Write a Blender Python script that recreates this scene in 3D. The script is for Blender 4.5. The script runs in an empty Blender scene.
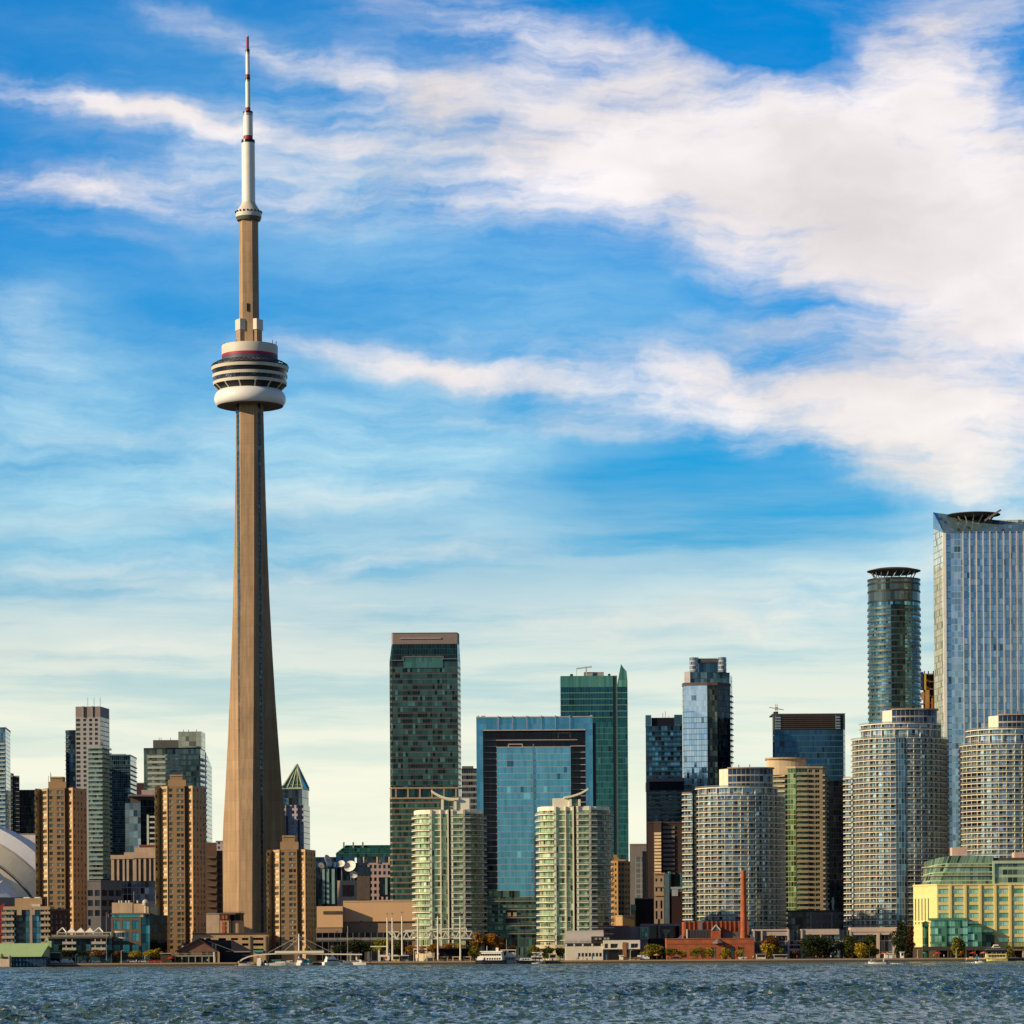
import bpy, math, random
import numpy as np
from mathutils import Vector
random.seed(7)
C = bpy.context.scene.collection
SC = bpy.context.scene
# ------------------------------------------------------------------ camera
F = 3324.0            # focal length in pixels of a 1024 px frame
H = 5.0               # eye height above the water (m)
YH = 953.0            # horizon row
G = 1.5               # quay / city ground level
ROLL = 0.0063         # the camera is held slightly tilted (radians)
cam = bpy.data.cameras.new('camera'); camo = bpy.data.objects.new('camera', cam); C.objects.link(camo)
camo.location = (0, 0, H); camo.rotation_euler = (math.radians(90), ROLL, 0)
cam.sensor_width = 36.0; cam.lens = 36.0*F/1024; cam.shift_y = (YH-512)/1024
cam.clip_start = 1.0; cam.clip_end = 30000
SC.camera = camo
# ------------------------------------------------------------------ sun, sky
SUN_EL, SUN_ROT = 20.0, 249.0       # degrees, rotation clockwise from +Y
sd = Vector((math.sin(math.radians(SUN_ROT))*math.cos(math.radians(SUN_EL)),
             math.cos(math.radians(SUN_ROT))*math.cos(math.radians(SUN_EL)), math.sin(math.radians(SUN_EL))))
sun = bpy.data.lights.new('sun', 'SUN'); suno = bpy.data.objects.new('sun', sun); C.objects.link(suno)
sun.energy = 5.0; sun.angle = math.radians(0.5); sun.color = (1.0, 0.79, 0.50)
suno.rotation_euler = (-sd).to_track_quat('-Z', 'Y').to_euler(); suno.location = (0, 0, 900)
SC.view_settings.view_transform = 'Standard'; SC.view_settings.look = 'None'
SC.view_settings.exposure = 0.12; SC.view_settings.gamma = 1.0; SC.view_settings.use_curve_mapping = False
SC.render.engine = 'CYCLES'
SC.cycles.max_bounces = 6; SC.cycles.caustics_reflective = False; SC.cycles.caustics_refractive = False

class NT:
    "tiny helper round a node tree"
    def __init__(s, nt): s.t = nt; s.N = nt.nodes; s.L = nt.links
    def n(s, typ, ins=None, **kw):
        d = s.N.new(typ)
        for k, v in kw.items(): setattr(d, k, v)
        for k, v in (ins or {}).items(): s.put(d.inputs[k], v)
        return d
    def put(s, sock, v):
        if isinstance(v, bpy.types.NodeSocket): s.L.new(v, sock)
        else: sock.default_value = v
    def m(s, op, a, b=0.0, c=0.0, clamp=False):
        d = s.N.new('ShaderNodeMath'); d.operation = op; d.use_clamp = clamp
        s.put(d.inputs[0], a); s.put(d.inputs[1], b); s.put(d.inputs[2], c); return d.outputs[0]
    def v(s, op, a, b=(0, 0, 0)):
        d = s.N.new('ShaderNodeVectorMath'); d.operation = op
        s.put(d.inputs[0], a)
        if op == 'SCALE': s.put(d.inputs['Scale'], b)
        else: s.put(d.inputs[1], b)
        return d.outputs['Value'] if op in ('DOT_PRODUCT', 'LENGTH') else d.outputs[0]
    def mix(s, f, a, b, blend='MIX'):
        d = s.N.new('ShaderNodeMix'); d.data_type = 'RGBA'; d.blend_type = blend
        s.put(d.inputs[0], f); s.put(d.inputs[6], a); s.put(d.inputs[7], b); return d.outputs[2]
    def rng(s, x, a, b, c=0.0, d=1.0, smooth=False):
        k = s.N.new('ShaderNodeMapRange'); k.clamp = True
        if smooth: k.interpolation_type = 'SMOOTHSTEP'
        for i, q in enumerate((x, a, b, c, d)): s.put(k.inputs[i], q)
        return k.outputs[0]
    def noise(s, vec, scale, detail=4.0, rough=0.55, dist=0.0):
        return s.n('ShaderNodeTexNoise', {'Vector': vec, 'Scale': scale, 'Detail': detail, 'Roughness': rough, 'Distortion': dist})

def col(r, g, b): return (r, g, b, 1.0)

world = bpy.data.worlds.new('World'); SC.world = world; world.use_nodes = True
def make_sky():
    w = NT(world.node_tree); w.N.clear()
    out = w.n('ShaderNodeOutputWorld'); bg = w.n('ShaderNodeBackground'); w.L.new(bg.outputs[0], out.inputs[0])
    SKY = 0.074
    bg.inputs[1].default_value = SKY
    sky = w.n('ShaderNodeTexSky'); sky.sky_type = 'NISHITA'; sky.sun_disc = False
    sky.sun_elevation = math.radians(SUN_EL); sky.sun_rotation = math.radians(SUN_ROT)
    sky.altitude = 80; sky.air_density = 1.0; sky.dust_density = 0.6; sky.ozone_density = 2.2
    tc = w.n('ShaderNodeTexCoord'); sp = w.n('ShaderNodeSeparateXYZ', {0: tc.outputs['Generated']})
    az = w.m('MULTIPLY', w.m('ARCTAN2', sp.outputs[0], sp.outputs[1]), 57.29578)
    el = w.m('MULTIPLY', w.m('ARCSINE', sp.outputs[2]), 57.29578)
    P = w.n('ShaderNodeCombineXYZ', {0: az, 1: el, 2: 0.0}).outputs[0]
    wn = w.noise(P, 0.32, 5, 0.62)
    warp = w.v('MULTIPLY', w.v('SUBTRACT', wn.outputs['Color'], (0.5, 0.5, 0.5)), (3.4, 1.15, 0))
    Q = w.v('ADD', P, warp)
    def de(px, py):
        return math.degrees(math.atan((px-512)/F)), math.degrees(math.atan((953-py)/math.hypot(F, px-512)))
    # cloud banks: azimuth/elevation (degrees, found from the photo), extents, tilt, weight
    banks = [(900, 190, 230, 125, 12, 1.5), (690, 165, 260, 60, 6, 1.0), (1010, 330, 170, 110, 0, 1.1), (800, 400, 280, 38, 8, 1.15),
             (450, 366, 170, 15, 8, .95), (350, 150, 160, 50, 8, .35), (60, 90, 120, 14, 8, .4), (120, 235, 150, 12, 8, .35), (210, 150, 200, 60, 6, .22), (640, 305, 150, 14, 10, .35), (480, 120, 160, 50, 8, .45), (930, 470, 120, 42, 24, .75), (580, 45, 200, 36, 16, .9), (250, 40, 110, 13, 18, .55),
             (400, 80, 170, 18, 7, .6), (160, 112, 170, 14, 9, .95), (50, 182, 140, 17, 4, 1.15), (310, 195, 150, 26, 6, .42),
             (570, 195, 130, 24, -4, .75), (20, 340, 60, 70, 0, .3), (950, 60, 110, 55, -18, .8), (755, 45, 100, 30, 12, -1.3),
             (600, 300, 190, 26, 6, -.55), (690, 495, 150, 34, 6, -.7), (200, 262, 230, 24, 4, -.3), (140, 570, 260, 30, -3, .38), (420, 560, 200, 12, -5, .3), (560, 420, 160, 12, 6, .35), (120, 430, 240, 14, -5, .35), (330, 500, 220, 14, -4, .32), (120, 655, 300, 34, -3, .5),
             (820, 600, 220, 32, -3, .55), (600, 628, 220, 18, 3, .4), (360, 470, 200, 40, -4, .22), (980, 560, 60, 60, 0, .35)]
    acc = None
    for px, py, sx, sy, rot, amp in banks:
        a, e = de(px, py)
        mp = w.n('ShaderNodeMapping', {'Vector': Q, 'Location': (a, e, 0), 'Rotation': (0, 0, -math.radians(rot)), 'Scale': (sx/58.0, sy/58.0, 1)}, vector_type='TEXTURE')
        g = w.m('POWER', 0.36788, w.v('DOT_PRODUCT', mp.outputs[0], mp.outputs[0]))
        acc = w.m('MULTIPLY_ADD', g, amp, acc if acc is not None else 0.0)
    S = w.v('ADD', P, w.v('SCALE', warp, 0.8))
    def fil(rot, sc, f, det, ro): return w.noise(w.n('ShaderNodeMapping', {'Vector': S, 'Rotation': (0, 0, math.radians(rot)), 'Scale': sc}).outputs[0], f, det, ro).outputs[0]
    streak = fil(10, (.22, 1.05, 1), 1.1, 8, .62); fine = fil(16, (.55, 2.0, 1), 1.7, 7, .6); tuft = fil(4, (.34, .5, 1), 1.1, 6, .6)
    modn = w.m('ADD', w.m('MULTIPLY', w.m('SUBTRACT', streak, .5), 2.4), w.m('ADD', w.m('MULTIPLY', w.m('SUBTRACT', fine, .5), 1.0), w.m('MULTIPLY', w.m('SUBTRACT', tuft, .5), 1.3)))
    bank = w.m('MAXIMUM', acc, 0.0)
    dens = w.m('MULTIPLY_ADD', modn, w.m('MULTIPLY_ADD', w.m('MINIMUM', bank, .8), 1.0, .2), w.m('MULTIPLY', bank, .84))
    alpha = w.rng(dens, -.04, 1.42, 0.0, 0.97, True)
    # low veil of thin cloud towards the horizon
    low = w.noise(w.n('ShaderNodeMapping', {'Vector': w.v('ADD', P, w.v('SCALE', warp, 0.3)), 'Rotation': (0, 0, math.radians(-2)), 'Scale': (.10, 1.25, 1)}).outputs[0], 1.0, 6, 0.6).outputs[0]
    veil = w.m('MULTIPLY', w.rng(el, 9.5, 3.0, 0.0, 1.0, True), w.rng(low, .34, .60, 0.2, .95, True))
    hz = w.rng(el, 7.2, 1.6, 0.0, .88, True)
    front = w.m('MULTIPLY_ADD', w.rng(w.m('ABSOLUTE', az), 65.0, 22.0, 0.0, 1.0, True), .82, .18)
    alpha = w.m('MULTIPLY', alpha, front); hz = w.m('MULTIPLY', hz, front); veil = w.m('MULTIPLY', veil, front)
    tint = w.mix(w.m('MULTIPLY', w.rng(w.m('ABSOLUTE', az), 70.0, 25.0, 0.0, 1.0, True), w.rng(el, 40.0, 22.0)), w.mix(w.rng(el, 4.0, 30.0), col(.50, .74, 1.06), col(.70, .79, .92)), w.mix(w.rng(el, 5.0, 12.0), col(.0, 1.10, 1.62), col(*SKY_TINT)))
    blue = w.mix(1.0, sky.outputs[0], tint, 'MULTIPLY')
    # broad smooth veils of high cirrus
    vs = None
    for px, py, sx, sy, rot, amp in [(150, 480, 330, 110, -3, .62), (40, 340, 90, 80, 0, .3), (330, 210, 190, 70, 6, .28), (450, 450, 160, 90, 4, .3), (830, 590, 260, 50, -3, .45), (560, 300, 190, 60, 4, .25), (330, 110, 260, 70, 8, .2), (980, 500, 120, 60, 10, .4), (700, 495, 130, 26, 6, -.5), (760, 520, 120, 20, -4, -.3)]:
        a, e = de(px, py); mp = w.n('ShaderNodeMapping', {'Vector': w.v('ADD', P, w.v('SCALE', warp, 0.5)), 'Location': (a, e, 0), 'Rotation': (0, 0, -math.radians(rot)), 'Scale': (sx/58.0, sy/58.0, 1)}, vector_type='TEXTURE')
        vs = w.m('MULTIPLY_ADD', w.m('POWER', 0.36788, w.v('DOT_PRODUCT', mp.outputs[0], mp.outputs[0])), amp, vs if vs is not None else 0.0)
    cir = w.m('MULTIPLY', w.m('MAXIMUM', w.m('MINIMUM', vs, .75), 0.0), w.m('MAXIMUM', w.m('MULTIPLY_ADD', streak, 2.9, -.5), .12), clamp=True)
    ccol = w.mix(w.rng(el, 10.0, 4.0), col(12.2, 11.3, 11.2), col(12.0, 11.4, 9.6))
    shade = w.rng(w.noise(w.n('ShaderNodeMapping', {'Vector': Q, 'Scale': (.5, 1.1, 1)}).outputs[0], .55, 5, .5).outputs[0], .3, .7, .78, 1.08)
    ccol = w.v('SCALE', ccol, shade)
    blue = w.mix(cir, blue, col(6.6, 10.4, 11.6))
    c1 = w.mix(w.m('MULTIPLY', veil, .9), blue, col(11.2, 11.3, 9.8))
    c2 = w.mix(hz, c1, col(12.4, 12.2, 9.7))
    c3 = w.mix(alpha, c2, ccol)
    w.L.new(c3, bg.inputs[0])
    world.cycles.sampling_method = 'MANUAL'; world.cycles.sample_map_resolution = 512
SKY_TINT = (0.0, 1.16, 2.10)
make_sky()
# ------------------------------------------------------------------ materials
MATS = {}
def base_mat(name):
    m = bpy.data.materials.new(name); m.use_nodes = True
    t = NT(m.node_tree); b = t.N['Principled BSDF']; return m, t, b
def mat(name, c, rough=.8, metal=0.0, var=.22, scale=.25, streak=True, spec=.3):
    "plain surface with uneven weathering"
    if name in MATS: return MATS[name]
    m, t, b = base_mat(name)
    g = t.n('ShaderNodeNewGeometry')
    f = t.noise(g.outputs['Position'], scale, 6, .6).outputs[0]
    if streak:
        f2 = t.noise(t.v('MULTIPLY', g.outputs['Position'], (1.3, 1.3, .06)), .8, 4, .6).outputs[0]
        f = t.m('ADD', t.m('MULTIPLY', f, .5), t.m('MULTIPLY', f2, .5))
    k = t.rng(f, .3, .7, 1-var, 1+var)
    t.put(b.inputs['Base Color'], t.v('SCALE', c, k))
    b.inputs['Roughness'].default_value = rough; b.inputs['Metallic'].default_value = metal
    b.inputs['Specular IOR Level'].default_value = spec
    MATS[name] = m; return m
def curtain(name, fh, mw, ca, cb, frame, fv=.12, fu=.06, span=0.0, spanc=None, metal=.55, rough=.1, jit=.02, pw=1.0, group=1, dirt=.15, blind=.07):
    """glazed wall from UV in metres: floors fh high, panes mw wide, each pane its own tint between ca and cb"""
    if name in MATS: return MATS[name]
    m, t, b = base_mat(name)
    uv = t.n('ShaderNodeUVMap', uv_map='UVMap')
    s = t.n('ShaderNodeSeparateXYZ', {0: uv.outputs[0]})
    U = t.m('DIVIDE', s.outputs[0], mw); V = t.m('DIVIDE', s.outputs[1], fh)
    iu = t.m('FLOOR', t.m('DIVIDE', U, group)); iv = t.m('FLOOR', V); fu_ = t.m('FRACT', U); fv_ = t.m('FRACT', V)
    wn = t.n('ShaderNodeTexWhiteNoise', {'Vector': t.n('ShaderNodeCombineXYZ', {0: iu, 1: iv, 2: 0}).outputs[0]}, noise_dimensions='3D')
    wn2 = t.n('ShaderNodeTexWhiteNoise', {'Vector': t.n('ShaderNodeCombineXYZ', {0: t.m('FLOOR', U), 1: iv, 2: 7.0}).outputs[0]}, noise_dimensions='3D')
    val = t.m('POWER', wn.outputs[0], pw)
    big = t.noise(uv.outputs[0], .05, 3, .5).outputs[0]
    val = t.m('MULTIPLY_ADD', t.m('SUBTRACT', big, .5), .9, val, clamp=True)
    gl = t.mix(val, col(*ca), col(*cb))
    gl = t.mix(t.m('GREATER_THAN', wn2.outputs[0], 1-blind), gl, col(*[min(.8, 1.5*q+.02) for q in cb]))      # drawn blinds
    gl = t.mix(t.m('LESS_THAN', wn2.outputs[0], blind), gl, col(*[.45*q for q in ca]))
    isf = t.m('MAXIMUM', t.m('LESS_THAN', fv_, fv), t.m('LESS_THAN', fu_, fu))
    c = gl
    iss = None
    if span > 0:
        iss = t.m('LESS_THAN', fv_, fv+span)
        c = t.mix(iss, c, col(*(spanc or frame)))
    c = t.mix(isf, c, col(*frame))
    g = t.n('ShaderNodeNewGeometry')
    d = t.rng(t.noise(t.v('MULTIPLY', g.outputs['Position'], (1, 1, .1)), .3, 4).outputs[0], .3, .7, 1-dirt, 1+dirt)
    t.put(b.inputs['Base Color'], t.v('SCALE', c, d))
    solid = isf if iss is None else t.m('MAXIMUM', isf, t.m('MULTIPLY', iss, .8))
    t.put(b.inputs['Metallic'], t.m('MULTIPLY', t.m('SUBTRACT', 1.0, solid), metal))
    t.put(b.inputs['Roughness'], t.m('MULTIPLY_ADD', solid, .45, rough))
    nn = t.v('NORMALIZE', t.v('ADD', g.outputs['Normal'], t.v('SCALE', t.v('SUBTRACT', wn2.outputs['Color'], (.5, .5, .5)), jit*2)))
    t.put(b.inputs['Normal'], nn)
    MATS[name] = m; return m
def winglass(name, ca, cb, metal=.45, rough=.12, pw=1.4, tint=None, p=.0):
    "one window's pane: tint differs from window to window; some have pale blinds"
    if name in MATS: return MATS[name]
    m, t, b = base_mat(name)
    oi = t.n('ShaderNodeObjectInfo'); g = t.n('ShaderNodeNewGeometry')
    r = t.m('FRACT', t.m('ADD', t.m('MULTIPLY', oi.outputs['Random'], 7.31), t.m('MULTIPLY', g.outputs['Random Per Island'], 5.17)))
    c = t.mix(t.m('POWER', r, pw), col(*ca), col(*cb))
    if p > 0:
        bl = t.m('GREATER_THAN', t.m('FRACT', t.m('MULTIPLY', r, 9.7)), 1-p)
        c = t.mix(bl, c, col(*tint))
        t.put(b.inputs['Metallic'], t.m('MULTIPLY', t.m('SUBTRACT', 1.0, bl), metal))
    else: b.inputs['Metallic'].default_value = metal
    t.put(b.inputs['Base Color'], c); b.inputs['Roughness'].default_value = rough
    MATS[name] = m; return m
def brickmat(name, c1, c2, mortar, sx=.24, sz=.075):
    if name in MATS: return MATS[name]
    m, t, b = base_mat(name)
    g = t.n('ShaderNodeNewGeometry'); s = t.n('ShaderNodeSeparateXYZ', {0: g.outputs['Position']})
    v = t.n('ShaderNodeCombineXYZ', {0: t.m('ADD', s.outputs[0], s.outputs[1]), 1: s.outputs[2], 2: 0.0})
    br = t.n('ShaderNodeTexBrick', {'Vector': v.outputs[0], 'Color1': col(*c1), 'Color2': col(*c2), 'Mortar': col(*mortar), 'Scale': 1.0,
             'Mortar Size': .01, 'Brick Width': sx, 'Row Height': sz})
    k = t.rng(t.noise(g.outputs['Position'], .35, 6, .65).outputs[0], .3, .7, .7, 1.25)
    t.put(b.inputs['Base Color'], t.v('SCALE', br.outputs[0], k)); b.inputs['Roughness'].default_value = .85
    MATS[name] = m; return m
def railglass(name, c, clear=.7):
    "thin glass of a balcony railing"
    if name in MATS: return MATS[name]
    m, t, b = base_mat(name); b.inputs['Base Color'].default_value = col(*c); b.inputs['Roughness'].default_value = .1
    tr = t.n('ShaderNodeBsdfTransparent'); tr.inputs[0].default_value = (.85, .93, .92, 1); ms = t.n('ShaderNodeMixShader', {0: clear})
    t.L.new(b.outputs[0], ms.inputs[1]); t.L.new(tr.outputs[0], ms.inputs[2]); t.L.new(ms.outputs[0], t.N['Material Output'].inputs[0])
    MATS[name] = m; return m
# ------------------------------------------------------------------ mesh kit
class MB:
    def __init__(s): s.v = []; s.f = []; s.m = []; s.uv = []
    def face(s, pts, m=0, uv=None):
        i = len(s.v); s.v.extend(tuple(p) for p in pts); s.f.append(tuple(range(i, i+len(pts)))); s.m.append(m)
        if uv is None: uv = [(p[0]+p[1], p[2]) for p in pts]
        s.uv.extend(uv)
    def side(s, A, B, z0, z1, m=0, u0=0.0, zt=None, z1b=None, z0b=None):
        "upright wall from A to B (seen from outside: left to right)"
        L = math.hypot(B[0]-A[0], B[1]-A[1]); z1b = z1 if z1b is None else z1b; z0b = z0 if z0b is None else z0b
        zt = max(z1, z1b) if zt is None else zt
        s.face([(A[0], A[1], z0), (B[0], B[1], z0b), (B[0], B[1], z1b), (A[0], A[1], z1)], m,
               [(u0, z0-zt), (u0+L, z0b-zt), (u0+L, z1b-zt), (u0, z1-zt)])
        return u0+L
    def prism(s, poly, z0, z1, m=0, mt=None, bottom=True, top=True, only=None):
        "poly counter-clockwise; z1 a number or one per corner"
        n = len(poly); zz = z1 if isinstance(z1, (list, tuple)) else [z1]*n; u = 0.0; zt = max(zz)
        for i in range(n):
            j = (i+1) % n
            if only is None or i in only: u = s.side(poly[i], poly[j], z0, zz[i], m, u, zt, zz[j])
        mt = m if mt is None else mt
        if top: s.face([(p[0], p[1], z) for p, z in zip(poly, zz)], mt)
        if bottom: s.face([(p[0], p[1], z0) for p in reversed(poly)], mt)
    def box(s, x0, x1, y0, y1, z0, z1, m=0, mt=None): s.prism([(x0, y0), (x1, y0), (x1, y1), (x0, y1)], z0, z1, m, mt)
    def bar(s, a, b, w, h=None, m=0):
        "square bar between two points"
        a = Vector(a); b = Vector(b); d = (b-a).normalized(); h = w if h is None else h
        up = Vector((0, 0, 1)) if abs(d.z) < .9 else Vector((0, 1, 0))
        x = d.cross(up).normalized()*w/2; y = x.cross(d).normalized()*h/2
        A = [a-x-y, a+x-y, a+x+y, a-x+y]; B = [b-x-y, b+x-y, b+x+y, b-x+y]
        for i in range(4): j = (i+1) % 4; s.face([A[j], A[i], B[i], B[j]], m)
        s.face(A, m); s.face(B[::-1], m)
    def tube(s, a, b, r, r2=None, n=8, m=0, cap=True):
        a = Vector(a); b = Vector(b); d = (b-a).normalized(); r2 = r if r2 is None else r2
        up = Vector((0, 0, 1)) if abs(d.z) < .9 else Vector((0, 1, 0))
        x = d.cross(up).normalized(); y = d.cross(x)
        A = [a+(x*math.cos(k*2*math.pi/n)+y*math.sin(k*2*math.pi/n))*r for k in range(n)]
        B = [b+(x*math.cos(k*2*math.pi/n)+y*math.sin(k*2*math.pi/n))*r2 for k in range(n)]
        for i in range(n): j = (i+1) % n; s.face([A[i], A[j], B[j], B[i]], m)
        if cap: s.face(A[::-1], m); s.face(B, m)
    def lathe(s, prof, c=(0, 0, 0), n=48, m=0, a0=0.0, a1=2*math.pi, ms=None):
        "profile of (radius, z) from bottom to top (outside faces out)"
        full = a1-a0 > 6.28
        for k in range(n):
            t0 = a0+(a1-a0)*k/n; t1 = a0+(a1-a0)*(k+1)/n
            for i in range(len(prof)-1):
                (r0, z0), (r1, z1) = prof[i], prof[i+1]; mm = ms[i] if ms else m
                P = lambda r, z, t: (c[0]+r*math.cos(t), c[1]+r*math.sin(t), c[2]+z)
                u0 = t0*max(r0, r1); u1 = t1*max(r0, r1)
                if r0 < 1e-6: s.face([P(r0, z0, t0), P(r1, z1, t1), P(r1, z1, t0)], mm)
                elif r1 < 1e-6: s.face([P(r0, z0, t0), P(r0, z0, t1), P(r1, z1, t0)], mm)
                else: s.face([P(r0, z0, t0), P(r0, z0, t1), P(r1, z1, t1), P(r1, z1, t0)], mm, [(u0, z0), (u1, z0), (u1, z1), (u0, z1)])
    def build(s, name, mats, parent=None, origin=None, smooth=False, weld=False):
        o = origin if origin is not None else (parent['_o'] if parent is not None else (0, 0, 0))
        me = bpy.data.meshes.new(name)
        vv = np.array(s.v, dtype=np.float64)-np.array(tuple(o))
        me.from_pydata(vv.tolist(), [], s.f)
        for x in (mats if isinstance(mats, (list, tuple)) else [mats]): me.materials.append(x)
        me.polygons.foreach_set('material_index', s.m)
        ul = me.uv_layers.new(name='UVMap'); ul.data.foreach_set('uv', np.array(s.uv, dtype=np.float32).ravel())
        if smooth or weld:
            import bmesh
            bm = bmesh.new(); bm.from_mesh(me); bmesh.ops.remove_doubles(bm, verts=bm.verts, dist=.001); bm.to_mesh(me); bm.free()
            if smooth:
                me.polygons.foreach_set('use_smooth', [True]*len(me.polygons))
                try: me.set_sharp_from_angle(angle=math.radians(42))
                except Exception: pass
        ob = bpy.data.objects.new(name, me); C.objects.link(ob)
        if parent is not None: ob.parent = parent; ob['_o'] = tuple(o)
        else: ob.location = tuple(o); ob['_o'] = tuple(o)
        return ob
def thing(name, label, cat, x, y, z=G, group=None):
    o = bpy.data.objects.new(name, None); C.objects.link(o); o.location = (x, y, z); o.empty_display_size = 2
    o['_o'] = (x, y, z); CUR[0] = 512+x*F/y; tag(o, label, cat, group); return o
def tag(o, label=None, cat=None, group=None, kind=None):
    if label: o['label'] = label
    if cat: o['category'] = cat
    if group: o['group'] = group
    if kind: o['kind'] = kind
    return o
def copy_at(ob, dx=0, dy=0, dz=0, parent=None):
    c = ob.copy(); C.objects.link(c); c.parent = parent if parent is not None else ob.parent
    c.location = (ob.location[0]+dx, ob.location[1]+dy, ob.location[2]+dz); return c
def repeat(ob, steps):
    "copies of a part (with its sub-parts) moved by each step"
    kids = list(ob.children)
    for st in steps:
        c = copy_at(ob, *st)
        for k in kids:
            d = k.copy(); C.objects.link(d); d.parent = c
def copy_tree(o, loc=None, parent=None, **props):
    c = o.copy(); C.objects.link(c); c.parent = parent
    if loc is not None: c.location = loc
    for k, v in props.items(): c[k] = v
    for ch in list(o.children): copy_tree(ch, None, c)
    return c
# pixel of the photo + distance -> place
CUR = [512.0]      # column of the thing being built (levels the tilt of the camera)
def X(px, Y): return (px-512)*Y/F
def Z(py, Y): return H+(YH-py+ROLL*(512-CUR[0]))*Y/F
def pt(px, Y): return (X(px, Y), Y)
def chain(*pts): return [pt(px, Y) for px, Y in pts]
def arc(pl, pr, Y, bulge, n=24, a0=180, a1=360):
    "front of an ellipse from photo column pl to pr, its nearest point at distance Y"
    cx = (X(pl, Y+bulge)+X(pr, Y+bulge))/2; rx = (X(pr, Y+bulge)-X(pl, Y+bulge))/2
    return [(cx+rx*math.cos(math.radians(a0+(a1-a0)*k/n)), Y+bulge+bulge*math.sin(math.radians(a0+(a1-a0)*k/n))) for k in range(n+1)]
def close(ch, depth):
    yb = max(p[1] for p in ch)+depth
    return list(ch)+[(ch[-1][0]*yb/ch[-1][1], yb), (ch[0][0]*yb/ch[0][1], yb)]
def off(ch, d):
    "open chain pushed outwards"
    n = len(ch); out = []
    for i in range(n):
        ns = []
        for a, b in ((i-1, i), (i, i+1)):
            if a >= 0 and b < n:
                dx = ch[b][0]-ch[a][0]; dy = ch[b][1]-ch[a][1]; L = math.hypot(dx, dy) or 1; ns.append((dy/L, -dx/L))
        nx = sum(q[0] for q in ns); ny = sum(q[1] for q in ns); L = math.hypot(nx, ny) or 1; nx /= L; ny /= L
        k = 1/max(.5, nx*ns[0][0]+ny*ns[0][1])
        out.append((ch[i][0]+nx*d*k, ch[i][1]+ny*d*k))
    return out
def band(mb, ch, d0, d1, z0, z1, m=0):
    "strip running along a chain between outward offsets d0 < d1"
    a = off(ch, d0); b = off(ch, d1); u = 0
    for i in range(len(ch)-1):
        u = mb.side(b[i], b[i+1], z0, z1, m, u)
        mb.face([(b[i][0], b[i][1], z1), (b[i+1][0], b[i+1][1], z1), (a[i+1][0], a[i+1][1], z1), (a[i][0], a[i][1], z1)], m)
        mb.face([(a[i][0], a[i][1], z0), (a[i+1][0], a[i+1][1], z0), (b[i+1][0], b[i+1][1], z0), (b[i][0], b[i][1], z0)], m)
        mb.side(a[i+1], a[i], z0, z1, m)
    mb.side(a[0], b[0], z0, z1, m); mb.side(b[-1], a[-1], z0, z1, m)
def body(T, name, ch, depth, z0, z1, m, roof=None):
    mb = MB(); mb.prism(close(ch, depth), z0, z1, 0, 1); return mb.build(name, [m, roof or ROOF], T)
def parapet(T, name, ch, depth, z0, h, m, d=.25):
    mb = MB(); c2 = off(ch, d); mb.prism(close(c2, depth-.2), z0, z0+h); return mb.build(name, m, T)
def slabs(T, name, ch, zs, d1, th, m, d0=-.1, rail=None, rh=1.0, railname='railing', rd=.06):
    "one slab per floor (each an object), each with its railing"
    mb = MB(); band(mb, ch, d0, d1, zs[0]-th, zs[0]); s = mb.build(name, m, T)
    if rail is not None:
        rb = MB(); band(rb, ch, d1-rd-.03, d1-.03, zs[0], zs[0]+rh, 0); band(rb, ch, d1-rd-.05, d1-.01, zs[0]+rh, zs[0]+rh+.1, 1)
        r = rb.build(railname, rail, s); r.parent = s
    repeat(s, [(0, 0, z-zs[0]) for z in zs[1:]]); return s
def fins(T, name, pts, z0, z1, w, dp, m):
    "upright posts at the points (x, y, nx, ny), each an object"
    for x, y, nx, ny in pts:
        mb = MB(); tx, ty = -ny, nx
        P = [(x+tx*w/2, y+ty*w/2), (x-tx*w/2, y-ty*w/2)]
        a, b = P[1], P[0]
        q = [(a[0]+nx*dp, a[1]+ny*dp), (b[0]+nx*dp, b[1]+ny*dp), b, a]
        # keep counter-clockwise
        ar = sum(q[i][0]*q[(i+1) % 4][1]-q[(i+1) % 4][0]*q[i][1] for i in range(4))
        if ar < 0: q = q[::-1]
        mb.prism(q, z0, z1); mb.build(name, m, T)
def along(ch, k0=0.0, k1=1.0, n=10):
    "n points evenly along a chain with outward normals"
    L = [0.0]
    for i in range(len(ch)-1): L.append(L[-1]+math.hypot(ch[i+1][0]-ch[i][0], ch[i+1][1]-ch[i][1]))
    out = []
    for k in range(n):
        d = L[-1]*(k0+(k1-k0)*(k/(n-1) if n > 1 else .5))
        i = max(0, min(len(ch)-2, next((j for j in range(len(ch)-1) if L[j+1] >= d), len(ch)-2)))
        t = (d-L[i])/((L[i+1]-L[i]) or 1); dx = ch[i+1][0]-ch[i][0]; dy = ch[i+1][1]-ch[i][1]; q = math.hypot(dx, dy) or 1
        out.append((ch[i][0]+dx*t, ch[i][1]+dy*t, dy/q, -dx/q))
    return out
WIN = {}
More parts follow.
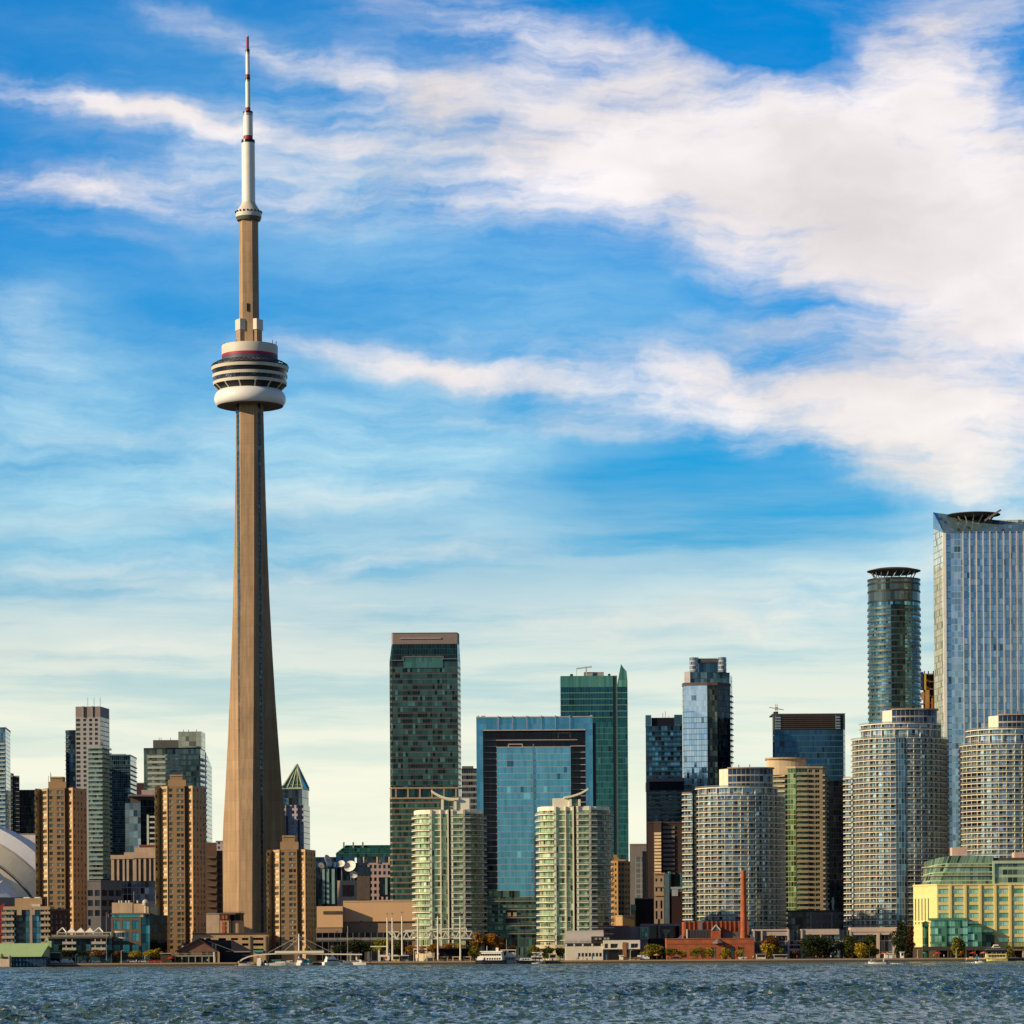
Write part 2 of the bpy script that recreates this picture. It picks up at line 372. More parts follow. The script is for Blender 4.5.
def wall_windows(T, mb, A, B, z0, z1, cols, rows, m=0, deep=.3, zoff=None):
    "a wall with real openings; remembers where its windows go"
    L = math.hypot(B[0]-A[0], B[1]-A[1]); ux, uy = (B[0]-A[0])/L, (B[1]-A[1])/L; nx, ny = uy, -ux
    P = lambda u, d=0.0: (A[0]+ux*u+nx*d, A[1]+uy*u+ny*d)
    rows = sorted(rows); cols = sorted(cols); z = z0
    for a, b in rows:
        if a > z: mb.side(A, B, z, a, m)
        u = 0.0
        for c, d in cols:
            if c > u: mb.side(P(u), P(c), a, b, m, u)
            p0, p1 = P(c), P(d); q0, q1 = P(c, -deep), P(d, -deep)
            mb.face([(p0[0], p0[1], a), (q0[0], q0[1], a), (q0[0], q0[1], b), (p0[0], p0[1], b)][::-1], m)
            mb.face([(p1[0], p1[1], a), (q1[0], q1[1], a), (q1[0], q1[1], b), (p1[0], p1[1], b)], m)
            mb.face([(p0[0], p0[1], a), (p1[0], p1[1], a), (q1[0], q1[1], a), (q0[0], q0[1], a)], m)
            mb.face([(p0[0], p0[1], b), (q0[0], q0[1], b), (q1[0], q1[1], b), (p1[0], p1[1], b)], m)
            WIN.setdefault(T.name, []).append((q0, q1, a, b))
            u = d
        if u < L: mb.side(P(u), B, a, b, m, u)
        z = b
    if z < z1: mb.side(A, B, z, z1, m)
def even(L, n, w, a=None, b=None):
    "n openings of width w evenly over [a, b]"
    a = 0 if a is None else a; b = L if b is None else b; p = (b-a)/n
    return [(a+p*(i+.5)-w/2, a+p*(i+.5)+w/2) for i in range(n)]
def pane_mesh(mb, q0, q1, a, b, fw=.1, cross=False):
    L = math.hypot(q1[0]-q0[0], q1[1]-q0[1]); ux, uy = (q1[0]-q0[0])/L, (q1[1]-q0[1])/L; nx, ny = uy, -ux
    P = lambda u, z, d=0.0: (q0[0]+ux*u+nx*d, q0[1]+uy*u+ny*d, z)
    mb.face([P(0, a), P(L, a), P(L, b), P(0, b)], 0)
    bars = [(0, fw, a, b), (L-fw, L, a, b), (fw, L-fw, a, a+fw), (fw, L-fw, b-fw, b)]
    if L > 1.6: bars.append((L/2-fw/2, L/2+fw/2, a+fw, b-fw))
    if cross: bars.append((fw, L-fw, (a+b)/2-fw/2, (a+b)/2+fw/2))
    for u0, u1, z0, z1 in bars: mb.face([P(u0, z0, .06), P(u1, z0, .06), P(u1, z1, .06), P(u0, z1, .06)], 1)
def hang_windows(T, glass, frame, most=100, fw=.1, cross=False):
    "each window an object, up to the hundred that show largest; the rest one piece"
    L = WIN.pop(T.name, []); o = T['_o']; cache = {}
    L.sort(key=lambda q: -(q[3]-q[2])*(q[1][0]-q[0][0]))
    for q0, q1, a, b in L[:most]:
        key = (round(q1[0]-q0[0], 2), round(q1[1]-q0[1], 2), round(b-a, 2))
        if key not in cache:
            mb = MB(); pane_mesh(mb, q0, q1, a, b, fw, cross)
            cache[key] = (mb.build('window', [glass, frame], T, origin=(q0[0], q0[1], a)),)
            w = cache[key][0]
        else:
            w = cache[key][0].copy(); C.objects.link(w); w.parent = T
        w.location = (q0[0]-o[0], q0[1]-o[1], a-o[2])
    if L[most:]:
        mb = MB()
        for q0, q1, a, b in L[most:]: pane_mesh(mb, q0, q1, a, b, fw, cross)
        mb.build('window', [glass, frame], T)['kind'] = 'stuff'
def mid(ch): return sum(p[0] for p in ch)/len(ch), sum(p[1] for p in ch)/len(ch)
def building(name, label, ch, cat='tower block', group=None, z=G):
    x, y = mid(ch); return thing(name, label, cat, x, y, z, group)
ROOF = mat('roof_gravel', (.22, .21, .2), .95)
WHITE = mat('white_paint', (.78, .75, .68), .6)
DARK = mat('dark_metal', (.03, .03, .033), .5)
STEEL = mat('grey_steel', (.35, .35, .36), .45, .3)
CONC = mat('grey_concrete', (.30, .28, .26), .9)
# ================================================================== setting
def make_ground():
    m, t, b = base_mat('city_ground')
    g = t.n('ShaderNodeNewGeometry')
    t.put(b.inputs['Base Color'], t.mix(t.noise(g.outputs['Position'], .05, 6).outputs[0], col(.10, .095, .085), col(.2, .19, .17)))
    b.inputs['Roughness'].default_value = .95
    mb = MB(); mb.face([(-7000, 1484, G), (7000, 1484, G), (7000, 12000, G), (-7000, 12000, G)]); tag(mb.build('ground', m), kind='structure')
    q = mat('quay_stone', (.36, .25, .15), .9, scale=.6)
    q2 = mat('quay_paving', (.34, .24, .16), .9, scale=.8)
    mb = MB(); mb.prism([(-7000, 1480), (7000, 1480), (7000, 1484), (-7000, 1484)], -2, G, 0, 1); tag(mb.build('quay', [mat('quay_wall', (.10, .08, .06), .9, scale=.5), q]), kind='structure')
    mb = MB(); mb.box(-7000, 7000, 1479.86, 1480.5, G-.55, G+.12); tag(mb.build('quay_edge', q), kind='structure')
    mb = MB(); mb.face([(-7000, 1484.01, G+.01), (7000, 1484.01, G+.01), (7000, 1500, G+.01), (-7000, 1500, G+.01)]); tag(mb.build('promenade', q2), kind='structure')
def make_water():
    m, t, b = base_mat('lake_water')
    g = t.n('ShaderNodeNewGeometry')
    v = t.v('MULTIPLY', g.outputs['Position'], (1.0, .55, 1.0))
    n1 = t.noise(v, 1.6, 5, .62).outputs[0]
    py_ = t.n('ShaderNodeSeparateXYZ', {0: g.outputs['Position']}).outputs[1]
    w1, w2, w3 = [t.noise(t.v('MULTIPLY', g.outputs['Position'], sc), 1.0, 3.5, .62).outputs[0] for sc in ((1.35, .18, 1), (.75, .045, 1), (.44, .017, 1))]
    f1 = t.rng(py_, 300.0, 520.0); f2 = t.rng(py_, 620.0, 1000.0)
    wv = t.m('ADD', t.m('MULTIPLY', w1, t.m('SUBTRACT', 1.0, f1)), t.m('MULTIPLY', f1, t.m('ADD', t.m('MULTIPLY', w2, t.m('SUBTRACT', 1.0, f2)), t.m('MULTIPLY', w3, f2))))
    tilt = t.m('MULTIPLY', t.m('SUBTRACT', wv, .495), 6.5)
    big = t.noise(t.v('MULTIPLY', g.outputs['Position'], (1, .25, 1)), .035, 4, .55).outputs[0]
    bp = t.n('ShaderNodeBump', {'Height': n1, 'Strength': 1.0, 'Distance': .4})
    t.put(b.inputs['Normal'], t.v('NORMALIZE', t.v('ADD', bp.outputs[0], t.n('ShaderNodeCombineXYZ', {0: 0.0, 1: t.m('MULTIPLY', tilt, -.9), 2: 0.0}).outputs[0])))
    b.inputs['Specular Tint'].default_value = (1.0, 1.0, .74, 1)
    foam_glint = t.rng(t.m('ADD', t.m('MULTIPLY', t.m('SUBTRACT', 1.0, wv), .5), t.m('MULTIPLY', n1, .5)), .535, .59)  # white crests: foam, and bright glints put into the colour
    t.put(b.inputs['Base Color'], t.mix(foam_glint, t.mix(t.rng(big, .35, .65), col(.045, .10, .092), col(.080, .145, .132)), col(.75, .75, .72)))
    b.inputs['Roughness'].default_value = .2; b.inputs['IOR'].default_value = 1.30
    # ---- choppy lake in front of the camera: real waves
    rs = np.random.RandomState(5)
    ys = [185.0]
    while ys[-1] < 1479.0: ys.append(ys[-1]*1.0019)
    ys = np.array(ys); ys[-1] = 1479.9
    th = np.tan(np.radians(np.linspace(-20, 20, 1000)))
    Yg, Tg = np.meshgrid(ys, th, indexing='ij'); Xg = Yg*Tg
    dx = Yg*(th[1]-th[0]); dy = Yg*.0019; sp_ = np.maximum(dx, dy*.8)
    Zg = np.zeros_like(Yg); DX = np.zeros_like(Yg); DY = np.zeros_like(Yg)
    wind = math.radians(-60)
    for k in range(72):
        lam = .75*(9/.75)**rs.rand()
        a = wind+rs.normal(0, .75); kx, ky = math.cos(a)*2*math.pi/lam, math.sin(a)*2*math.pi/lam
        amp = .0175*lam**.62*(.6+.8*rs.rand()); ph = rs.rand()*6.283
        att = np.clip(lam/(sp_*2.0)-.9, 0, 1)
        arg = kx*Xg+ky*Yg+ph; Zg += att*amp*np.sin(arg); DX += att*amp*.75*math.cos(a)*np.cos(arg); DY += att*amp*.75*math.sin(a)*np.cos(arg)
    gust = .75+.5*np.sin(Xg*.021+1+.6*np.sin(Yg*.013))*np.sin(Yg*.017+.5)
    Zg *= gust
    n, k = Yg.shape
    co = np.stack([Xg+DX, Yg+DY, Zg], -1).reshape(-1, 3)
    idx = np.arange(n*k).reshape(n, k)
    f = np.stack([idx[:-1, :-1], idx[:-1, 1:], idx[1:, 1:], idx[1:, :-1]], -1).reshape(-1, 4)
    me = bpy.data.meshes.new('lake'); me.vertices.add(len(co)); me.vertices.foreach_set('co', co.ravel().astype(np.float32))
    me.loops.add(f.size); me.loops.foreach_set('vertex_index', f.ravel().astype(np.int32))
    me.polygons.add(len(f)); me.polygons.foreach_set('loop_start', (np.arange(len(f))*4).astype(np.int32))
    me.update(calc_edges=True); me.validate()
    me.polygons.foreach_set('use_smooth', [True]*len(f)); me.materials.append(m)
    o = bpy.data.objects.new('lake', me); C.objects.link(o); tag(o, kind='structure')
    mb = MB(); mb.face([(-9000, -4000, -.75), (9000, -4000, -.75), (9000, 1479.95, -.75), (-9000, 1479.95, -.75)]); tag(mb.build('water', m), kind='structure')
make_ground(); make_water()
# ================================================================== CN-type tower
def make_tower():
    Y = 2000.0; px0 = 253.0; z0 = G
    T = thing('observation_tower', 'very tall tapering concrete tower with round observation pod and red and white mast', 'tower', X(px0, Y), Y, z0)
    con, tt, tb = base_mat('tower_concrete')
    g = tt.n('ShaderNodeNewGeometry'); s = tt.n('ShaderNodeSeparateXYZ', {0: g.outputs['Position']})
    lift = tt.m('LESS_THAN', tt.m('FRACT', tt.m('DIVIDE', s.outputs[2], 6.1)), .05)
    rowv = tt.n('ShaderNodeTexWhiteNoise', {'W': tt.m('FLOOR', tt.m('DIVIDE', s.outputs[2], 6.1))}, noise_dimensions='1D').outputs[0]
    st = tt.noise(tt.v('MULTIPLY', g.outputs['Position'], (1.2, 1.2, .02)), .7, 5, .6).outputs[0]
    k = tt.m('MULTIPLY', tt.rng(st, .3, .7, .70, 1.18), tt.m('MULTIPLY_ADD', rowv, .1, .94))
    k = tt.m('MULTIPLY', k, tt.m('MULTIPLY_ADD', lift, -.12, 1.0))
    board = tt.n('ShaderNodeTexWhiteNoise', {'Vector': tt.n('ShaderNodeCombineXYZ', {0: tt.m('FLOOR', tt.m('DIVIDE', s.outputs[0], 1.4)), 1: tt.m('FLOOR', tt.m('DIVIDE', s.outputs[2], 6.1)), 2: tt.m('FLOOR', tt.m('DIVIDE', s.outputs[1], 1.4))}).outputs[0]}, noise_dimensions='3D').outputs[0]
    blot = tt.noise(tt.v('MULTIPLY', g.outputs['Position'], (.09, .09, .03)), 1.0, 5, .65).outputs[0]
    k = tt.m('MULTIPLY', k, tt.m('MULTIPLY', tt.m('MULTIPLY_ADD', board, .10, .95), tt.rng(blot, .3, .7, .78, 1.14)))
    tt.put(tb.inputs['Base Color'], tt.v('SCALE', (.40, .265, .155), k)); tb.inputs['Roughness'].default_value = .9
    groove = curtain('tower_lift_glass', 3.2, 1.2, (.006, .02, .03), (.03, .10, .13), (.05, .045, .04), .3, .12, metal=.5, jit=.01)
    prof = [(930, 23.0), (905, 22.0), (860, 20.9), (820, 19.4), (780, 17.3), (740, 15.5), (700, 13.8), (650, 12.0), (600, 10.5), (560, 9.6), (500, 8.5), (450, 7.8), (404, 7.3)]
    w = 4.15; a = 6.6; wr = 4.75
    angs = [math.radians(-97+120*i) for i in range(3)]
    def ring(L):
        out = []
        for t in angs:
            d = (math.cos(t), math.sin(t)); p = (-math.sin(t), math.cos(t))
            out += [(d[0]*a-p[0]*wr, d[1]*a-p[1]*wr), (d[0]*L-p[0]*w, d[1]*L-p[1]*w), (d[0]*L+p[0]*w, d[1]*L+p[1]*w), (d[0]*a+p[0]*wr, d[1]*a+p[1]*wr)]
        return out
    ox, oy = X(px0, Y), Y
    shaft = MB(); gl = MB()
    zs = [Z(p, Y) for p, _ in prof]; zs[0] = z0
    rings = [ring(L) for _, L in prof]
    for i in range(len(rings)-1):
        A, B = rings[i], rings[i+1]
        for j in range(12):
            q = (j+1) % 12
            if j % 4 == 3:      # the flat between two legs: concrete, a narrow glazed strip, concrete
                m_ = lambda R, t: (ox+R[j][0]+(R[q][0]-R[j][0])*t, oy+R[j][1]+(R[q][1]-R[j][1])*t)
                for a0, a1, tg in ((0, .36, shaft), (.36, .7, gl), (.7, 1, shaft)) if j != 11 else ((0, .08, shaft), (.08, .92, gl), (.92, 1, shaft)):
                    p = [m_(A, a0)+(zs[i],), m_(A, a1)+(zs[i],), m_(B, a1)+(zs[i+1],), m_(B, a0)+(zs[i+1],)]
                    tg.face(p, 0, [(0, zs[i]), (2.4, zs[i]), (2.4, zs[i+1]), (0, zs[i+1])])
                continue
            shaft.face([(ox+A[j][0], oy+A[j][1], zs[i]), (ox+A[q][0], oy+A[q][1], zs[i]), (ox+B[q][0], oy+B[q][1], zs[i+1]), (ox+B[j][0], oy+B[j][1], zs[i+1])], 0,
                     [(0, zs[i]), (7.5, zs[i]), (7.5, zs[i+1]), (0, zs[i+1])])
    shaft.build('shaft', con, T); gl.build('lift_shaft_glazing', groove, T)
    K = Y/F
    cx, cy = X(253.6, Y), Y
    zz = lambda py: Z(py, Y)-4.0*(Z(py, Y)-250)/130 if 338 < py < 366 else Z(py, Y)
    zq = lambda py, r: Z(py, Y-r*K*.7)
    def ringpart(name, pr, m, px=253.6, n=64, parent=T, smooth=True):
        mb = MB(); mb.lathe([(max(r*K, 0), Z(py, Y-max(r*K, 0)*.7)) for r, py in pr], (X(px, Y), Y, 0), n); return mb.build(name, m, parent, smooth=smooth)
    cream = mat('pod_cream', (.62, .56, .47), .55, var=.08)
    radome = mat('pod_radome', (.80, .79, .76), .4, var=.05, streak=False)
    dk = mat('pod_dark', (.012, .012, .016), .3); red = mat('tower_red', (.33, .02, .05), .5, var=.1)
    pglass = curtain('pod_glass', 5, 1.5, (.008, .012, .03), (.03, .05, .1), (.05, .05, .06), .02, .1, metal=.5)
    ringpart('pod_underside', [(14, 403.4), (30, 403.8), (33, 402.6)], mat('pod_soffit', (.10, .09, .085), .8))
    ringpart('radome', [(30, 403.6)]+[(27.8+8*math.cos(t), 395.2-8.6*math.sin(t)) for t in [math.radians(q) for q in range(-78, 80, 12)]]+[(28.6, 387.2)], radome)
    ringpart('pod_glazing', [(30.5, 387.4), (36.2, 381.2)], dk)
    for k in range(14):
        t = k*2*math.pi/14; mb = MB()
        mb.bar((cx+30.7*K*math.cos(t), cy+30.7*K*math.sin(t), zq(387.2, 30.7)), (cx+36.5*K*math.cos(t), cy+36.5*K*math.sin(t), zq(381.2, 36.5)), .8, .5)
        mb.build('pod_strut', cream, T)
    ringpart('floor_band', [(34, 381.4), (36.6, 381.2), (37.0, 378.2), (34, 378)], cream)
    ringpart('pod_glazing', [(36.2, 378.2), (36.9, 373.6)], pglass)
    ringpart('floor_band', [(34, 374.2), (37.2, 374.0), (37.6, 371.0), (34, 370.8)], cream)
    ringpart('pod_glazing', [(36.3, 371), (37.2, 366.2)], dk)
    ringpart('floor_band', [(35, 366.6), (38.0, 366.4), (38.7, 363.2), (37.2, 362.6), (27, 362.6)], cream)
    ringpart('deck_edge', [(38.2, 363.4), (38.9, 363.1), (38.9, 362.1), (38.0, 361.9)], dk)
    ringpart('deck_wall', [(29.5, 362.8), (28.4, 357), (27.6, 354.2)], mat('deck_grey', (.07, .07, .11), .5))
    for ring_r, ring_y in ((33.5, 357.2), (37.6, 359.6)):
        mb = MB()
        for k in range(48):
            t0, t1 = k*2*math.pi/48, (k+1)*2*math.pi/48
            mb.tube((cx+ring_r*K*math.cos(t0), cy+ring_r*K*math.sin(t0), zz(ring_y)), (cx+ring_r*K*math.cos(t1), cy+ring_r*K*math.sin(t1), zz(ring_y)), .22, n=5)
        mb.build('deck_rail', DARK, T)
    for k in range(48):
        t = k*2*math.pi/48; t2 = (k+1)*2*math.pi/48; mb = MB(); c_, s_ = math.cos(t), math.sin(t)
        mb.bar((cx+38.3*K*c_, cy+38.3*K*s_, zz(362)), (cx+33.5*K*math.cos(t2), cy+33.5*K*math.sin(t2), zz(357)), .28)
        mb.bar((cx+33.5*K*c_, cy+33.5*K*s_, zz(357)), (cx+38.0*K*math.cos(t2), cy+38.0*K*math.sin(t2), zz(360)), .24)
        mb.bar((cx+29.2*K*c_, cy+29.2*K*s_, zz(359.6)), (cx+38.0*K*c_, cy+38.0*K*s_, zz(361.6)), .24)
        mb.build('deck_lattice', DARK, T)
    ringpart('red_band', [(27.9, 354.4), (27.9, 351.6)], red)
    ringpart('pod_roof', [(27.9, 351.8), (28.1, 343.2), (27.6, 342.4), (0, 341.6)], cream)
    for t, h in ((.3, 5), (-.5, 3.5), (-1.2, 2), (-2.0, 2.5), (2.6, 3), (-2.7, 2.2)):
        mb = MB(); mb.tube((cx+27*K*math.cos(t), cy+27*K*math.sin(t), zz(342)), (cx+27*K*math.cos(t), cy+27*K*math.sin(t), zz(342)+h), .2); mb.build('roof_aerial', DARK, T)
    # upper hexagonal shaft
    up = MB(); n = 6; a0 = math.radians(-95-30+60*0)
    for (y0, r0), (y1, r1) in (((346, 9.4), (331, 9.3)), ((331, 9.3), (210, 8.9))):
        for k in range(n):
            t0 = math.radians(-125+60*k); t1 = math.radians(-65+60*k); q = .985
            P = lambda r, t, y: (X(253.2, Y)+r*K*1.08*math.cos(t), Y+r*K*1.08*math.sin(t), zz(y))
            up.face([P(r0, t0, y0), P(r0, t1, y0), P(r1, t1, y1), P(r1, t0, y1)])
        up.face([P(r1, math.radians(-125+60*k), y1) for k in range(6)])
    up.build('upper_shaft', con, T)
    for k in range(3):
        t = math.radians(-150+120*k); d = (math.cos(t), math.sin(t)); p = (-d[1], d[0]); c0 = (X(253.2, Y)+d[0]*9.6*K, Y+d[1]*9.6*K)
        mb = MB(); hw = 5.6*K; hd = 3.2*K
        q = [(c0[0]-p[0]*hw+d[0]*hd, c0[1]-p[1]*hw+d[1]*hd), (c0[0]+p[0]*hw+d[0]*hd, c0[1]+p[1]*hw+d[1]*hd), (c0[0]+p[0]*hw-d[0]*hd, c0[1]+p[1]*hw-d[1]*hd), (c0[0]-p[0]*hw-d[0]*hd, c0[1]-p[1]*hw-d[1]*hd)]
        mb.prism(q, Z(331, Y), Z(320.3, Y)); mb.build('equipment_box', cream, T); q = [(c0[0]+(p_[0]-c0[0])*.82, c0[1]+(p_[1]-c0[1])*.82) for p_ in q]; mb = MB(); mb.prism(q, Z(346, Y), Z(331, Y)); mb.build('box_base', con, T)
    mb = MB(); mb.box(X(251.6, Y), X(253.2, Y), Y-9.7*K, Y-8.0*K, zz(313), zz(305)); mb.build('shaft_window', dk, T)
    # upper pod and mast
    pm = 253.3
    ringpart('upper_pod', [(9.5, 220), (11.6, 219), (12.9, 215.6)], mat('pod_green_grey', (.10, .12, .10), .5), pm)
    ringpart('upper_pod_wall', [(12.8, 215.6), (13.0, 212.8), (12.2, 210), (9.5, 206.5), (7.2, 203), (6.9, 201.5)], cream, pm)
    for k in range(20):
        t = k*2*math.pi/20; mb = MB(); mb.bar((X(pm, Y)+12.75*K*math.cos(t), Y+12.75*K*math.sin(t), zz(211.6)), (X(pm, Y)+12.95*K*math.cos(t), Y+12.95*K*math.sin(t), zz(213.2)), .9, .5); mb.build('porthole', dk, T)
    white = mat('mast_white', (.80, .79, .74), .5, var=.1)
    for y0, y1, r, m_ in ((201.6, 142, 6.55, 0), (142, 139, 6.7, 2), (139, 135.2, 4.6, 1), (135.2, 115, 4.65, 0), (115, 112.5, 4.7, 3), (112.5, 110.8, 4.8, 2), (110.8, 107.2, 2.45, 1),
                          (107.2, 81.5, 2.35, 0), (81.5, 79.5, 2.3, 3), (79.5, 77, 2.4, 2), (77, 74.2, 2.3, 1), (74.2, 53.5, 2.0, 0), (53.5, 51.5, 2.0, 3), (51.5, 49, 2.1, 2), (49, 36.5, 1.35, 1), (36.5, 35.6, 1.0, 3)):
        ringpart(('mast_section', 'red_band', 'mast_collar', 'grey_band')[m_], [(r*1.02, y0), (r, y1), (0, y1-.02)], (white, red, dk, STEEL)[m_], pm, 20)
make_tower()
# ================================================================== left part of the skyline
GOLD = mat('tan_concrete', (.45, .285, .145), .85, var=.14, scale=.4)
GOLDS = mat('tan_slab', (.55, .36, .18), .8)
TAN_SHADED = mat('tan_concrete_shaded', (.33, .26, .16), .85, var=.15)  # darker tan: shade of the grooves and dim face put into the colour
PANE = winglass('condo_pane', (.02, .028, .028), (.30, .36, .26), .4, .15, 1.2, (.66, .60, .42), .38)
PANED = winglass('dark_pane', (.01, .015, .025), (.07, .09, .1), .4, .12)
WFRAME = mat('window_frame', (.25, .22, .17), .6)
DFRAME = mat('dark_frame', (.05, .05, .05), .5)
def gold_tower(label, x0, s, top, pent, Y0, sideW, zb=None):
    P = lambda u, dy: pt(x0+u*s, Y0+dy)
    ch = [P(0, 8), P(5.6, 12.5), P(12.4, 3.5), P(12.6, 7), P(13.6, 7), P(13.8, 3.6), P(29.6, 4.6), P(29.9, 9), P(32.4, 9), P(32.5, 7.6), P(37.6, 1.5), pt(x0+37.6*s+sideW, Y0+20)]
    T = building('gold_apartment_tower', label, ch, 'apartment tower', 'tan apartment towers by the water'); z1 = Z(top, Y0+5)
    pitch = 2.64; nf = int((z1-G-5)/pitch); rows = [(z1-2.75-pitch*k, z1-1.2-pitch*k) for k in range(nf)]
    mb = MB(); cl = close(ch, 8); n = len(cl)
    L = lambda i: math.hypot(ch[i+1][0]-ch[i][0], ch[i+1][1]-ch[i][1])
    spec = {0: lambda l: [(.3, l*.46)], 1: lambda l: [(l*.34, l*.88)], 5: lambda l: [(l*.02, l*.24), (l*.5, l*.74), (l*.77, l*.95)], 9: lambda l: [(l*.3, l*.75)],
            10: lambda l: even(l, 4, 1.8)}
    for i in range(n):
        A, B = cl[i], cl[(i+1) % n]
        if i in spec: wall_windows(T, mb, A, B, G, z1, spec[i](L(i)), rows, 1 if i in (0,) else 0)
        else: mb.side(A, B, G, z1, 1 if i in (0, 2, 3, 4, 7) else 0)
    mb.face([(p[0], p[1], z1) for p in cl], 2)
    mb.build('wall', [GOLD, TAN_SHADED, ROOF], T); hang_windows(T, PANE, WFRAME)
    for k in range(nf//1):
        pass
    c2 = [P(13.2, 5), P(31, 5.6), P(31.5, 18), P(13.2, 18)]
    zs = z1+(Z(pent, Y0)-z1)*.55
    mb = MB(); mb.prism(c2, z1, zs, 0, 1); mb.build('stair_tower', [GOLD, ROOF], T)
    c3 = [P(15.2, 5.4), P(27.6, 6), P(30.4, 10), P(30.4, 18), P(15.2, 18)]
    mb = MB(); mb.prism(c3, zs, Z(pent, Y0)-.7, 0, 1); mb.build('penthouse', [GOLD, ROOF], T)
    mb = MB(); mb.prism([(p[0]*1.0, p[1]-.3) for p in c3], Z(pent, Y0)-.7, Z(pent, Y0)); mb.build('roof_edge', GOLDS, T)
    for u, h in ((15.6, 2.4), (16.2, 1.4), (13.6, 3.0)):
        mb = MB(); x, y = P(u, 9); zz = Z(pent, Y0) if u > 15 else zs
        mb.tube((x, y, zz), (x, y, zz+h), .1, n=5); mb.build('aerial', DARK, T)
gold_tower('leftmost tan apartment tower, beside the white domed stadium', 35.5, 1.0, 788, 776, 1570, 14)
gold_tower('tan apartment tower just left of the tall concrete observation tower', 155.3, 1.0, 786, 774, 1560, 13)
gold_tower('shortest tan apartment tower, at the right foot of the observation tower', 267.0, 1.02, 849.5, 835, 1545, 10.5)

# ---- domed stadium
def stadium():
    Y = 1990.0; cx = X(-70, Y); zc = -4
    T = thing('domed_stadium', 'white domed stadium roof cut off by the left edge of the picture', 'stadium', cx, Y+20, G)
    wh = mat('dome_white', (.90, .87, .86), .6, var=.06, streak=False); cr = mat('dome_cream', (.88, .76, .55), .6, var=.1, scale=.12, streak=False)
    blu = mat('dome_pale', (.84, .83, .84), .6, var=.06, streak=False)
    def cap(name, prof, m, parent=T):
        mb = MB(); n = 72; zb = 38.0
        for k in range(n):
            t0, t1 = math.pi*(.06+.88*k/n), math.pi*(.06+.88*(k+1)/n)
            for (r0, y0), (r1, y1) in zip(prof, prof[1:]):
                P = lambda r, y, t: (cx+r*math.cos(t), y, max(zb, zc+r*math.sin(t)))
                q = [P(r0, y0, t0), P(r0, y0, t1), P(r1, y1, t1), P(r1, y1, t0)]
                if max(p[2] for p in q) <= zb+.001: continue
                mb.face(q)
        return mb.build(name, m, parent, weld=True)
    cap('roof_panel', [(95, Y+70), (95, Y), (87.5, Y-3)], wh)
    cap('roof_panel', [(87.5, Y-3.05), (86.5, Y-4), (77, Y-11)], cr)
    cap('roof_gap', [(77, Y-11.05), (76.1, Y-10.6), (75.4, Y-11.5)], mat('gap_shadow', (.16, .15, .14), .8))
    cap('roof_panel', [(75.4, Y-11.55), (71, Y-14)], cr)
    pr = [(71*math.cos(math.radians(a)), Y-14-20*math.sin(math.radians(a))) for a in range(0, 91, 9)]
    cap('roof_panel', pr, blu)
    for k in range(9):
        t = math.pi*(.2+.6*k/8); mb = MB()
        pts = [(cx+r*1.004*math.cos(t), y-.3, zc+r*1.004*math.sin(t)) for r, y in pr]
        for a, b in zip(pts, pts[1:]):
            if min(a[2], b[2]) > 39: mb.bar(a, b, .35, .2)
        if mb.v: mb.build('roof_seam', wh, T)
    mb = MB(); mb.lathe([(100, G), (100, 36), (99, 39.5), (60, 40)], (cx, Y+45, 0), 64); mb.build('wall', mat('stadium_wall', (.20, .19, .17), .85), T)
    mb = MB(); mb.lathe([(100.4, 27), (100.4, 30)], (cx, Y+45, 0), 64); mb.build('wall_band', mat('stadium_band', (.34, .33, .31), .8), T)
stadium()
# pale block behind the dome
def plain_block(name, label, cat, ch, depth, py, m, roof=None, group=None, z0=G, par=True):
    T = building(name, label, ch, cat, group); z1 = Z(py, ch[0][1]); body(T, 'wall', ch, depth, z0, z1, m, roof)
    if par: parapet(T, 'parapet', ch, depth, z1, .6, roof or mat('coping', (.3, .28, .26), .8))
    return T
T = plain_block('pale_block', 'plain off-white block rising just behind the dome edge', 'building', chain((20, 2120), (37, 2120)), 20, 834.5, mat('offwhite_wall', (.62, .58, .58), .8))
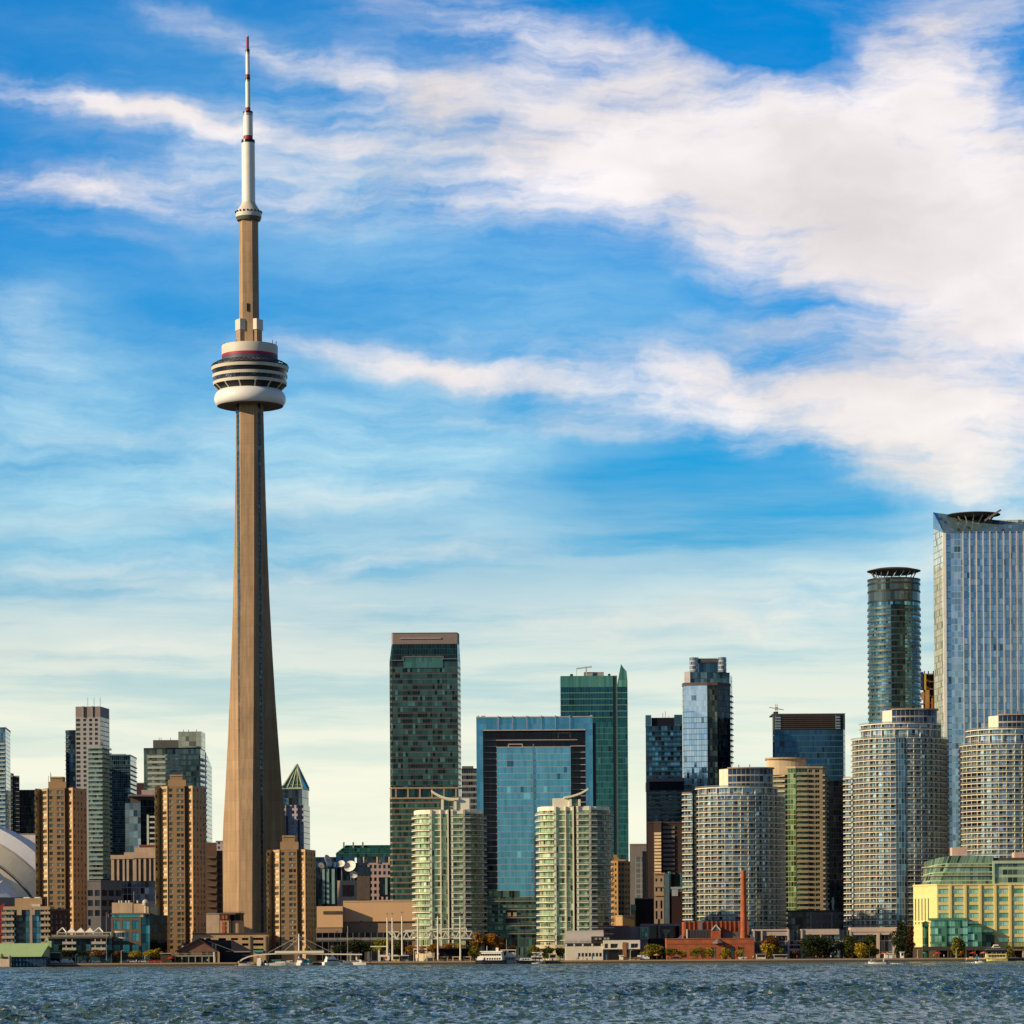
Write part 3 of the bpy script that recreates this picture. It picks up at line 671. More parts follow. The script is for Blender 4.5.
# ---- far left glass towers
def left_edge():
    ch = chain((-34, 2155), (6.2, 2150), (10.9, 2186))
    T = building('balcony_tower', 'blue glass tower with white balconies at the left edge', ch, 'condo tower'); z1 = Z(728.5, 2150)
    m = curtain('blue_glass_a', 2.7, 1.5, (.02, .06, .10), (.12, .26, .36), (.08, .09, .10), .12, .07, metal=.6)
    body(T, 'glass_wall', ch, 15, G, z1, m); parapet(T, 'parapet', ch, 15, z1, .8, DARK)
    zs = [Z(744, 2150)-2.72*k for k in range(25)]
    slabs(T, 'balcony', off(ch[:2]+[ch[1]], 0)[:2], zs, 1.5, .35, mat('balcony_pale', (.55, .57, .55), .7), rail=[railglass('rail_glass_pale', (.32, .42, .42), .5), STEEL], rh=.7)
    ch = chain((10.9, 2260), (13, 2260), (13.05, 2262), (20, 2262))
    T = building('slim_tower', 'slim grey stepped tower with balconies right of the left-edge glass tower', ch, 'condo tower'); z1 = Z(777, 2260)
    m = curtain('grey_glass_a', 2.9, 1.6, (.03, .035, .04), (.16, .19, .2), (.2, .19, .18), .2, .1, metal=.45)
    body(T, 'glass_wall', ch, 14, G, z1, m); parapet(T, 'parapet', ch, 14, z1, 1.0, CONC)
    mb = MB(); mb.box(*[X(11, 2264), X(12.6, 2264)], 2262, 2272, z1+1, Z(773, 2262)); mb.build('stair_tower', CONC, T)
    slabs(T, 'balcony', ch[2:], [z1-4-2.9*k for k in range(20)], 1.2, .3, mat('balcony_grey', (.36, .35, .33), .8))
    ch = chain((20, 2210), (36.5, 2210))
    T = building('black_office_block', 'low black office block behind the leftmost tan tower', ch, 'office building'); z1 = Z(791, 2210)
    m = curtain('black_glass', 4.6, 1.5, (.004, .005, .008), (.02, .025, .035), (.03, .03, .032), .05, .04, metal=.4)
    body(T, 'glass_wall', ch, 20, G, z1, m); parapet(T, 'parapet', ch, 20, z1, .8, DARK)
    slabs(T, 'floor_edge', ch, [Z(p, 2210) for p in (806, 813, 820, 827)], .15, .5, mat('dim_edge', (.14, .13, .12), .7))
left_edge()
def grey_tall():
    Y = 2100; ch = chain((76.3, Y), (101, Y-1), (110, Y+22))
    T = building('grey_condo_tower', 'tall slim grey tower with three roof aerials and stacked pale balconies', ch, 'condo tower'); z1 = Z(717, Y); zt = Z(706.5, Y)
    gw = mat('warm_grey_wall', (.36, .345, .34), .8, var=.08)
    pitch = 2.94; mb = MB(); cl = close(ch, 6); A, B = ch[0], ch[1]; L = math.hypot(B[0]-A[0], B[1]-A[1])
    M = (A[0]+(B[0]-A[0])*.5, A[1]+(B[1]-A[1])*.5); zm = Z(748, Y)
    rows = [(z1-2.6-pitch*k-.2, z1-.9-pitch*k-.2) for k in range(54)]
    up = [r for r in rows if r[0] > zm]
    wall_windows(T, mb, A, M, G, z1, [(L*.02, L*.19), (L*.31, L*.43)], rows)
    wall_windows(T, mb, M, B, zm, z1, [(L*.05, L*.17), (L*.28, L*.40)], up)
    mb.side(ch[1], ch[2], zm, z1); mb.side(ch[2], cl[3], G, z1); mb.side(cl[3], cl[4], G, z1); mb.side(cl[4], ch[0], G, z1); mb.face([(p[0], p[1], z1) for p in cl])
    mb.build('wall', gw, T); hang_windows(T, PANED, DFRAME)
    cr = mat('crown_brown_grey', (.27, .22, .20), .7, var=.1); mb = MB(); mb.prism(cl, z1, zt); mb.build('crown', cr, T)
    for q in (.30, .68):
        x = A[0]+(B[0]-A[0])*q; mb = MB(); mb.box(x-.3, x+.3, Y-1.35, Y-.6, z1, zt+.3); mb.build('crown_rib', gw, T)
    sb = [(B[0]-.02, B[1]), ch[2]]
    gg = curtain('green_balcony_glass', pitch, 1.3, (.03, .06, .06), (.22, .34, .30), (.12, .14, .13), .15, .1, metal=.5)
    c2 = [M, B, ch[2]]
    mb = MB(); mb.side(M, B, G, zm, 0); mb.side(B, ch[2], G, zm, 0, 12); mb.build('glass_wall', gg, T)
    mb = MB(); u = 0
    dk = curtain('dark_side_glass', pitch, 1.3, (.02, .03, .05), (.12, .16, .22), (.14, .13, .14), .2, .1, metal=.5)
    mb.side(off(sb, .06)[0], off(sb, .06)[1], zm, z1); mb.build('side_glazing', dk, T)
    slabs(T, 'balcony', c2, [zm-pitch*k for k in range(30)], 1.5, .3, mat('balcony_pale_grey', (.50, .53, .50), .7), rail=[railglass('rail_green', (.34, .45, .40), .45), mat('rail_cap', (.6, .62, .56), .5)], rh=.85)
    for px in (88, 94.3, 100.4):
        mb = MB(); x = X(px, Y); mb.tube((x, Y+3, zt), (x, Y+3, Z(697, Y)), .16, n=5); mb.build('aerial', STEEL, T)
    ch = chain((66.3, 2200), (70, 2198), (77, 2198))
    T = building('dark_glass_tower', 'narrow dark glass tower hard against the left side of the grey tower', ch, 'condo tower'); z1 = Z(731.5, 2200)
    body(T, 'glass_wall', ch, 15, G, z1, curtain('navy_glass', 3.0, 1.4, (.006, .012, .02), (.05, .10, .15), (.02, .025, .03), .1, .08, metal=.55)); parapet(T, 'parapet', ch, 15, z1, .8, DARK)
    slabs(T, 'balcony', ch[:2], [z1-4-3*k for k in range(36)], .9, .35, mat('balcony_blue', (.12, .22, .28), .5))
    Y = 2180; ch = chain((110, Y), (131, Y), (137, Y+34))
    T = building('blue_glass_tower', 'dark blue glass tower right of the tall grey tower', ch, 'condo tower'); z1 = Z(756, Y)
    m = curtain('blue_glass_b', 3.0, 1.3, (.008, .03, .05), (.05, .14, .19), (.07, .12, .14), .12, .1, metal=.6)
    body(T, 'glass_wall', ch, 10, G, z1, m); parapet(T, 'parapet', ch, 10, z1, .9, mat('teal_metal', (.04, .14, .18), .4))
    mb = MB(); mb.box(X(111, Y), X(124, Y), Y+8, Y+20, z1, Z(753, Y)); mb.build('plant_room', mat('cream_box', (.55, .50, .42), .7), T)
    slabs(T, 'balcony', ch[:2], [z1-7-3.0*k for k in range(33)], .7, .25, mat('balcony_dark_blue', (.12, .17, .19), .6))
    mb = MB()
    for z in [z1-7-3.0*k for k in range(16)]: pass
    slabs(T, 'side_balcony', [off(ch, 0)[1], ch[2]], [z1-6-3.0*k for k in range(33)], .6, .6, mat('balcony_dark_blue', (.1, .2, .25), .6))
    plain_block('maroon_block', 'small dark maroon block between the dark blue tower and the grey-green tower', 'building', chain((137, 2300), (145, 2300)), 15, 783.5, mat('maroon_wall', (.06, .03, .03), .8))
grey_tall()
def grey_green():
    Y = 2150; ch = chain((144.3, Y), (201, Y-1), (205.5, Y+22))
    T = building('grey_green_tower', 'broad grey-green tower with wide pale bands behind the second tan tower', ch, 'office tower'); z1 = Z(749, Y)
    m = curtain('green_grey_glass', 3.55, 1.7, (.03, .06, .05), (.22, .28, .22), (.14, .16, .14), .08, .06, metal=.5)
    body(T, 'glass_wall', ch, 10, G, z1, m); parapet(T, 'parapet', ch, 10, z1, .8, DARK)
    left = [ch[0], (ch[0][0]+(ch[1][0]-ch[0][0])*.63, Y-.6)]; right = [left[1], ch[1]]
    slabs(T, 'floor_band', [(left[0][0]+2.5, left[0][1]), left[1]], [z1-4.1-3.55*k for k in range(28)], .5, 1.55, mat('pale_green_band', (.44, .47, .40), .7, var=.1))
    slabs(T, 'floor_edge', right, [z1-3.6-3.55*k for k in range(28)], .3, .6, mat('green_edge', (.30, .34, .27), .7))
    slabs(T, 'balcony', [ch[1], ch[2]], [z1-6-3.55*k for k in range(26)], 1.3, 1.2, mat('balcony_white', (.62, .62, .60), .6))
    mb = MB(); mb.box(X(153, Y), X(179.2, Y), Y+4, Y+18, z1, Z(739.5, Y)); mb.build('plant_room', mat('slate_panel', (.10, .11, .11), .6, var=.12), T)
    mb = MB(); c3 = chain((179, Y+1), (202, Y+.2), (206, Y+20)); mb.prism(close(c3, 4), z1, Z(731.5, Y)); mb.build('glass_box', curtain('glass_box_grid', 3.2, 2.3, (.28, .30, .24), (.42, .44, .36), (.16, .17, .15), .05, .05, metal=.3), T)
    for px in (158.5, 160.5, 170, 183, 188, 196):
        mb = MB(); x = X(px, Y); zb = Z(739.5, Y) if px < 179 else Z(731.5, Y); mb.tube((x, Y+8, zb), (x, Y+8, zb+1.8), .18, n=5); mb.build('aerial', DARK, T)
    Y = 2230; ch = chain((199, Y), (206.6, Y+2), (212.4, Y+40))
    T = building('slant_glass_condo', 'pale glass tower with a slanting top, right behind the grey-green tower', ch, 'condo tower')
    cl = close(ch, 6); zz = [Z(752, Y), Z(752, Y), Z(764, Y), Z(764, Y), Z(752, Y)]
    mb = MB(); mb.prism(cl, G, zz, 0, 1, only=[0, 3, 4]); mb.build('wall', [curtain('condo_dark', 3, 1.5, (.01, .02, .04), (.06, .1, .14), (.05, .06, .07), .1, .1), ROOF], T)
    mb = MB(); mb.side(ch[1], ch[2], G, zz[1], 0, 0, None, zz[2]); mb.side(ch[2], cl[3], G, zz[2]); mb.build('glass_wall', curtain('condo_pale', 3, 1.5, (.22, .36, .38), (.45, .6, .6), (.3, .4, .4), .1, .08, metal=.5), T)
    slabs(T, 'balcony', chain((200, Y-.1), (204.5, Y+1)), [Z(754, Y)-3*k for k in range(34)], 1.2, .9, mat('balcony_white', (.62, .62, .60), .6))
    # stepped brown tower, pale and small blocks behind
    Y = 1900
    ch = chain((206, Y), (217, Y), (217.05, Y+3), (223, Y+3))
    T = building('brown_balcony_tower', 'dark brown stepped tower with shaded balconies left of the observation tower', ch, 'apartment tower')
    bm_ = mat('brown_wall', (.12, .07, .045), .85)
    mb = MB(); mb.prism(close(ch[:2], 18), G, Z(842.5, Y)); mb.build('wall', bm_, T); mb = MB(); mb.prism(close(ch[2:], 14), G, Z(850.5, Y)); mb.build('wall', bm_, T)
    slabs(T, 'balcony', chain((207, Y), (216.5, Y)), [Z(856+7.0*k, Y) for k in range(9)], 1.3, 1.3, mat('balcony_brown', (.14, .085, .06), .85))
    slabs(T, 'balcony', chain((217.5, Y+3), (222.5, Y+3)), [Z(859+7.0*k, Y) for k in range(9)], 1.3, 1.3, mat('balcony_brown', (.14, .085, .06), .85))
    plain_block('pale_office', 'small pale block with blue windows just left of the observation tower', 'building', chain((216, 2500), (226, 2500)), 15, 841.5, curtain('pale_grid', 3.6, 3.4, (.03, .06, .12), (.06, .10, .2), (.50, .42, .40), .45, .45, metal=.3))
grey_green()
def mids():
    Y = 2060; ch = chain((125.5, Y), (141, Y-1), (156, Y+6))
    T = building('glass_midrise', 'mid-rise with grey-blue gridded glass and an overhanging pink roof slab', ch, 'office building'); z1 = Z(803, Y)
    mb = MB(); mb.side(ch[0], ch[1], G, z1, 0); mb.build('glass_wall', curtain('grid_glass_grey', 4.4, 2.6, (.06, .11, .14), (.24, .34, .38), (.12, .11, .13), .12, .06, metal=.55), T)
    mb = MB(); c2 = [ch[1], ch[2]]; mb.prism(close(c2, 12), G, Z(800, Y)); mb.build('glass_wall', curtain('dark_grid_glass', 4.2, 2.0, (.008, .015, .025), (.05, .08, .1), (.04, .045, .05), .1, .07), T)
    mb = MB(); mb.prism(close(chain((131, Y+5), (156, Y+6)), 10), Z(803, Y), Z(796, Y)); mb.build('plant_room', mat('brown_panel', (.12, .09, .085), .7), T)
    mb = MB(); mb.prism(close(chain((128.5, Y-3), (156.5, Y+2)), 14), Z(796.3, Y), Z(794.6, Y)); mb.prism(close(chain((142, Y+1), (156.5, Y+2)), 10), Z(794.6, Y), Z(789.8, Y)); mb.build('roof', mat('pink_slab', (.50, .38, .34), .8), T)
    Yb = 2040; ch = chain((147.5, Yb), (156, Yb))
    T = building('white_balcony_block', 'small block with white framed balconies beside the gridded glass mid-rise', ch, 'apartment block'); z1 = Z(815.5, Yb)
    body(T, 'wall', ch, 12, G, z1, mat('shade_wall', (.05, .055, .05), .8)); slabs(T, 'balcony', ch, [Z(816+5.4*k, Yb) for k in range(6)], 1.4, 1.1, mat('balcony_pale_green', (.5, .56, .48), .7))
    mb = MB(); mb.box(X(147.5, Yb), X(149.5, Yb), Yb-1.6, Yb-.2, Z(845, Yb), z1+.4); mb.build('side_post', mat('balcony_pale_green', (.5, .56, .48), .7), T)
    Yc = 2030; ch = chain((139.5, Yc), (157, Yc))
    T = building('red_brown_block', 'low red-brown block behind the beige building with tall piers', ch, 'building'); body(T, 'wall', ch, 12, G, Z(846, Yc), mat('red_brown_wall', (.20, .07, .045), .8)); parapet(T, 'parapet', ch, 12, Z(846, Yc), .7, mat('red_brown_cap', (.25, .09, .06), .8))
    Y = 2000; T = building('pier_building', 'beige building with tall piers and dark glass between them', chain((112, Y), (156, Y)), 'office building')
    be = mat('beige_stone', (.50, .36, .25), .85)
    body(T, 'glass_wall', chain((112, Y+.8), (156, Y+.8)), 20, Z(902, Y), Z(856, Y), curtain('bronze_glass', 4, 1.2, (.01, .008, .01), (.05, .035, .035), (.04, .03, .03), .06, .1, metal=.4))
    for p0, p1 in ((111.5, 114.5), (117.3, 119.5), (123, 125), (127, 129.2), (133.2, 136.8), (139, 141), (144, 146.4), (149.6, 151.2), (154, 156)):
        mb = MB(); mb.box(X(p0, Y), X(p1, Y), Y-.9, Y+.79, Z(881, Y), Z(858.5, Y)); mb.build('pier', be, T)
    mb = MB(); mb.box(X(111, Y), X(134, Y), Y-1.3, Y+6, Z(859, Y), Z(855, Y)); mb.box(X(124.5, Y), X(157, Y), Y-1.0, Y+7, Z(855.0, Y)+.01, Z(852.4, Y)); mb.box(X(133.6, Y), X(157, Y), Y-1.32, Y+4, Z(858.2, Y), Z(855.02, Y)); mb.build('cornice', be, T)
    mb = MB(); mb.box(X(134.5, Y), X(156, Y), Y+2, Y+10, Z(852.3, Y), Z(847.5, Y)); mb.build('plant_room', be, T)
    body(T, 'podium', chain((110, Y-2), (157, Y-2)), 18, G, Z(881.4, Y), curtain('podium_blue', 4, 2.6, (.006, .012, .03), (.05, .09, .16), (.03, .03, .04), .12, .1))
    Y = 1940; ch = chain((87, Y), (101, Y), (122, Y+8)); T = building('grey_podium', 'grey concrete block with dark window strips between two tan towers', ch, 'building')
    gc = mat('mid_concrete', (.20, .185, .175), .85); z1 = Z(881.5, Y); mb = MB(); cl = close(ch, 12); pit = 9.0*Y/F
    rows = [(Z(896+10*k, Y), Z(890+10*k, Y)) for k in range(3)]
    for i in range(len(cl)):
        A, B = cl[i], cl[(i+1) % len(cl)]; l = math.hypot(B[0]-A[0], B[1]-A[1])
        if i == 0: wall_windows(T, mb, A, B, G, z1, even(l, 2, l*.36), rows, 0, .5)
        elif i == 1: wall_windows(T, mb, A, B, G, z1, even(l, 3, l*.25), rows, 0, .5)
        else: mb.side(A, B, G, z1)
    mb.face([(p[0], p[1], z1) for p in cl], 1); mb.build('wall', [gc, ROOF], T); hang_windows(T, PANED, DFRAME); parapet(T, 'parapet', ch, 12, z1, .8, gc)
    mb = MB(); mb.prism(close(off(chain((88, Y-.3), (122, Y+8)), .3), 1), Z(925, Y), Z(919, Y)); mb.build('sign_band', mat('indigo_panel', (.02, .018, .08), .5), T)
mids()
# ---- pyramid-topped tower
def pyramid_tower():
    Y = 2250; T = building('pyramid_tower', 'pink gridded tower topped by a green glass pyramid', chain((284, Y), (310, Y)), 'office tower')
    ch = chain((281, Y), (304, Y-1), (310.2, Y+26)); z1 = Z(805, Y)
    pk = curtain('pink_grid', 3.75, 3.1, (.02, .04, .10), (.06, .11, .22), (.52, .42, .42), .42, .42, metal=.35)
    mb = MB(); mb.side(ch[0], ch[1], G, z1); mb.build('wall', pk, T)
    mb = MB(); mb.side(ch[1], ch[2], G, z1); mb.prism(close(ch, 8), G, z1, 0, top=True, only=[2, 3, 4]); mb.build('glass_wall', curtain('pyr_side', 3.75, 1.5, (.01, .03, .06), (.06, .13, .2), (.04, .06, .09), .1, .08), T)
    for p0, p1 in ((286.5, 288.2), (298, 300)):
        mb = MB(); mb.box(X(p0, Y), X(p1, Y), Y-1.6, Y-.3, Z(905, Y), z1); mb.build('glass_strip', mat('navy_strip', (.02, .04, .08), .3), T)
    c2 = chain((282.5, Y+1), (302.5, Y), (309, Y+22)); z2 = Z(789, Y); body(T, 'upper_storey', c2, 7, z1, z2, curtain('pyr_dark', 6, 2.2, (.01, .015, .025), (.12, .2, .24), (.03, .03, .04), .06, .12))
    parapet(T, 'cornice', c2, 7, z2, 1.2, mat('pale_green_metal', (.42, .50, .36), .5), .6)
    bx = [pt(283, Y), pt(303, Y), pt(309, Y+20), (X(309, Y+20)-12.8, Y+22)]; mx = sum(p[0] for p in bx)/4; my = sum(p[1] for p in bx)/4
    ap = (X(296.5, Y), my, Z(764.5, Y)); zb = z2+1.2
    mb = MB()
    for i in range(4):
        A, B = bx[i], bx[(i+1) % 4]; mb.face([(A[0], A[1], zb), (B[0], B[1], zb), ap], 0)
    mb.build('pyramid', curtain('pyr_glass', 2.4, 2.0, (.02, .10, .09), (.10, .28, .22), (.3, .34, .22), .1, .1, metal=.6), T)
    for A in bx:
        mb = MB(); mb.bar((A[0], A[1], zb), (ap[0], ap[1], ap[2]+.6), 1.1); mb.build('ridge', mat('pale_green_metal', (.42, .50, .36), .5), T)
    for q in (.25, .5, .75):
        A, B = bx[0], bx[1]; a = (A[0]+(B[0]-A[0])*q, A[1]+(B[1]-A[1])*q-.15, zb); mb = MB(); mb.bar(a, (ap[0]+(a[0]-ap[0])*.15, ap[1]+(a[1]-ap[1])*.15-.1, ap[2]+(zb-ap[2])*.15), .55); mb.build('rafter', mat('pale_green_metal', (.42, .50, .36), .5), T)
pyramid_tower()
# ---- broadcasting block with dishes
def broadcast():
    Y = 2150; T = building('broadcast_building', 'broad pink gridded building with a long green glass roof', chain((316, Y), (394, Y)), 'office building')
    body(T, 'blue_wing', chain((314, Y-4), (355, Y-4)), 20, G, Z(857, Y), curtain('blue_wing_glass', 3.5, 1.6, (.01, .04, .09), (.04, .12, .22), (.02, .06, .1), .08, .06, metal=.6))
    ch = chain((355, Y-1), (396, Y-1)); pk = mat('pink_stone', (.50, .37, .34), .85); mb = MB(); z1 = Z(863, Y); A, B = ch; l = B[0]-A[0]
    rows = [(Z(868.6+6.3*k, Y), Z(865+6.3*k, Y)) for k in range(6)]; p = l/9
    wall_windows(T, mb, A, B, G, z1, even(l, 9, p*.55), rows, 0, .5); mb.prism(close(ch, 15), G, z1, 0, top=True, only=[1, 2, 3]); mb.build('wall', pk, T); hang_windows(T, winglass('blue_pane', (.01, .02, .05), (.04, .08, .16), .4), DFRAME)
    body(T, 'upper_storey', chain((357, Y), (396, Y)), 15, z1, Z(855, Y), curtain('dark_upper', 6, 2.6, (.02, .04, .05), (.28, .34, .34), (.06, .07, .08), .05, .08))
    for px in (364.5, 378, 390):
        mb = MB(); mb.tube((X(px, Y), Y-1.4, z1), (X(px, Y), Y-1.4, Z(857, Y)), .7, n=8); mb.build('vent_pipe', mat('beige_stone', (.5, .36, .25), .85), T)
    zt = Z(845, Y); ze = Z(853.5, Y); mb = MB()
    xl0, xl1, xr = X(336, Y), X(346, Y), X(398, Y)
    mb.face([(xl0, Y-2, ze), (xr, Y-2, ze), (xr, Y+4, zt), (xl1, Y+4, zt)], 0, [(0, -8), (40, -8), (40, 0), (6, 0)]); mb.face([(xl0, Y+22, ze), (xl0, Y-2, ze), (xl1, Y+4, zt), (xl1, Y+16, zt)], 0); mb.face([(xl1, Y+4, zt), (xr, Y+4, zt), (xr, Y+16, zt), (xl1, Y+16, zt)], 0); mb.box(xl0+.2, xr-.2, Y-1.8, Y+20, Z(857, Y)+.02, ze-.01)
    mb.build('roof', curtain('green_roof_glass', 3.2, 1.7, (.008, .07, .06), (.03, .14, .11), (.02, .09, .07), .08, .08, metal=.5), T)
    for px in (344, 353.5, 363):
        mb = MB(); mb.box(X(px, Y)-.5, X(px, Y)+.5, Y+2, Y+3, Z(850, Y), Z(842, Y)); mb.build('roof_mast', mat('grey_green', (.25, .3, .25), .6), T)
    mb = MB(); mb.box(X(379.5, Y), X(391, Y), Y-1.6, Y-1.05, Z(896, Y), Z(877.5, Y)); mb.build('entrance_glass', curtain('entr', 5, 2.4, (.005, .008, .02), (.03, .04, .05), (.02, .02, .03), .05, .05), T)
    mb = MB(); mb.box(X(385.4, Y), X(387.6, Y), Y-2.0, Y-1.61, Z(895, Y), Z(878, Y)); mb.build('light_strip', mat('pale_cyan', (.25, .42, .42), .3), T)
    # dark faceted glass block with the pink framed gate
    Y2 = 2080; T = building('dark_glass_block', 'dark glass block with pale vertical strips under the satellite dishes', chain((316, Y2), (337, Y2)), 'office building')
    body(T, 'glass_wall', chain((316, Y2+4), (322, Y2+4), (326, Y2), (337, Y2), (341, Y2+6), (371, Y2+6)), 12, G, Z(867, Y2), curtain('dark_facet', 5, 1.5, (.004, .01, .02), (.03, .06, .09), (.02, .02, .03), .05, .06, metal=.6))
    for p0, p1 in ((322.5, 325.2), (327, 329.4), (332, 335)):
        mb = MB(); mb.box(X(p0, Y2), X(p1, Y2), Y2-1.2, Y2-.2+3*(p0 < 326), Z(904, Y2), Z(869, Y2)); mb.build('glass_strip', mat('pale_cyan', (.25, .42, .42), .3), T)
    mb = MB(); mb.prism(close(chain((357, Y2+3), (370, Y2+3)), 8), Z(900, Y2), Z(876, Y2)); mb.build('brown_wing', mat('brown_panel', (.12, .09, .085), .7), T)
    Y3 = 2040; T = building('framed_gate', 'pink stone portal framing a red cross-barred window', chain((338, Y3), (357, Y3)), 'portal'); z1 = Z(880.5, Y3)
    mb = MB(); A, B = chain((337.6, Y3), (357, Y3)); l = B[0]-A[0]
    wall_windows(T, mb, A, B, G, z1, [(l*.26, l*.87)], [(Z(896.5, Y3), Z(885, Y3))], 0, 1.2); mb.prism(close([A, B], 14), G, z1, only=[1, 2, 3]); mb.build('frame', mat('pale_pink_stone', (.58, .46, .38), .8), T); hang_windows(T, PANED, DFRAME)
    x0, x1 = A[0]+l*.26, A[0]+l*.87; mb = MB(); mb.box((x0+x1)/2-.35, (x0+x1)/2+.35, Y3+.6, Y3+1.1, Z(896.5, Y3), Z(885, Y3)); mb.box(x0, (x0+x1)/2-.36, Y3+.6, Y3+1.1, Z(891.2, Y3), Z(890, Y3)); mb.box((x0+x1)/2+.36, x1, Y3+.6, Y3+1.1, Z(891.2, Y3), Z(890, Y3)); mb.build('cross_bar', mat('signal_red', (.42, .03, .03), .5), T)
    labs = ['small satellite dish tilted left, leftmost on the dark glass block', 'tall narrow satellite dish seen almost edge-on', 'round white satellite dish below the blue wing, facing left', 'largest white satellite dish, above the pink portal', 'small round satellite dish directly over the pink portal']
    for (px, py, rx, ang, elv), lb in zip([(321, 866, 3.4, 38, 25), (327, 861, 6.2, 62, 22), (341.5, 864, 3.6, -12, 22), (350.5, 867, 6.2, -20, 28), (353.6, 875, 3.8, 8, 20)], labs):
        Yd = 2062; R = rx*Yd/F; D = thing('satellite_dish', lb, 'satellite dish', X(px, Yd), Yd+2, Z(py, Yd)-R, 'satellite dishes on the broadcast building')
        d = Vector((math.sin(math.radians(ang))*math.cos(math.radians(elv)), -math.cos(math.radians(ang))*math.cos(math.radians(elv)), math.sin(math.radians(elv))))
        q = d.to_track_quat('Z', 'Y').to_matrix(); c = Vector((X(px, Yd), Yd, Z(py, Yd)))
        mb = MB(); pr = [(0, 0), (R*.35, R*.03), (R*.7, R*.13), (R, R*.28), (R, R*.31), (R*.7, R*.17), (R*.35, R*.07), (0, R*.04)]
        tmp = MB(); tmp.lathe(pr, (0, 0, 0), 24)
        for f in tmp.f: mb.face([tuple(c+q @ Vector(tmp.v[i])) for i in f])
        mb.build('reflector', WHITE, D, smooth=True)
        mb = MB(); mb.tube(c+d*R*.04, c+d*R*.75, .12, n=5); mb.build('feed_arm', STEEL, D)
        mb = MB(); mb.bar(c-d*.1, (c.x, c.y+3, Z(886 if px > 338 else 872, Yd)), .6); mb.build('mount', STEEL, D)
broadcast()
def convention():
    Y = 1760; T = building('convention_hall', 'long blank beige hall in two steps behind the marina', chain((317, Y), (414, Y)), 'hall')
    b1 = mat('hall_beige', (.70, .44, .24), .85, var=.06, scale=.08); b2 = mat('hall_beige_shaded', (.34, .22, .14), .85, var=.08)  # second tone is the beige with the lower band's shade painted in
    body(T, 'wall', chain((343.3, Y), (420, Y)), 40, Z(921.5, Y), Z(901.8, Y), b1); parapet(T, 'parapet', chain((343.3, Y), (420, Y)), 40, Z(901.8, Y), .6, mat('hall_edge', (.62, .45, .27), .8))
    body(T, 'wall', chain((316.8, Y-6), (342.8, Y-6)), 40, Z(927.3, Y), Z(906.2, Y), b1)
    mb = MB(); mb.box(X(324, Y), X(342, Y), Y-6.35, Y-5.9, Z(914, Y), Z(911, Y)); mb.build('louvre', mat('louvre_brown', (.11, .07, .045), .8), T)
    body(T, 'base', chain((316.8, Y+1), (420, Y+1)), 36, G, Z(921.6, Y), b2)
    mb = MB(); mb.box(X(316.8, Y), X(342.8, Y), Y-5.6, Y+1, G+4, Z(927.4, Y)); mb.build('base', b2, T)
    # elevated road in front
    Y = 1690; T = building('elevated_road', 'grey elevated roadway on columns in front of the beige hall', chain((300, Y), (415, Y)), 'overpass')
    g1 = mat('road_concrete', (.16, .15, .145), .85)
    mb = MB(); mb.box(X(290, Y), X(560, Y), Y, Y+18, Z(941.5, Y), Z(939, Y)); mb.build('deck', g1, T)
    mb = MB(); mb.box(X(290, Y), X(560, Y), Y-.4, Y-.02, Z(940.3, Y), Z(937.6, Y)); mb.build('barrier', mat('barrier_grey', (.24, .23, .22), .8), T)
    for k in range(14):
        mb = MB(); x = X(296+k*18, Y); mb.box(x-.8, x+.8, Y+2, Y+16, G, Z(941.6, Y)); mb.build('column', g1, T)
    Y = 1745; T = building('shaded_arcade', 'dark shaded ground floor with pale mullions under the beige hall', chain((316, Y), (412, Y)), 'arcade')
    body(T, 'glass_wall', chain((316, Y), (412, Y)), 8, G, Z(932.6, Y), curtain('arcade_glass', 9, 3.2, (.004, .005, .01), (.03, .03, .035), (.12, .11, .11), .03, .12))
convention()
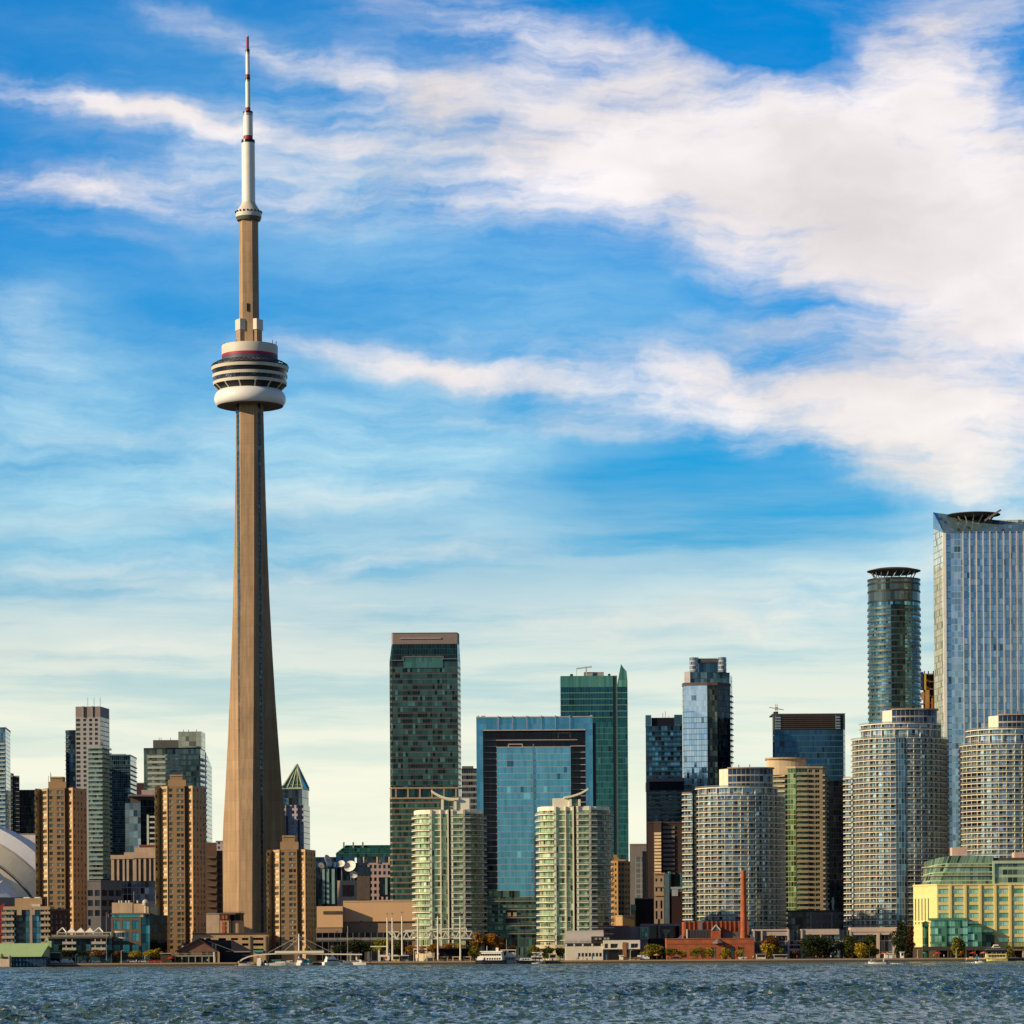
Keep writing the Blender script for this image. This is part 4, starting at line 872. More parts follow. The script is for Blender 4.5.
# ================================================================== middle of the skyline
def dark_green():
    Y = 1950; ch = chain((390.3, Y+1), (392.5, Y-1), (458.5, Y-1), (461.3, Y+9))
    T = building('dark_green_tower', 'tall dark green glass tower with a flat grey-brown cap', ch, 'office tower'); zt = Z(644, Y); z0 = Z(788, Y)
    m = curtain('deep_green_glass', 3.30, 1.45, (.003, .012, .014), (.045, .14, .128), (.05, .055, .05), .18, .08, metal=.5, pw=1.1, group=2.0, jit=.012)
    c3 = [(p[0], p[1]) for p in ch]
    mb = MB(); mb.prism(close(ch, 30), z0, Z(662, Y)); mb.build('glass_wall', m, T)
    top = curtain('crown_glass', 3.4, 1.6, (.008, .025, .028), (.02, .06, .055), (.03, .06, .055), .06, .08, metal=.55, jit=.01, blind=.012)
    b = close(ch, 30); t = close(chain((392.6, Y+2), (394, Y-.5), (458.2, Y-.5), (460.3, Y+9)), 29); za, zb = Z(662, Y), zt; mb = MB(); u = 0
    for i in range(len(b)):
        j = (i+1) % len(b); l = math.hypot(b[j][0]-b[i][0], b[j][1]-b[i][1])
        mb.face([(b[i][0], b[i][1], za), (b[j][0], b[j][1], za), (t[j][0], t[j][1], zb), (t[i][0], t[i][1], zb)], 0, [(u, za), (u+l, za), (u+l, zb), (u, zb)]); u += l
    mb.build('crown_glazing', top, T)
    cap = mat('cap_taupe', (.24, .19, .175), .7, var=.08); mb = MB(); mb.prism(t, zt, Z(633.3, Y)); mb.build('cap', cap, T)
    mb = MB(); mb.prism([(p[0], p[1]-.15) for p in t], Z(633.3, Y), Z(632.7, Y)); mb.build('cap_edge', mat('cap_dark', (.08, .06, .06), .7), T)
    mb = MB(); mb.box(X(400.5, Y), X(442, Y), Y-1.0, Y-.52, Z(639, Y), Z(637.8, Y)); mb.build('cap_slot', mat('cap_light', (.36, .31, .29), .7), T)
    ed = mat('pink_edge', (.17, .14, .135), .7)
    mb = MB(); mb.box(X(404.5, Y), X(443.5, Y), Y-1.5, Y-1.02, Z(668, Y), Z(657, Y)); mb.build('lantern_glazing', curtain('lantern_glass', 3.2, 1.5, (.04, .14, .13), (.09, .24, .2), (.08, .14, .13), .05, .06, metal=.5, blind=.012), T)
    for x0, x1, p0, p1 in ((404, 444, 657.2, 656.2), (390.6, 404, 660.9, 660), (444, 458.5, 659.6, 658.8), (403.6, 404.6, 661, 656.3), (443.6, 444.6, 660, 656.3)):
        mb = MB(); mb.box(X(x0, Y), X(x1, Y), Y-1.9, Y-1.01, Z(p0, Y), Z(p1, Y)); mb.build('frame_trim', ed, T)
    zs = [Z(p, Y) for p in np.arange(668.2, 786, 5.62)]
    slabs(T, 'floor_edge', ch, zs, .18, .22, ed)
    ch2 = chain((389.8, Y+.5), (392, Y-1.5), (459, Y-1.5), (461.8, Y+9)); tn = mat('tan_frame', (.40, .28, .19), .8)
    mb = MB(); mb.prism(close(ch2, 31), G, Z(798, Y)); mb.build('lower_wall', curtain('green_tan_bands', 3.35, 1.3, (.010, .035, .03), (.05, .14, .10), (.09, .10, .075), .10, .07, span=.22, spanc=(.24, .18, .12), metal=.45), T)
    mb = MB(); mb.prism(close([(p[0], p[1]+1.2) for p in ch], 28), Z(798, Y), z0); mb.build('recessed_floor', curtain('recess_glass', 5, 2.2, (.01, .03, .03), (.05, .2, .16), (.05, .05, .04), .05, .08), T)
    for px in (391, 396, 408, 420, 432, 444, 456):
        mb = MB(); mb.box(X(px-.8, Y), X(px+.8, Y), Y-1.6, Y, Z(798, Y), z0); mb.build('recess_post', tn, T)
    slabs(T, 'recess_edge', ch2, [z0+.4, Z(797.4, Y)], .3, .9, tn)
    Y = 2350; ch = chain((462, Y), (477.5, Y)); T = building('banded_block', 'small grey banded tower squeezed between the dark green tower and the blue framed building', ch, 'office tower'); z1 = Z(769.5, Y)
    body(T, 'wall', ch, 14, G, z1, curtain('grey_bands', 4.2, 1.6, (.02, .03, .035), (.1, .13, .14), (.30, .29, .28), .36, .05, metal=.4)); parapet(T, 'parapet', ch, 14, z1, .8, DARK)
    body(T, 'upper_storey', chain((462.5, Y+1), (474, Y+1)), 10, z1, z1+2.5, mat('green_panel', (.10, .18, .15), .5))
dark_green()
def framed():
    Y = 1740; T = building('framed_glass_building', 'broad blue glass building with a black recess framing its paler central slab', chain((477, Y), (594, Y)), 'office building')
    bl = curtain('frame_blue', 3.4, 1.75, (.075, .28, .42), (.13, .40, .55), (.12, .22, .27), .035, .035, metal=.72, jit=.006, pw=1.2, blind=.012)
    blc = curtain('slab_blue', 3.40, 1.75, (.11, .37, .50), (.16, .47, .60), (.33, .38, .42), .09, .03, metal=.75, jit=.006, rough=.07, blind=.012)
    x = lambda p: X(p, Y); z = lambda p: Z(p, Y)
    mb = MB()
    mb.box(x(477), x(483.6), Y, Y+26, G, z(729.6)); mb.build('frame_glazing', bl, T)
    mb = MB(); mb.box(x(586.2), x(593.3), Y, Y+26, G, z(729.6)); mb.build('frame_glazing', bl, T)
    mb = MB(); mb.prism([(x(477), Y-.003), (x(593.3), Y-.003), (x(593.3), Y+26), (x(477), Y+26)], z(729.6)+.002, z(717.5), 0, 1); mb.build('frame_glazing', [bl, ROOF], T)
    bk = curtain('recess_black', 3.2, 2.4, (.003, .003, .006), (.016, .018, .024), (.01, .01, .012), .05, .06, metal=.3, jit=.01, blind=.012)
    mb = MB(); mb.side((x(483.6), Y+5), (x(586.2), Y+5), G, z(729.6)); mb.build('recess_wall', bk, T)
    lg = mat('ledge_pale', (.42, .36, .34), .7)
    for k, p in enumerate(np.arange(739.6, 905, 6.25)):
        if k == 0: segs = ((483.7, 578),)
        else: segs = ((483.7, 497.2), (571.2, 586.1)) if p > 745 else ((483.7, 586.1),)
        for a, b in segs:
            mb = MB(); mb.box(x(a), x(b), Y+2.6, Y+4.98, z(p)-.2, z(p)+.2); mb.build('ledge', lg, T)
    mb = MB(); mb.box(x(483.6), x(586.2), Y-.3, Y-.01, z(730.6), z(729.4)); mb.build('recess_edge', lg, T)
    mb = MB(); mb.prism([(x(497.3), Y+.6), (x(571.2), Y+.6), (x(571.2), Y+4.9), (x(497.3), Y+4.9)], G, z(747.5), 0, 1); mb.build('central_slab', [blc, ROOF], T)
    mb = MB(); mb.box(x(497), x(571.5), Y+.3, Y+4.8, z(747.5)+.01, z(746.5)); mb.build('slab_cap', lg, T)
    mb = MB(); mb.box(x(533.3), x(534.4), Y+.2, Y+.59, G+10, z(744)); mb.build('seam_fin', mat('seam_grey', (.16, .18, .2), .5), T)
    for px in (499, 513.4, 527.6, 542, 556.2, 570.6):
        mb = MB(); mb.box(x(px)-.25, x(px)+.25, Y-.7, Y-.01, z(729), z(715.5)); mb.build('crown_fin', mat('fin_grey', (.28, .30, .31), .5), T)
    mb = MB(); mb.box(x(476.8), x(593.5), Y-.25, Y+.4, z(717.5)+.01, z(716.4)); mb.build('parapet', lg, T)
    for a, b in ((478, 480), (591, 593.2), (482, 486)):
        mb = MB(); mb.box(x(a), x(b), Y+3, Y+6, z(717.5), z(715)); mb.build('roof_box', lg, T)
    for a, b, p0, p1 in ((509, 523, 746.4, 743.6), (559, 571, 737.6, 732.6)):
        mb = MB(); mb.bar((x(a), Y+4, z(p0)), (x(a), Y+4, z(p1)), .5); mb.bar((x(b), Y+4, z(p0)), (x(b), Y+4, z(p1)), .5); mb.bar((x(a), Y+4, z(p1)), (x(b), Y+4, z(p1)), .5); mb.build('window_rig', lg, T)
    mb = MB(); mb.box(x(593.4), x(596.5), Y+2, Y+24, G, z(723)); mb.build('side_wing', mat('side_dark', (.02, .03, .04), .3), T)
    # green and grey condo block at its foot
    Y = 1620; ch = chain((486, Y+3), (498, Y+3), (498.05, Y), (536, Y)); T = building('green_condo_block', 'low green glass condo block with grey balcony lines between the two cream towers', ch, 'condo block'); z1 = Z(897, Y)
    g2 = curtain('condo_green', 4.1, 1.4, (.008, .02, .015), (.14, .28, .2), (.10, .11, .09), .1, .08, metal=.5)
    cc = close(ch, 16); body(T, 'glass_wall', ch, 16, G, z1, g2)
    slabs(T, 'balcony', ch, [Z(p, Y) for p in (901, 909.5, 917.5, 925.5, 933.5)], 1.4, .35, mat('balcony_grey_b', (.34, .32, .28), .8), rail=[railglass('rail_smoke', (.10, .14, .13), .6), STEEL])
    mb = MB(); mb.box(X(506, Y), X(517, Y), Y-.7, Y-.2, Z(925, Y), Z(908, Y)); mb.build('dark_bay', mat('bay_dark', (.015, .02, .02), .3), T)
    body(T, 'upper_storey', chain((489, Y+6), (520, Y+6)), 8, z1, Z(890.5, Y), g2)
    for a in (507.5, 513.3):
        mb = MB(); mb.box(X(a, Y), X(a+3.4, Y), Y-1.6, Y-.72, Z(916.5, Y), Z(912.6, Y)); mb.build('balcony_box', mat('warm_panel', (.5, .36, .22), .8), T)
framed()
def cream_condo(label, pl, pr, top, Y, flip, penty):
    "white round-cornered condo: bowed balcony ends, upright cream ribs, curved roof blade"
    s = (pr-pl)/73.0; U = lambda u: (pr-u*s) if False else pl+u*s
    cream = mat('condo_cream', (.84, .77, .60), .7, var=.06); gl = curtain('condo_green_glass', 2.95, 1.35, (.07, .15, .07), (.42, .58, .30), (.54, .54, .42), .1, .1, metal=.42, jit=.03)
    gd = curtain('condo_shade_glass', 2.95, 1.35, (.006, .02, .018), (.07, .14, .11), (.22, .24, .2), .09, .07, metal=.42, jit=.02)
    ch = [pt(U(0), Y+14), pt(U(1.5), Y+8), pt(U(5), Y+3.5), pt(U(11), Y+1), pt(U(17), Y), pt(U(35.4), Y), pt(U(35.5), Y+1.6), pt(U(38), Y+1.6), pt(U(38.1), Y), pt(U(52), Y)]
    ch2 = [pt(U(52), Y+.3), pt(U(58), Y+.6), pt(U(66), Y+4), pt(U(71), Y+9), pt(U(73), Y+16)]
    T = building('cream_condo_tower', label, ch, 'condo tower', 'twin cream condo towers'); z1 = Z(top, Y); pitch = 2.92; nf = int((z1-G-9)/pitch)
    mb = MB(); a = close(ch, 14); mb.prism(a, G, z1-.5, 0, 1); mb.build('glass_wall', [gl, ROOF], T)
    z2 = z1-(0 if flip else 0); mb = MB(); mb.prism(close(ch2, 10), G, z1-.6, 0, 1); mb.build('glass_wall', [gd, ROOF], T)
    mb = MB(); band(mb, ch[:6], -.4, .35, z1-2.6+1.2, z1+.6); band(mb, [ch[8], ch[9]], -.4, .35, z1-1.4, z1+.6); mb.prism(close(off(ch[1:9], -1.5), 8), z1-.5, z1+.5); mb.build('roof_edge', cream, T)
    mb = MB(); band(mb, ch2[:4], -.4, .4, z1-1.2, z1+.4); mb.build('roof_edge', cream, T)
    zs = [z1-2.95-pitch*k for k in range(nf)]
    rg = [railglass('rail_greenish', (.3, .4, .25), .7), cream]
    slabs(T, 'balcony', ch[:5], zs, 1.5, .36, cream, rail=rg, rh=.5)
    slabs(T, 'balcony', [(ch[4][0]+1.2, Y), (ch[5][0]-1.5, Y)], zs, .5, .4, cream)
    slabs(T, 'balcony', [ch[8], (ch[9][0]-.6, ch[9][1])], zs, 1.2, .4, cream, rail=rg, rh=.6)
    sh = mat('condo_shade_slab', (.46, .44, .38), .7)  # right side's shade is painted into darker slab, rib and glass colours
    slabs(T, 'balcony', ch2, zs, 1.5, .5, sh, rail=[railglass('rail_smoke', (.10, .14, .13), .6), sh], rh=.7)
    ws = [(17.0, 1.9), (27.5, 1.0), (35.2, 1.3), (39.6, 1.6), (52.2, 2.2)]
    for u, w in ws:
        mb = MB(); x, y = pt(U(u), Y); w = w*s*.48; zt = Z(penty, Y) if (u in (35.2,) and not flip) or (u == 39.6 and flip) else z1
        mb.box(x-w/2, x+w/2, y-1.1, y+1.0, G+6, z1+.55); mb.build('rib', cream if u < 50 else mat('rib_shade', (.40, .40, .34), .7), T)
    mb = MB(); mb.box(pt(U(35.7), Y)[0], pt(U(38.2), Y)[0], Y+1.0, Y+1.5, G, z1); mb.build('slot_glazing', mat('slot_dark', (.01, .02, .018), .2), T)
    # lift house and curved blade roof
    q = lambda u: pt(U(u), Y)[0]
    zb = z1+.55; zr = Z(penty, Y)
    if not flip:
        mb = MB(); mb.prism([(q(28), Y+1), (q(45), Y+1), (q(45), Y+13), (q(28), Y+13)], zb, Z(803, Y), 0, 0); mb.prism([(q(45.1), Y-.2), (q(58), Y-.2), (q(58), Y+10), (q(45.1), Y+10)], zb, Z(798.5, Y)); mb.build('lift_house', cream, T)
        mb = MB(); mb.box(q(30.8), q(41.5), Y+.3, Y+.98, zb+.2, Z(801.5, Y)); mb.build('lift_glazing', curtain('lift_green', 2.6, 2.2, (.05, .1, .07), (.1, .2, .13), (.4, .38, .3), .12, .1), T)
        pts = [(17.5, 791.8), (22, 794.6), (28, 797.6), (35, 799.8), (42, 800.4), (46.5, 800.2)]
        posts = (29.5, 43.2)
    else:
        mb = MB(); mb.prism([(q(15), Y-.2), (q(33), Y-.2), (q(33), Y+10), (q(15), Y+10)], zb, Z(798.2, Y)); mb.prism([(q(33.1), Y+1), (q(41), Y+1), (q(41), Y+13), (q(33.1), Y+13)], zb, Z(800, Y)); mb.build('lift_house', cream, T)
        mb = MB(); mb.box(q(33.3), q(39.5), Y+.3, Y+.98, zb+.2, Z(799, Y)); mb.build('lift_glazing', curtain('lift_green', 2.6, 2.2, (.05, .1, .07), (.1, .2, .13), (.4, .38, .3), .12, .1), T)
        pts = [(26, 798.6), (33, 797.6), (38, 796.2), (43, 794.4), (47, 792.2), (50.5, 790.2)]
        posts = (41.5, 32.6)
    mb = MB()
    for (u0, p0), (u1, p1) in zip(pts, pts[1:]):
        A = [(q(u0), Y-1.5, Z(p0, Y)), (q(u1), Y-1.5, Z(p1, Y)), (q(u1), Y+9, Z(p1, Y)), (q(u0), Y+9, Z(p0, Y))]; th = .9
        Bt = [(a[0], a[1], a[2]+th) for a in A]; mb.face(A[::-1]); mb.face(Bt)
        for i in range(4): j = (i+1) % 4; mb.face([A[i], A[j], Bt[j], Bt[i]])
    mb.build('roof_blade', cream, T)
    for u in posts:
        mb = MB(); mb.box(q(u)-.55, q(u)+.55, Y-.9, Y+.28, zb, Z(799.5, Y)); mb.build('blade_post', cream, T)
    # base
    mb = MB(); band(mb, ch[:6], .1, 1.8, G+5.5, G+7.2); mb.prism(close(off(ch[:6], .09), 6), G, G+7.0); mb.build('base', mat('condo_base', (.50, .42, .30), .8), T)
cream_condo('left one of the two cream condo towers, its roof blade rising to the left', 415, 484, 811, 1540, False, 799)
cream_condo('right one of the two cream condo towers, its roof blade rising to the right', 538.5, 611, 807.5, 1540, True, 797)
def green_tower():
    Y = 1960; T = building('green_glass_tower', 'tall flat-topped green glass tower with a pointed fin on its right corner', chain((561, Y), (628.5, Y)), 'office tower')
    x = lambda p: X(p, Y); z = lambda p: Z(p, Y)
    lo = curtain('green_tower_low', 3.55, 1.55, (.010, .085, .095), (.028, .16, .165), (.08, .21, .17), .09, .05, metal=.6, jit=.008, pw=1.3, blind=.012)
    hi = curtain('green_tower_high', 3.6, 1.6, (.006, .06, .085), (.014, .105, .13), (.16, .30, .2), .1, .03, metal=.6, jit=.006, blind=.012)
    tp = curtain('green_tower_top', 7.2, 1.5, (.07, .23, .18), (.13, .34, .26), (.06, .16, .12), .05, .07, metal=.55, blind=.012)
    for a, b in ((561.3, 613.6), (618, 628.3)):
        mb = MB(); mb.box(x(a), x(b), Y, Y+28, G, z(722)); mb.build('glass_wall', lo, T)
        mb = MB(); mb.box(x(a), x(b), Y, Y+28, z(722), z(687)); mb.build('upper_glazing', hi, T)
    mb = MB(); mb.prism([(x(561.3), Y), (x(613.6), Y), (x(613.6), Y+28), (x(561.3), Y+28)], z(687), z(675.8), 0, 1); mb.build('crown_glazing', [tp, ROOF], T)
    mb = MB(); mb.box(x(613.6), x(618), Y+.7, Y+27, G, z(675.6)); mb.build('seam', mat('seam_green_grey', (.10, .14, .13), .4), T)
    f = [(617.6, 687), (628.3, 687), (628.3, 681), (627.4, 671.5), (624, 667.5), (622, 664), (620.6, 671)]
    A = [(x(p), Y-.05, z(y)) for p, y in f]; B = [(x(p), Y+4.0, z(y)) for p, y in f]; mb = MB(); mb.face(A, 0); mb.face(B[::-1], 0)
    for i in range(len(f)): j = (i+1) % len(f); mb.face([A[j], A[i], B[i], B[j]][::-1] if False else [A[i], B[i], B[j], A[j]], 0)
    mb.build('corner_fin', tp, T)
    mb = MB(); mb.box(x(585), x(605), Y+6, Y+16, z(675.9), z(671.2)); mb.build('plant_room', mat('plant_grey', (.36, .34, .34), .7), T)
    for a, b in ((571, 574), (594, 597.5), (609, 611.5)):
        mb = MB(); mb.box(x(a), x(b), Y+2, Y+4, z(675.9), z(673.6)); mb.build('roof_box', DARK, T)
    mb = MB(); mb.bar((x(587.3), Y+4, z(675.8)), (x(587.3), Y+4, z(666)), .8); mb.bar((x(577.5), Y+4, z(668)), (x(592.6), Y+4, z(666.2)), .7); mb.bar((x(577.7), Y+4, z(675.5)), (x(577.7), Y+4, z(668)), .25); mb.box(x(591), x(592.8), Y+3.4, Y+4.6, z(667), z(665.5)); mb.build('window_crane', mat('crane_pale', (.5, .45, .4), .6), T)
    slabs(T, 'corner_bracket', chain((627.8, Y-.02), (628.3, Y)), [z(690+7*k) for k in range(28)], .6, .6, mat('bracket_green', (.05, .12, .1), .5))
green_tower()
def gap_buildings():
    Y = 2600
    for lb, p0, p1, py, m in (('grey-brown tower at the back of the street gap', 630, 648, 845, mat('gap_grey', (.22, .19, .17), .85)), ('slim pale grey tower in the street gap', 635.4, 642.6, 858, curtain('gap_pale', 4, 4, (.16, .18, .18), (.24, .26, .25), (.30, .28, .25), .2, .2, metal=.2)), ('almost black tower in the street gap', 642.7, 650, 852.5, mat('gap_navy', (.012, .014, .022), .5))):
        T = building('gap_tower', lb, chain((p0, Y), (p1, Y)), 'office tower', 'far towers in the street gap'); body(T, 'wall', chain((p0, Y), (p1, Y)), 20, G, Z(py, Y), m); parapet(T, 'parapet', chain((p0, Y), (p1, Y)), 20, Z(py, Y), 1, m); Y -= 60
    Y = 1800; ch = chain((611.2, Y+9), (613.6, Y+1), (618.2, Y), (624.5, Y+1.5), (624.6, Y+3), (630.3, Y+8)); T = building('stepped_brick_tower', 'stepped tan brick tower with rows of windows beside the right cream condo', ch, 'apartment tower'); gb = mat('gold_brick', (.42, .25, .11), .85, var=.16, scale=.5)
    pitch = 3.02; mb = MB(); cl = close(ch, 8); z1 = Z(861, Y); rows = [(z1-2.4-pitch*k, z1-.9-pitch*k) for k in range(17)]
    for i in range(len(cl)):
        A, B = cl[i], cl[(i+1) % len(cl)]; l = math.hypot(B[0]-A[0], B[1]-A[1])
        if i in (0, 1, 2, 4): wall_windows(T, mb, A, B, G, z1, even(l, (2, 1, 2, 0, 2)[i], min(1.3, l*.3)), rows)
        else: mb.side(A, B, G, z1)
    mb.face([(p[0], p[1], z1) for p in cl]); mb.build('wall', gb, T); hang_windows(T, PANED, DFRAME)
    for p0, p1, y0, y1 in ((612.4, 619, 861, 857.6), (613.4, 617.4, 857.6, 854.6), (619.4, 626, 861, 859.2)):
        mb = MB(); mb.prism(close(chain((p0, Y+2), (p1, Y+2)), 6), Z(y0, Y), Z(y1, Y)); mb.build('stepped_top', gb, T)
    slabs(T, 'balcony', [ch[0], ch[1]], [z1-3.2-pitch*k for k in range(16)], .8, .8, mat('gold_balcony', (.5, .3, .13), .8))
    Y2 = 1700; plain_block('tan_annex', 'low tan block at the foot of the stepped brick tower', 'building', chain((615.6, Y2+3), (622.6, Y2), (634.5, Y2+2)), 8, 916.5, mat('annex_tan', (.46, .29, .13), .85))
    # blue-black tower and the banded block below
    Y = 2160; ch = chain((646.3, Y), (683, Y)); T = building('blue_black_tower', 'blue-black glass tower with two small raised corners on its roof', ch, 'condo tower'); z1 = Z(726, Y)
    m = curtain('blue_black', 3.25, 2.0, (.008, .028, .05), (.09, .30, .46), (.02, .045, .07), .14, .1, metal=.65, pw=1.1)
    body(T, 'glass_wall', ch, 22, G, z1, m)
    for a, b, top in ((646.3, 652, 715), (675, 683, 714.8)):
        mb = MB(); mb.box(X(a, Y), X(b, Y), Y, Y+10, z1, Z(top, Y)); mb.build('corner_box', curtain('corner_blue', 6, 2, (.05, .14, .2), (.1, .22, .3), (.03, .05, .07), .05, .06), T)
    body(T, 'plant_room', chain((652.1, Y+1.5), (674.9, Y+1.5)), 12, z1, Z(717.5, Y), mat('plant_black', (.01, .01, .018), .5))
    slabs(T, 'balcony', ch, [z1-3.25*k for k in range(1, 26)], .9, .35, mat('balcony_navy', (.03, .07, .11), .5))
    for px, h in ((664, 3.5), (666.5, 4.5), (670, 1.5)):
        mb = MB(); mb.tube((X(px, Y), Y+6, Z(717.5, Y)), (X(px, Y), Y+6, Z(717.5, Y)+h), .2, n=5); mb.build('aerial', STEEL, T)
    Y = 2040; ch = chain((646.8, Y), (684.5, Y)); T = building('banded_condo_block', 'grey condo block with pink roof slab and pale bands in front of the blue-black tower', ch, 'condo block'); z1 = Z(790.5, Y)
    body(T, 'glass_wall', ch, 22, G, z1, curtain('banded_dark', 3.05, 1.7, (.008, .016, .016), (.07, .11, .11), (.08, .09, .09), .1, .1))
    body(T, 'recess', chain((650, Y+.5), (684, Y+.5)), 15, z1, Z(781.5, Y), mat('plant_black', (.01, .01, .018), .5)); mb = MB(); mb.box(X(646.8, Y), X(650, Y), Y, Y+14, z1, Z(781.5, Y)); mb.build('end_pier', mat('pale_stone_b', (.36, .31, .28), .8), T)
    mb = MB(); mb.prism(close(off(ch, .5), 18), Z(781.5, Y), Z(777.8, Y)); mb.build('roof', mat('pink_slab', (.50, .38, .34), .8), T)
    for p in (647.3, 683.3):
        mb = MB(); mb.box(X(p-.5, Y), X(p+.5, Y), Y-1.6, Y-.1, Z(824, Y), z1); mb.build('end_post', mat('pale_stone_b', (.36, .31, .28), .8), T)
    slabs(T, 'balcony', chain((648, Y), (680.5, Y)), [Z(792.2+4.85*k, Y) for k in range(7)], 1.5, 1.15, mat('balcony_greyblue', (.40, .43, .42), .7))
    Y = 1960; ch = chain((647.6, Y), (654.3, Y), (661.6, Y-1), (662, Y+2), (685, Y+2)); T = building('dark_brown_tower', 'dark brown tower with a sunlit strip of beige bands', ch, 'office tower'); z1 = Z(823, Y)
    body(T, 'wall', ch, 20, G, z1, mat('umber_wall', (.055, .035, .03), .8)); parapet(T, 'parapet', ch, 20, z1, .8, mat('umber_cap', (.08, .05, .045), .8))
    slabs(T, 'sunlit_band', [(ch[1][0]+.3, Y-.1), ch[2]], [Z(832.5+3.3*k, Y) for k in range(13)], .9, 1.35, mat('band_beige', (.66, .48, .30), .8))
    slabs(T, 'grey_band', chain((663, Y+2), (675, Y+2)), [Z(826+4.6*k, Y) for k in range(11)], .6, 1.5, mat('band_grey', (.22, .18, .17), .8))
    Y = 1850; ch = chain((654.2, Y), (664, Y), (666, Y+6)); T = building('old_stone_tower', 'old beige stone tower with a cornice and small dark windows', ch, 'office building'); st_ = mat('old_stone', (.40, .29, .20), .85, var=.15); z1 = Z(873.5, Y)
    mb = MB(); cl = close(ch, 8); rows = [(Z(a, Y), Z(b, Y)) for a, b in ((881.5, 878.5), (891.5, 888), (908.5, 900.5), (919, 911))]
    for i in range(len(cl)):
        A, B = cl[i], cl[(i+1) % len(cl)]; l = math.hypot(B[0]-A[0], B[1]-A[1])
        if i == 0: wall_windows(T, mb, A, B, G, z1, even(l, 2, l*.2), rows)
        else: mb.side(A, B, G, z1)
    mb.face([(p[0], p[1], z1) for p in cl]); mb.build('wall', st_, T); hang_windows(T, PANED, DFRAME)
    for p in (873.4, 886.3, 895): 
        mb = MB(); band(mb, ch, -.1, .6, Z(p+.9, Y), Z(p-.6, Y)); mb.build('cornice', st_, T)
    Y = 2120; T = building('spire_tower', 'stone tower with stepped shoulders, a pointed top and a red aerial', chain((666, Y), (686, Y)), 'office tower'); sg = mat('spire_stone', (.24, .18, .15), .85)
    sg2 = curtain('spire_wall', 4.0, 2.6, (.02, .02, .025), (.05, .05, .06), (.26, .19, .15), .3, .5, metal=.2)
    for a, b, y0, y1, d in ((666.5, 686, 940, 862, 0), (669, 684, 862, 848, 2), (671.5, 681, 848, 842.5, 3), (673.6, 679, 842.5, 838, 4)):
        mb = MB(); mb.prism(close(chain((a, Y+d), (b, Y+d)), 16-2*d), Z(y0, Y), Z(y1, Y), 0, 1); mb.build('tier', [sg2, sg], T)
    c = (X(676.4, Y), Y+9); mb = MB(); q = close(chain((674, Y+6), (678.8, Y+6)), 4)
    for i in range(4): mb.face([(q[i][0], q[i][1], Z(838, Y)), (q[(i+1) % 4][0], q[(i+1) % 4][1], Z(838, Y)), (c[0], q[0][1]+2, Z(830, Y))])
    mb.build('pointed_roof', sg, T); mb = MB(); mb.tube((X(674.8, Y), Y+8, Z(838, Y)), (X(674.6, Y), Y+8, Z(807.5, Y)), .75, .35, 6); mb.build('aerial', mat('aerial_red', (.40, .05, .04), .6), T)
    Y = 1840; ch = chain((664.2, Y+2), (669, Y+2), (670.5, Y), (687, Y)); T = building('teal_topped_block', 'dark block with a black upper window and teal glass corners beside the round condo', ch, 'office building')
    body(T, 'wall', ch, 14, G, Z(892, Y), mat('maroon_dark', (.035, .015, .014), .8)); body(T, 'glass_wall', chain((664.5, Y-.3), (669.5, Y-.5)), 3, G, Z(874, Y), mat('slate_glass', (.12, .17, .2), .2, .3))
    mb = MB(); mb.box(X(669, Y), X(671, Y), Y-.2, Y+8, Z(892, Y)+.02, Z(871.5, Y)); mb.box(X(680.5, Y), X(687, Y), Y-.2, Y+8, Z(892, Y)+.02, Z(873, Y)); mb.build('corner_glazing', curtain('teal_corner', 3, 1.4, (.06, .22, .2), (.2, .42, .36), (.1, .2, .18), .08, .1), T)
    mb = MB(); mb.box(X(671, Y), X(680.5, Y), Y+.6, Y+8, Z(886, Y), Z(874, Y)); mb.build('black_window', mat('black_window', (.006, .007, .01), .15), T)
    mb = MB(); mb.box(X(671, Y), X(684, Y), Y-.6, Y+.5, Z(889, Y), Z(887, Y)); mb.box(X(672, Y), X(678, Y), Y-.4, Y+.2, Z(896, Y), Z(889, Y)-.02); mb.build('ledge', mat('ledge_bluegrey', (.35, .38, .42), .6), T)
    Y = 1780; plain_block('low_dark_block', 'low dark brown block at street level in the gap', 'building', chain((635, Y), (654, Y)), 14, 899, mat('lowdark', (.03, .02, .018), .85))
    Y = 1770; T = plain_block('green_roof_lodge', 'tiny building with a pale green tent roof in the street gap', 'building', chain((631, Y), (635.6, Y)), 5, 911, mat('annex_tan', (.46, .29, .13), .85)); mb = MB(); mb.prism(close(chain((630.8, Y-.4), (636, Y-.4)), 5.4), Z(911, Y)+.6, Z(904.5, Y)); mb.build('roof', mat('verdigris', (.22, .45, .32), .7), T)
gap_buildings()
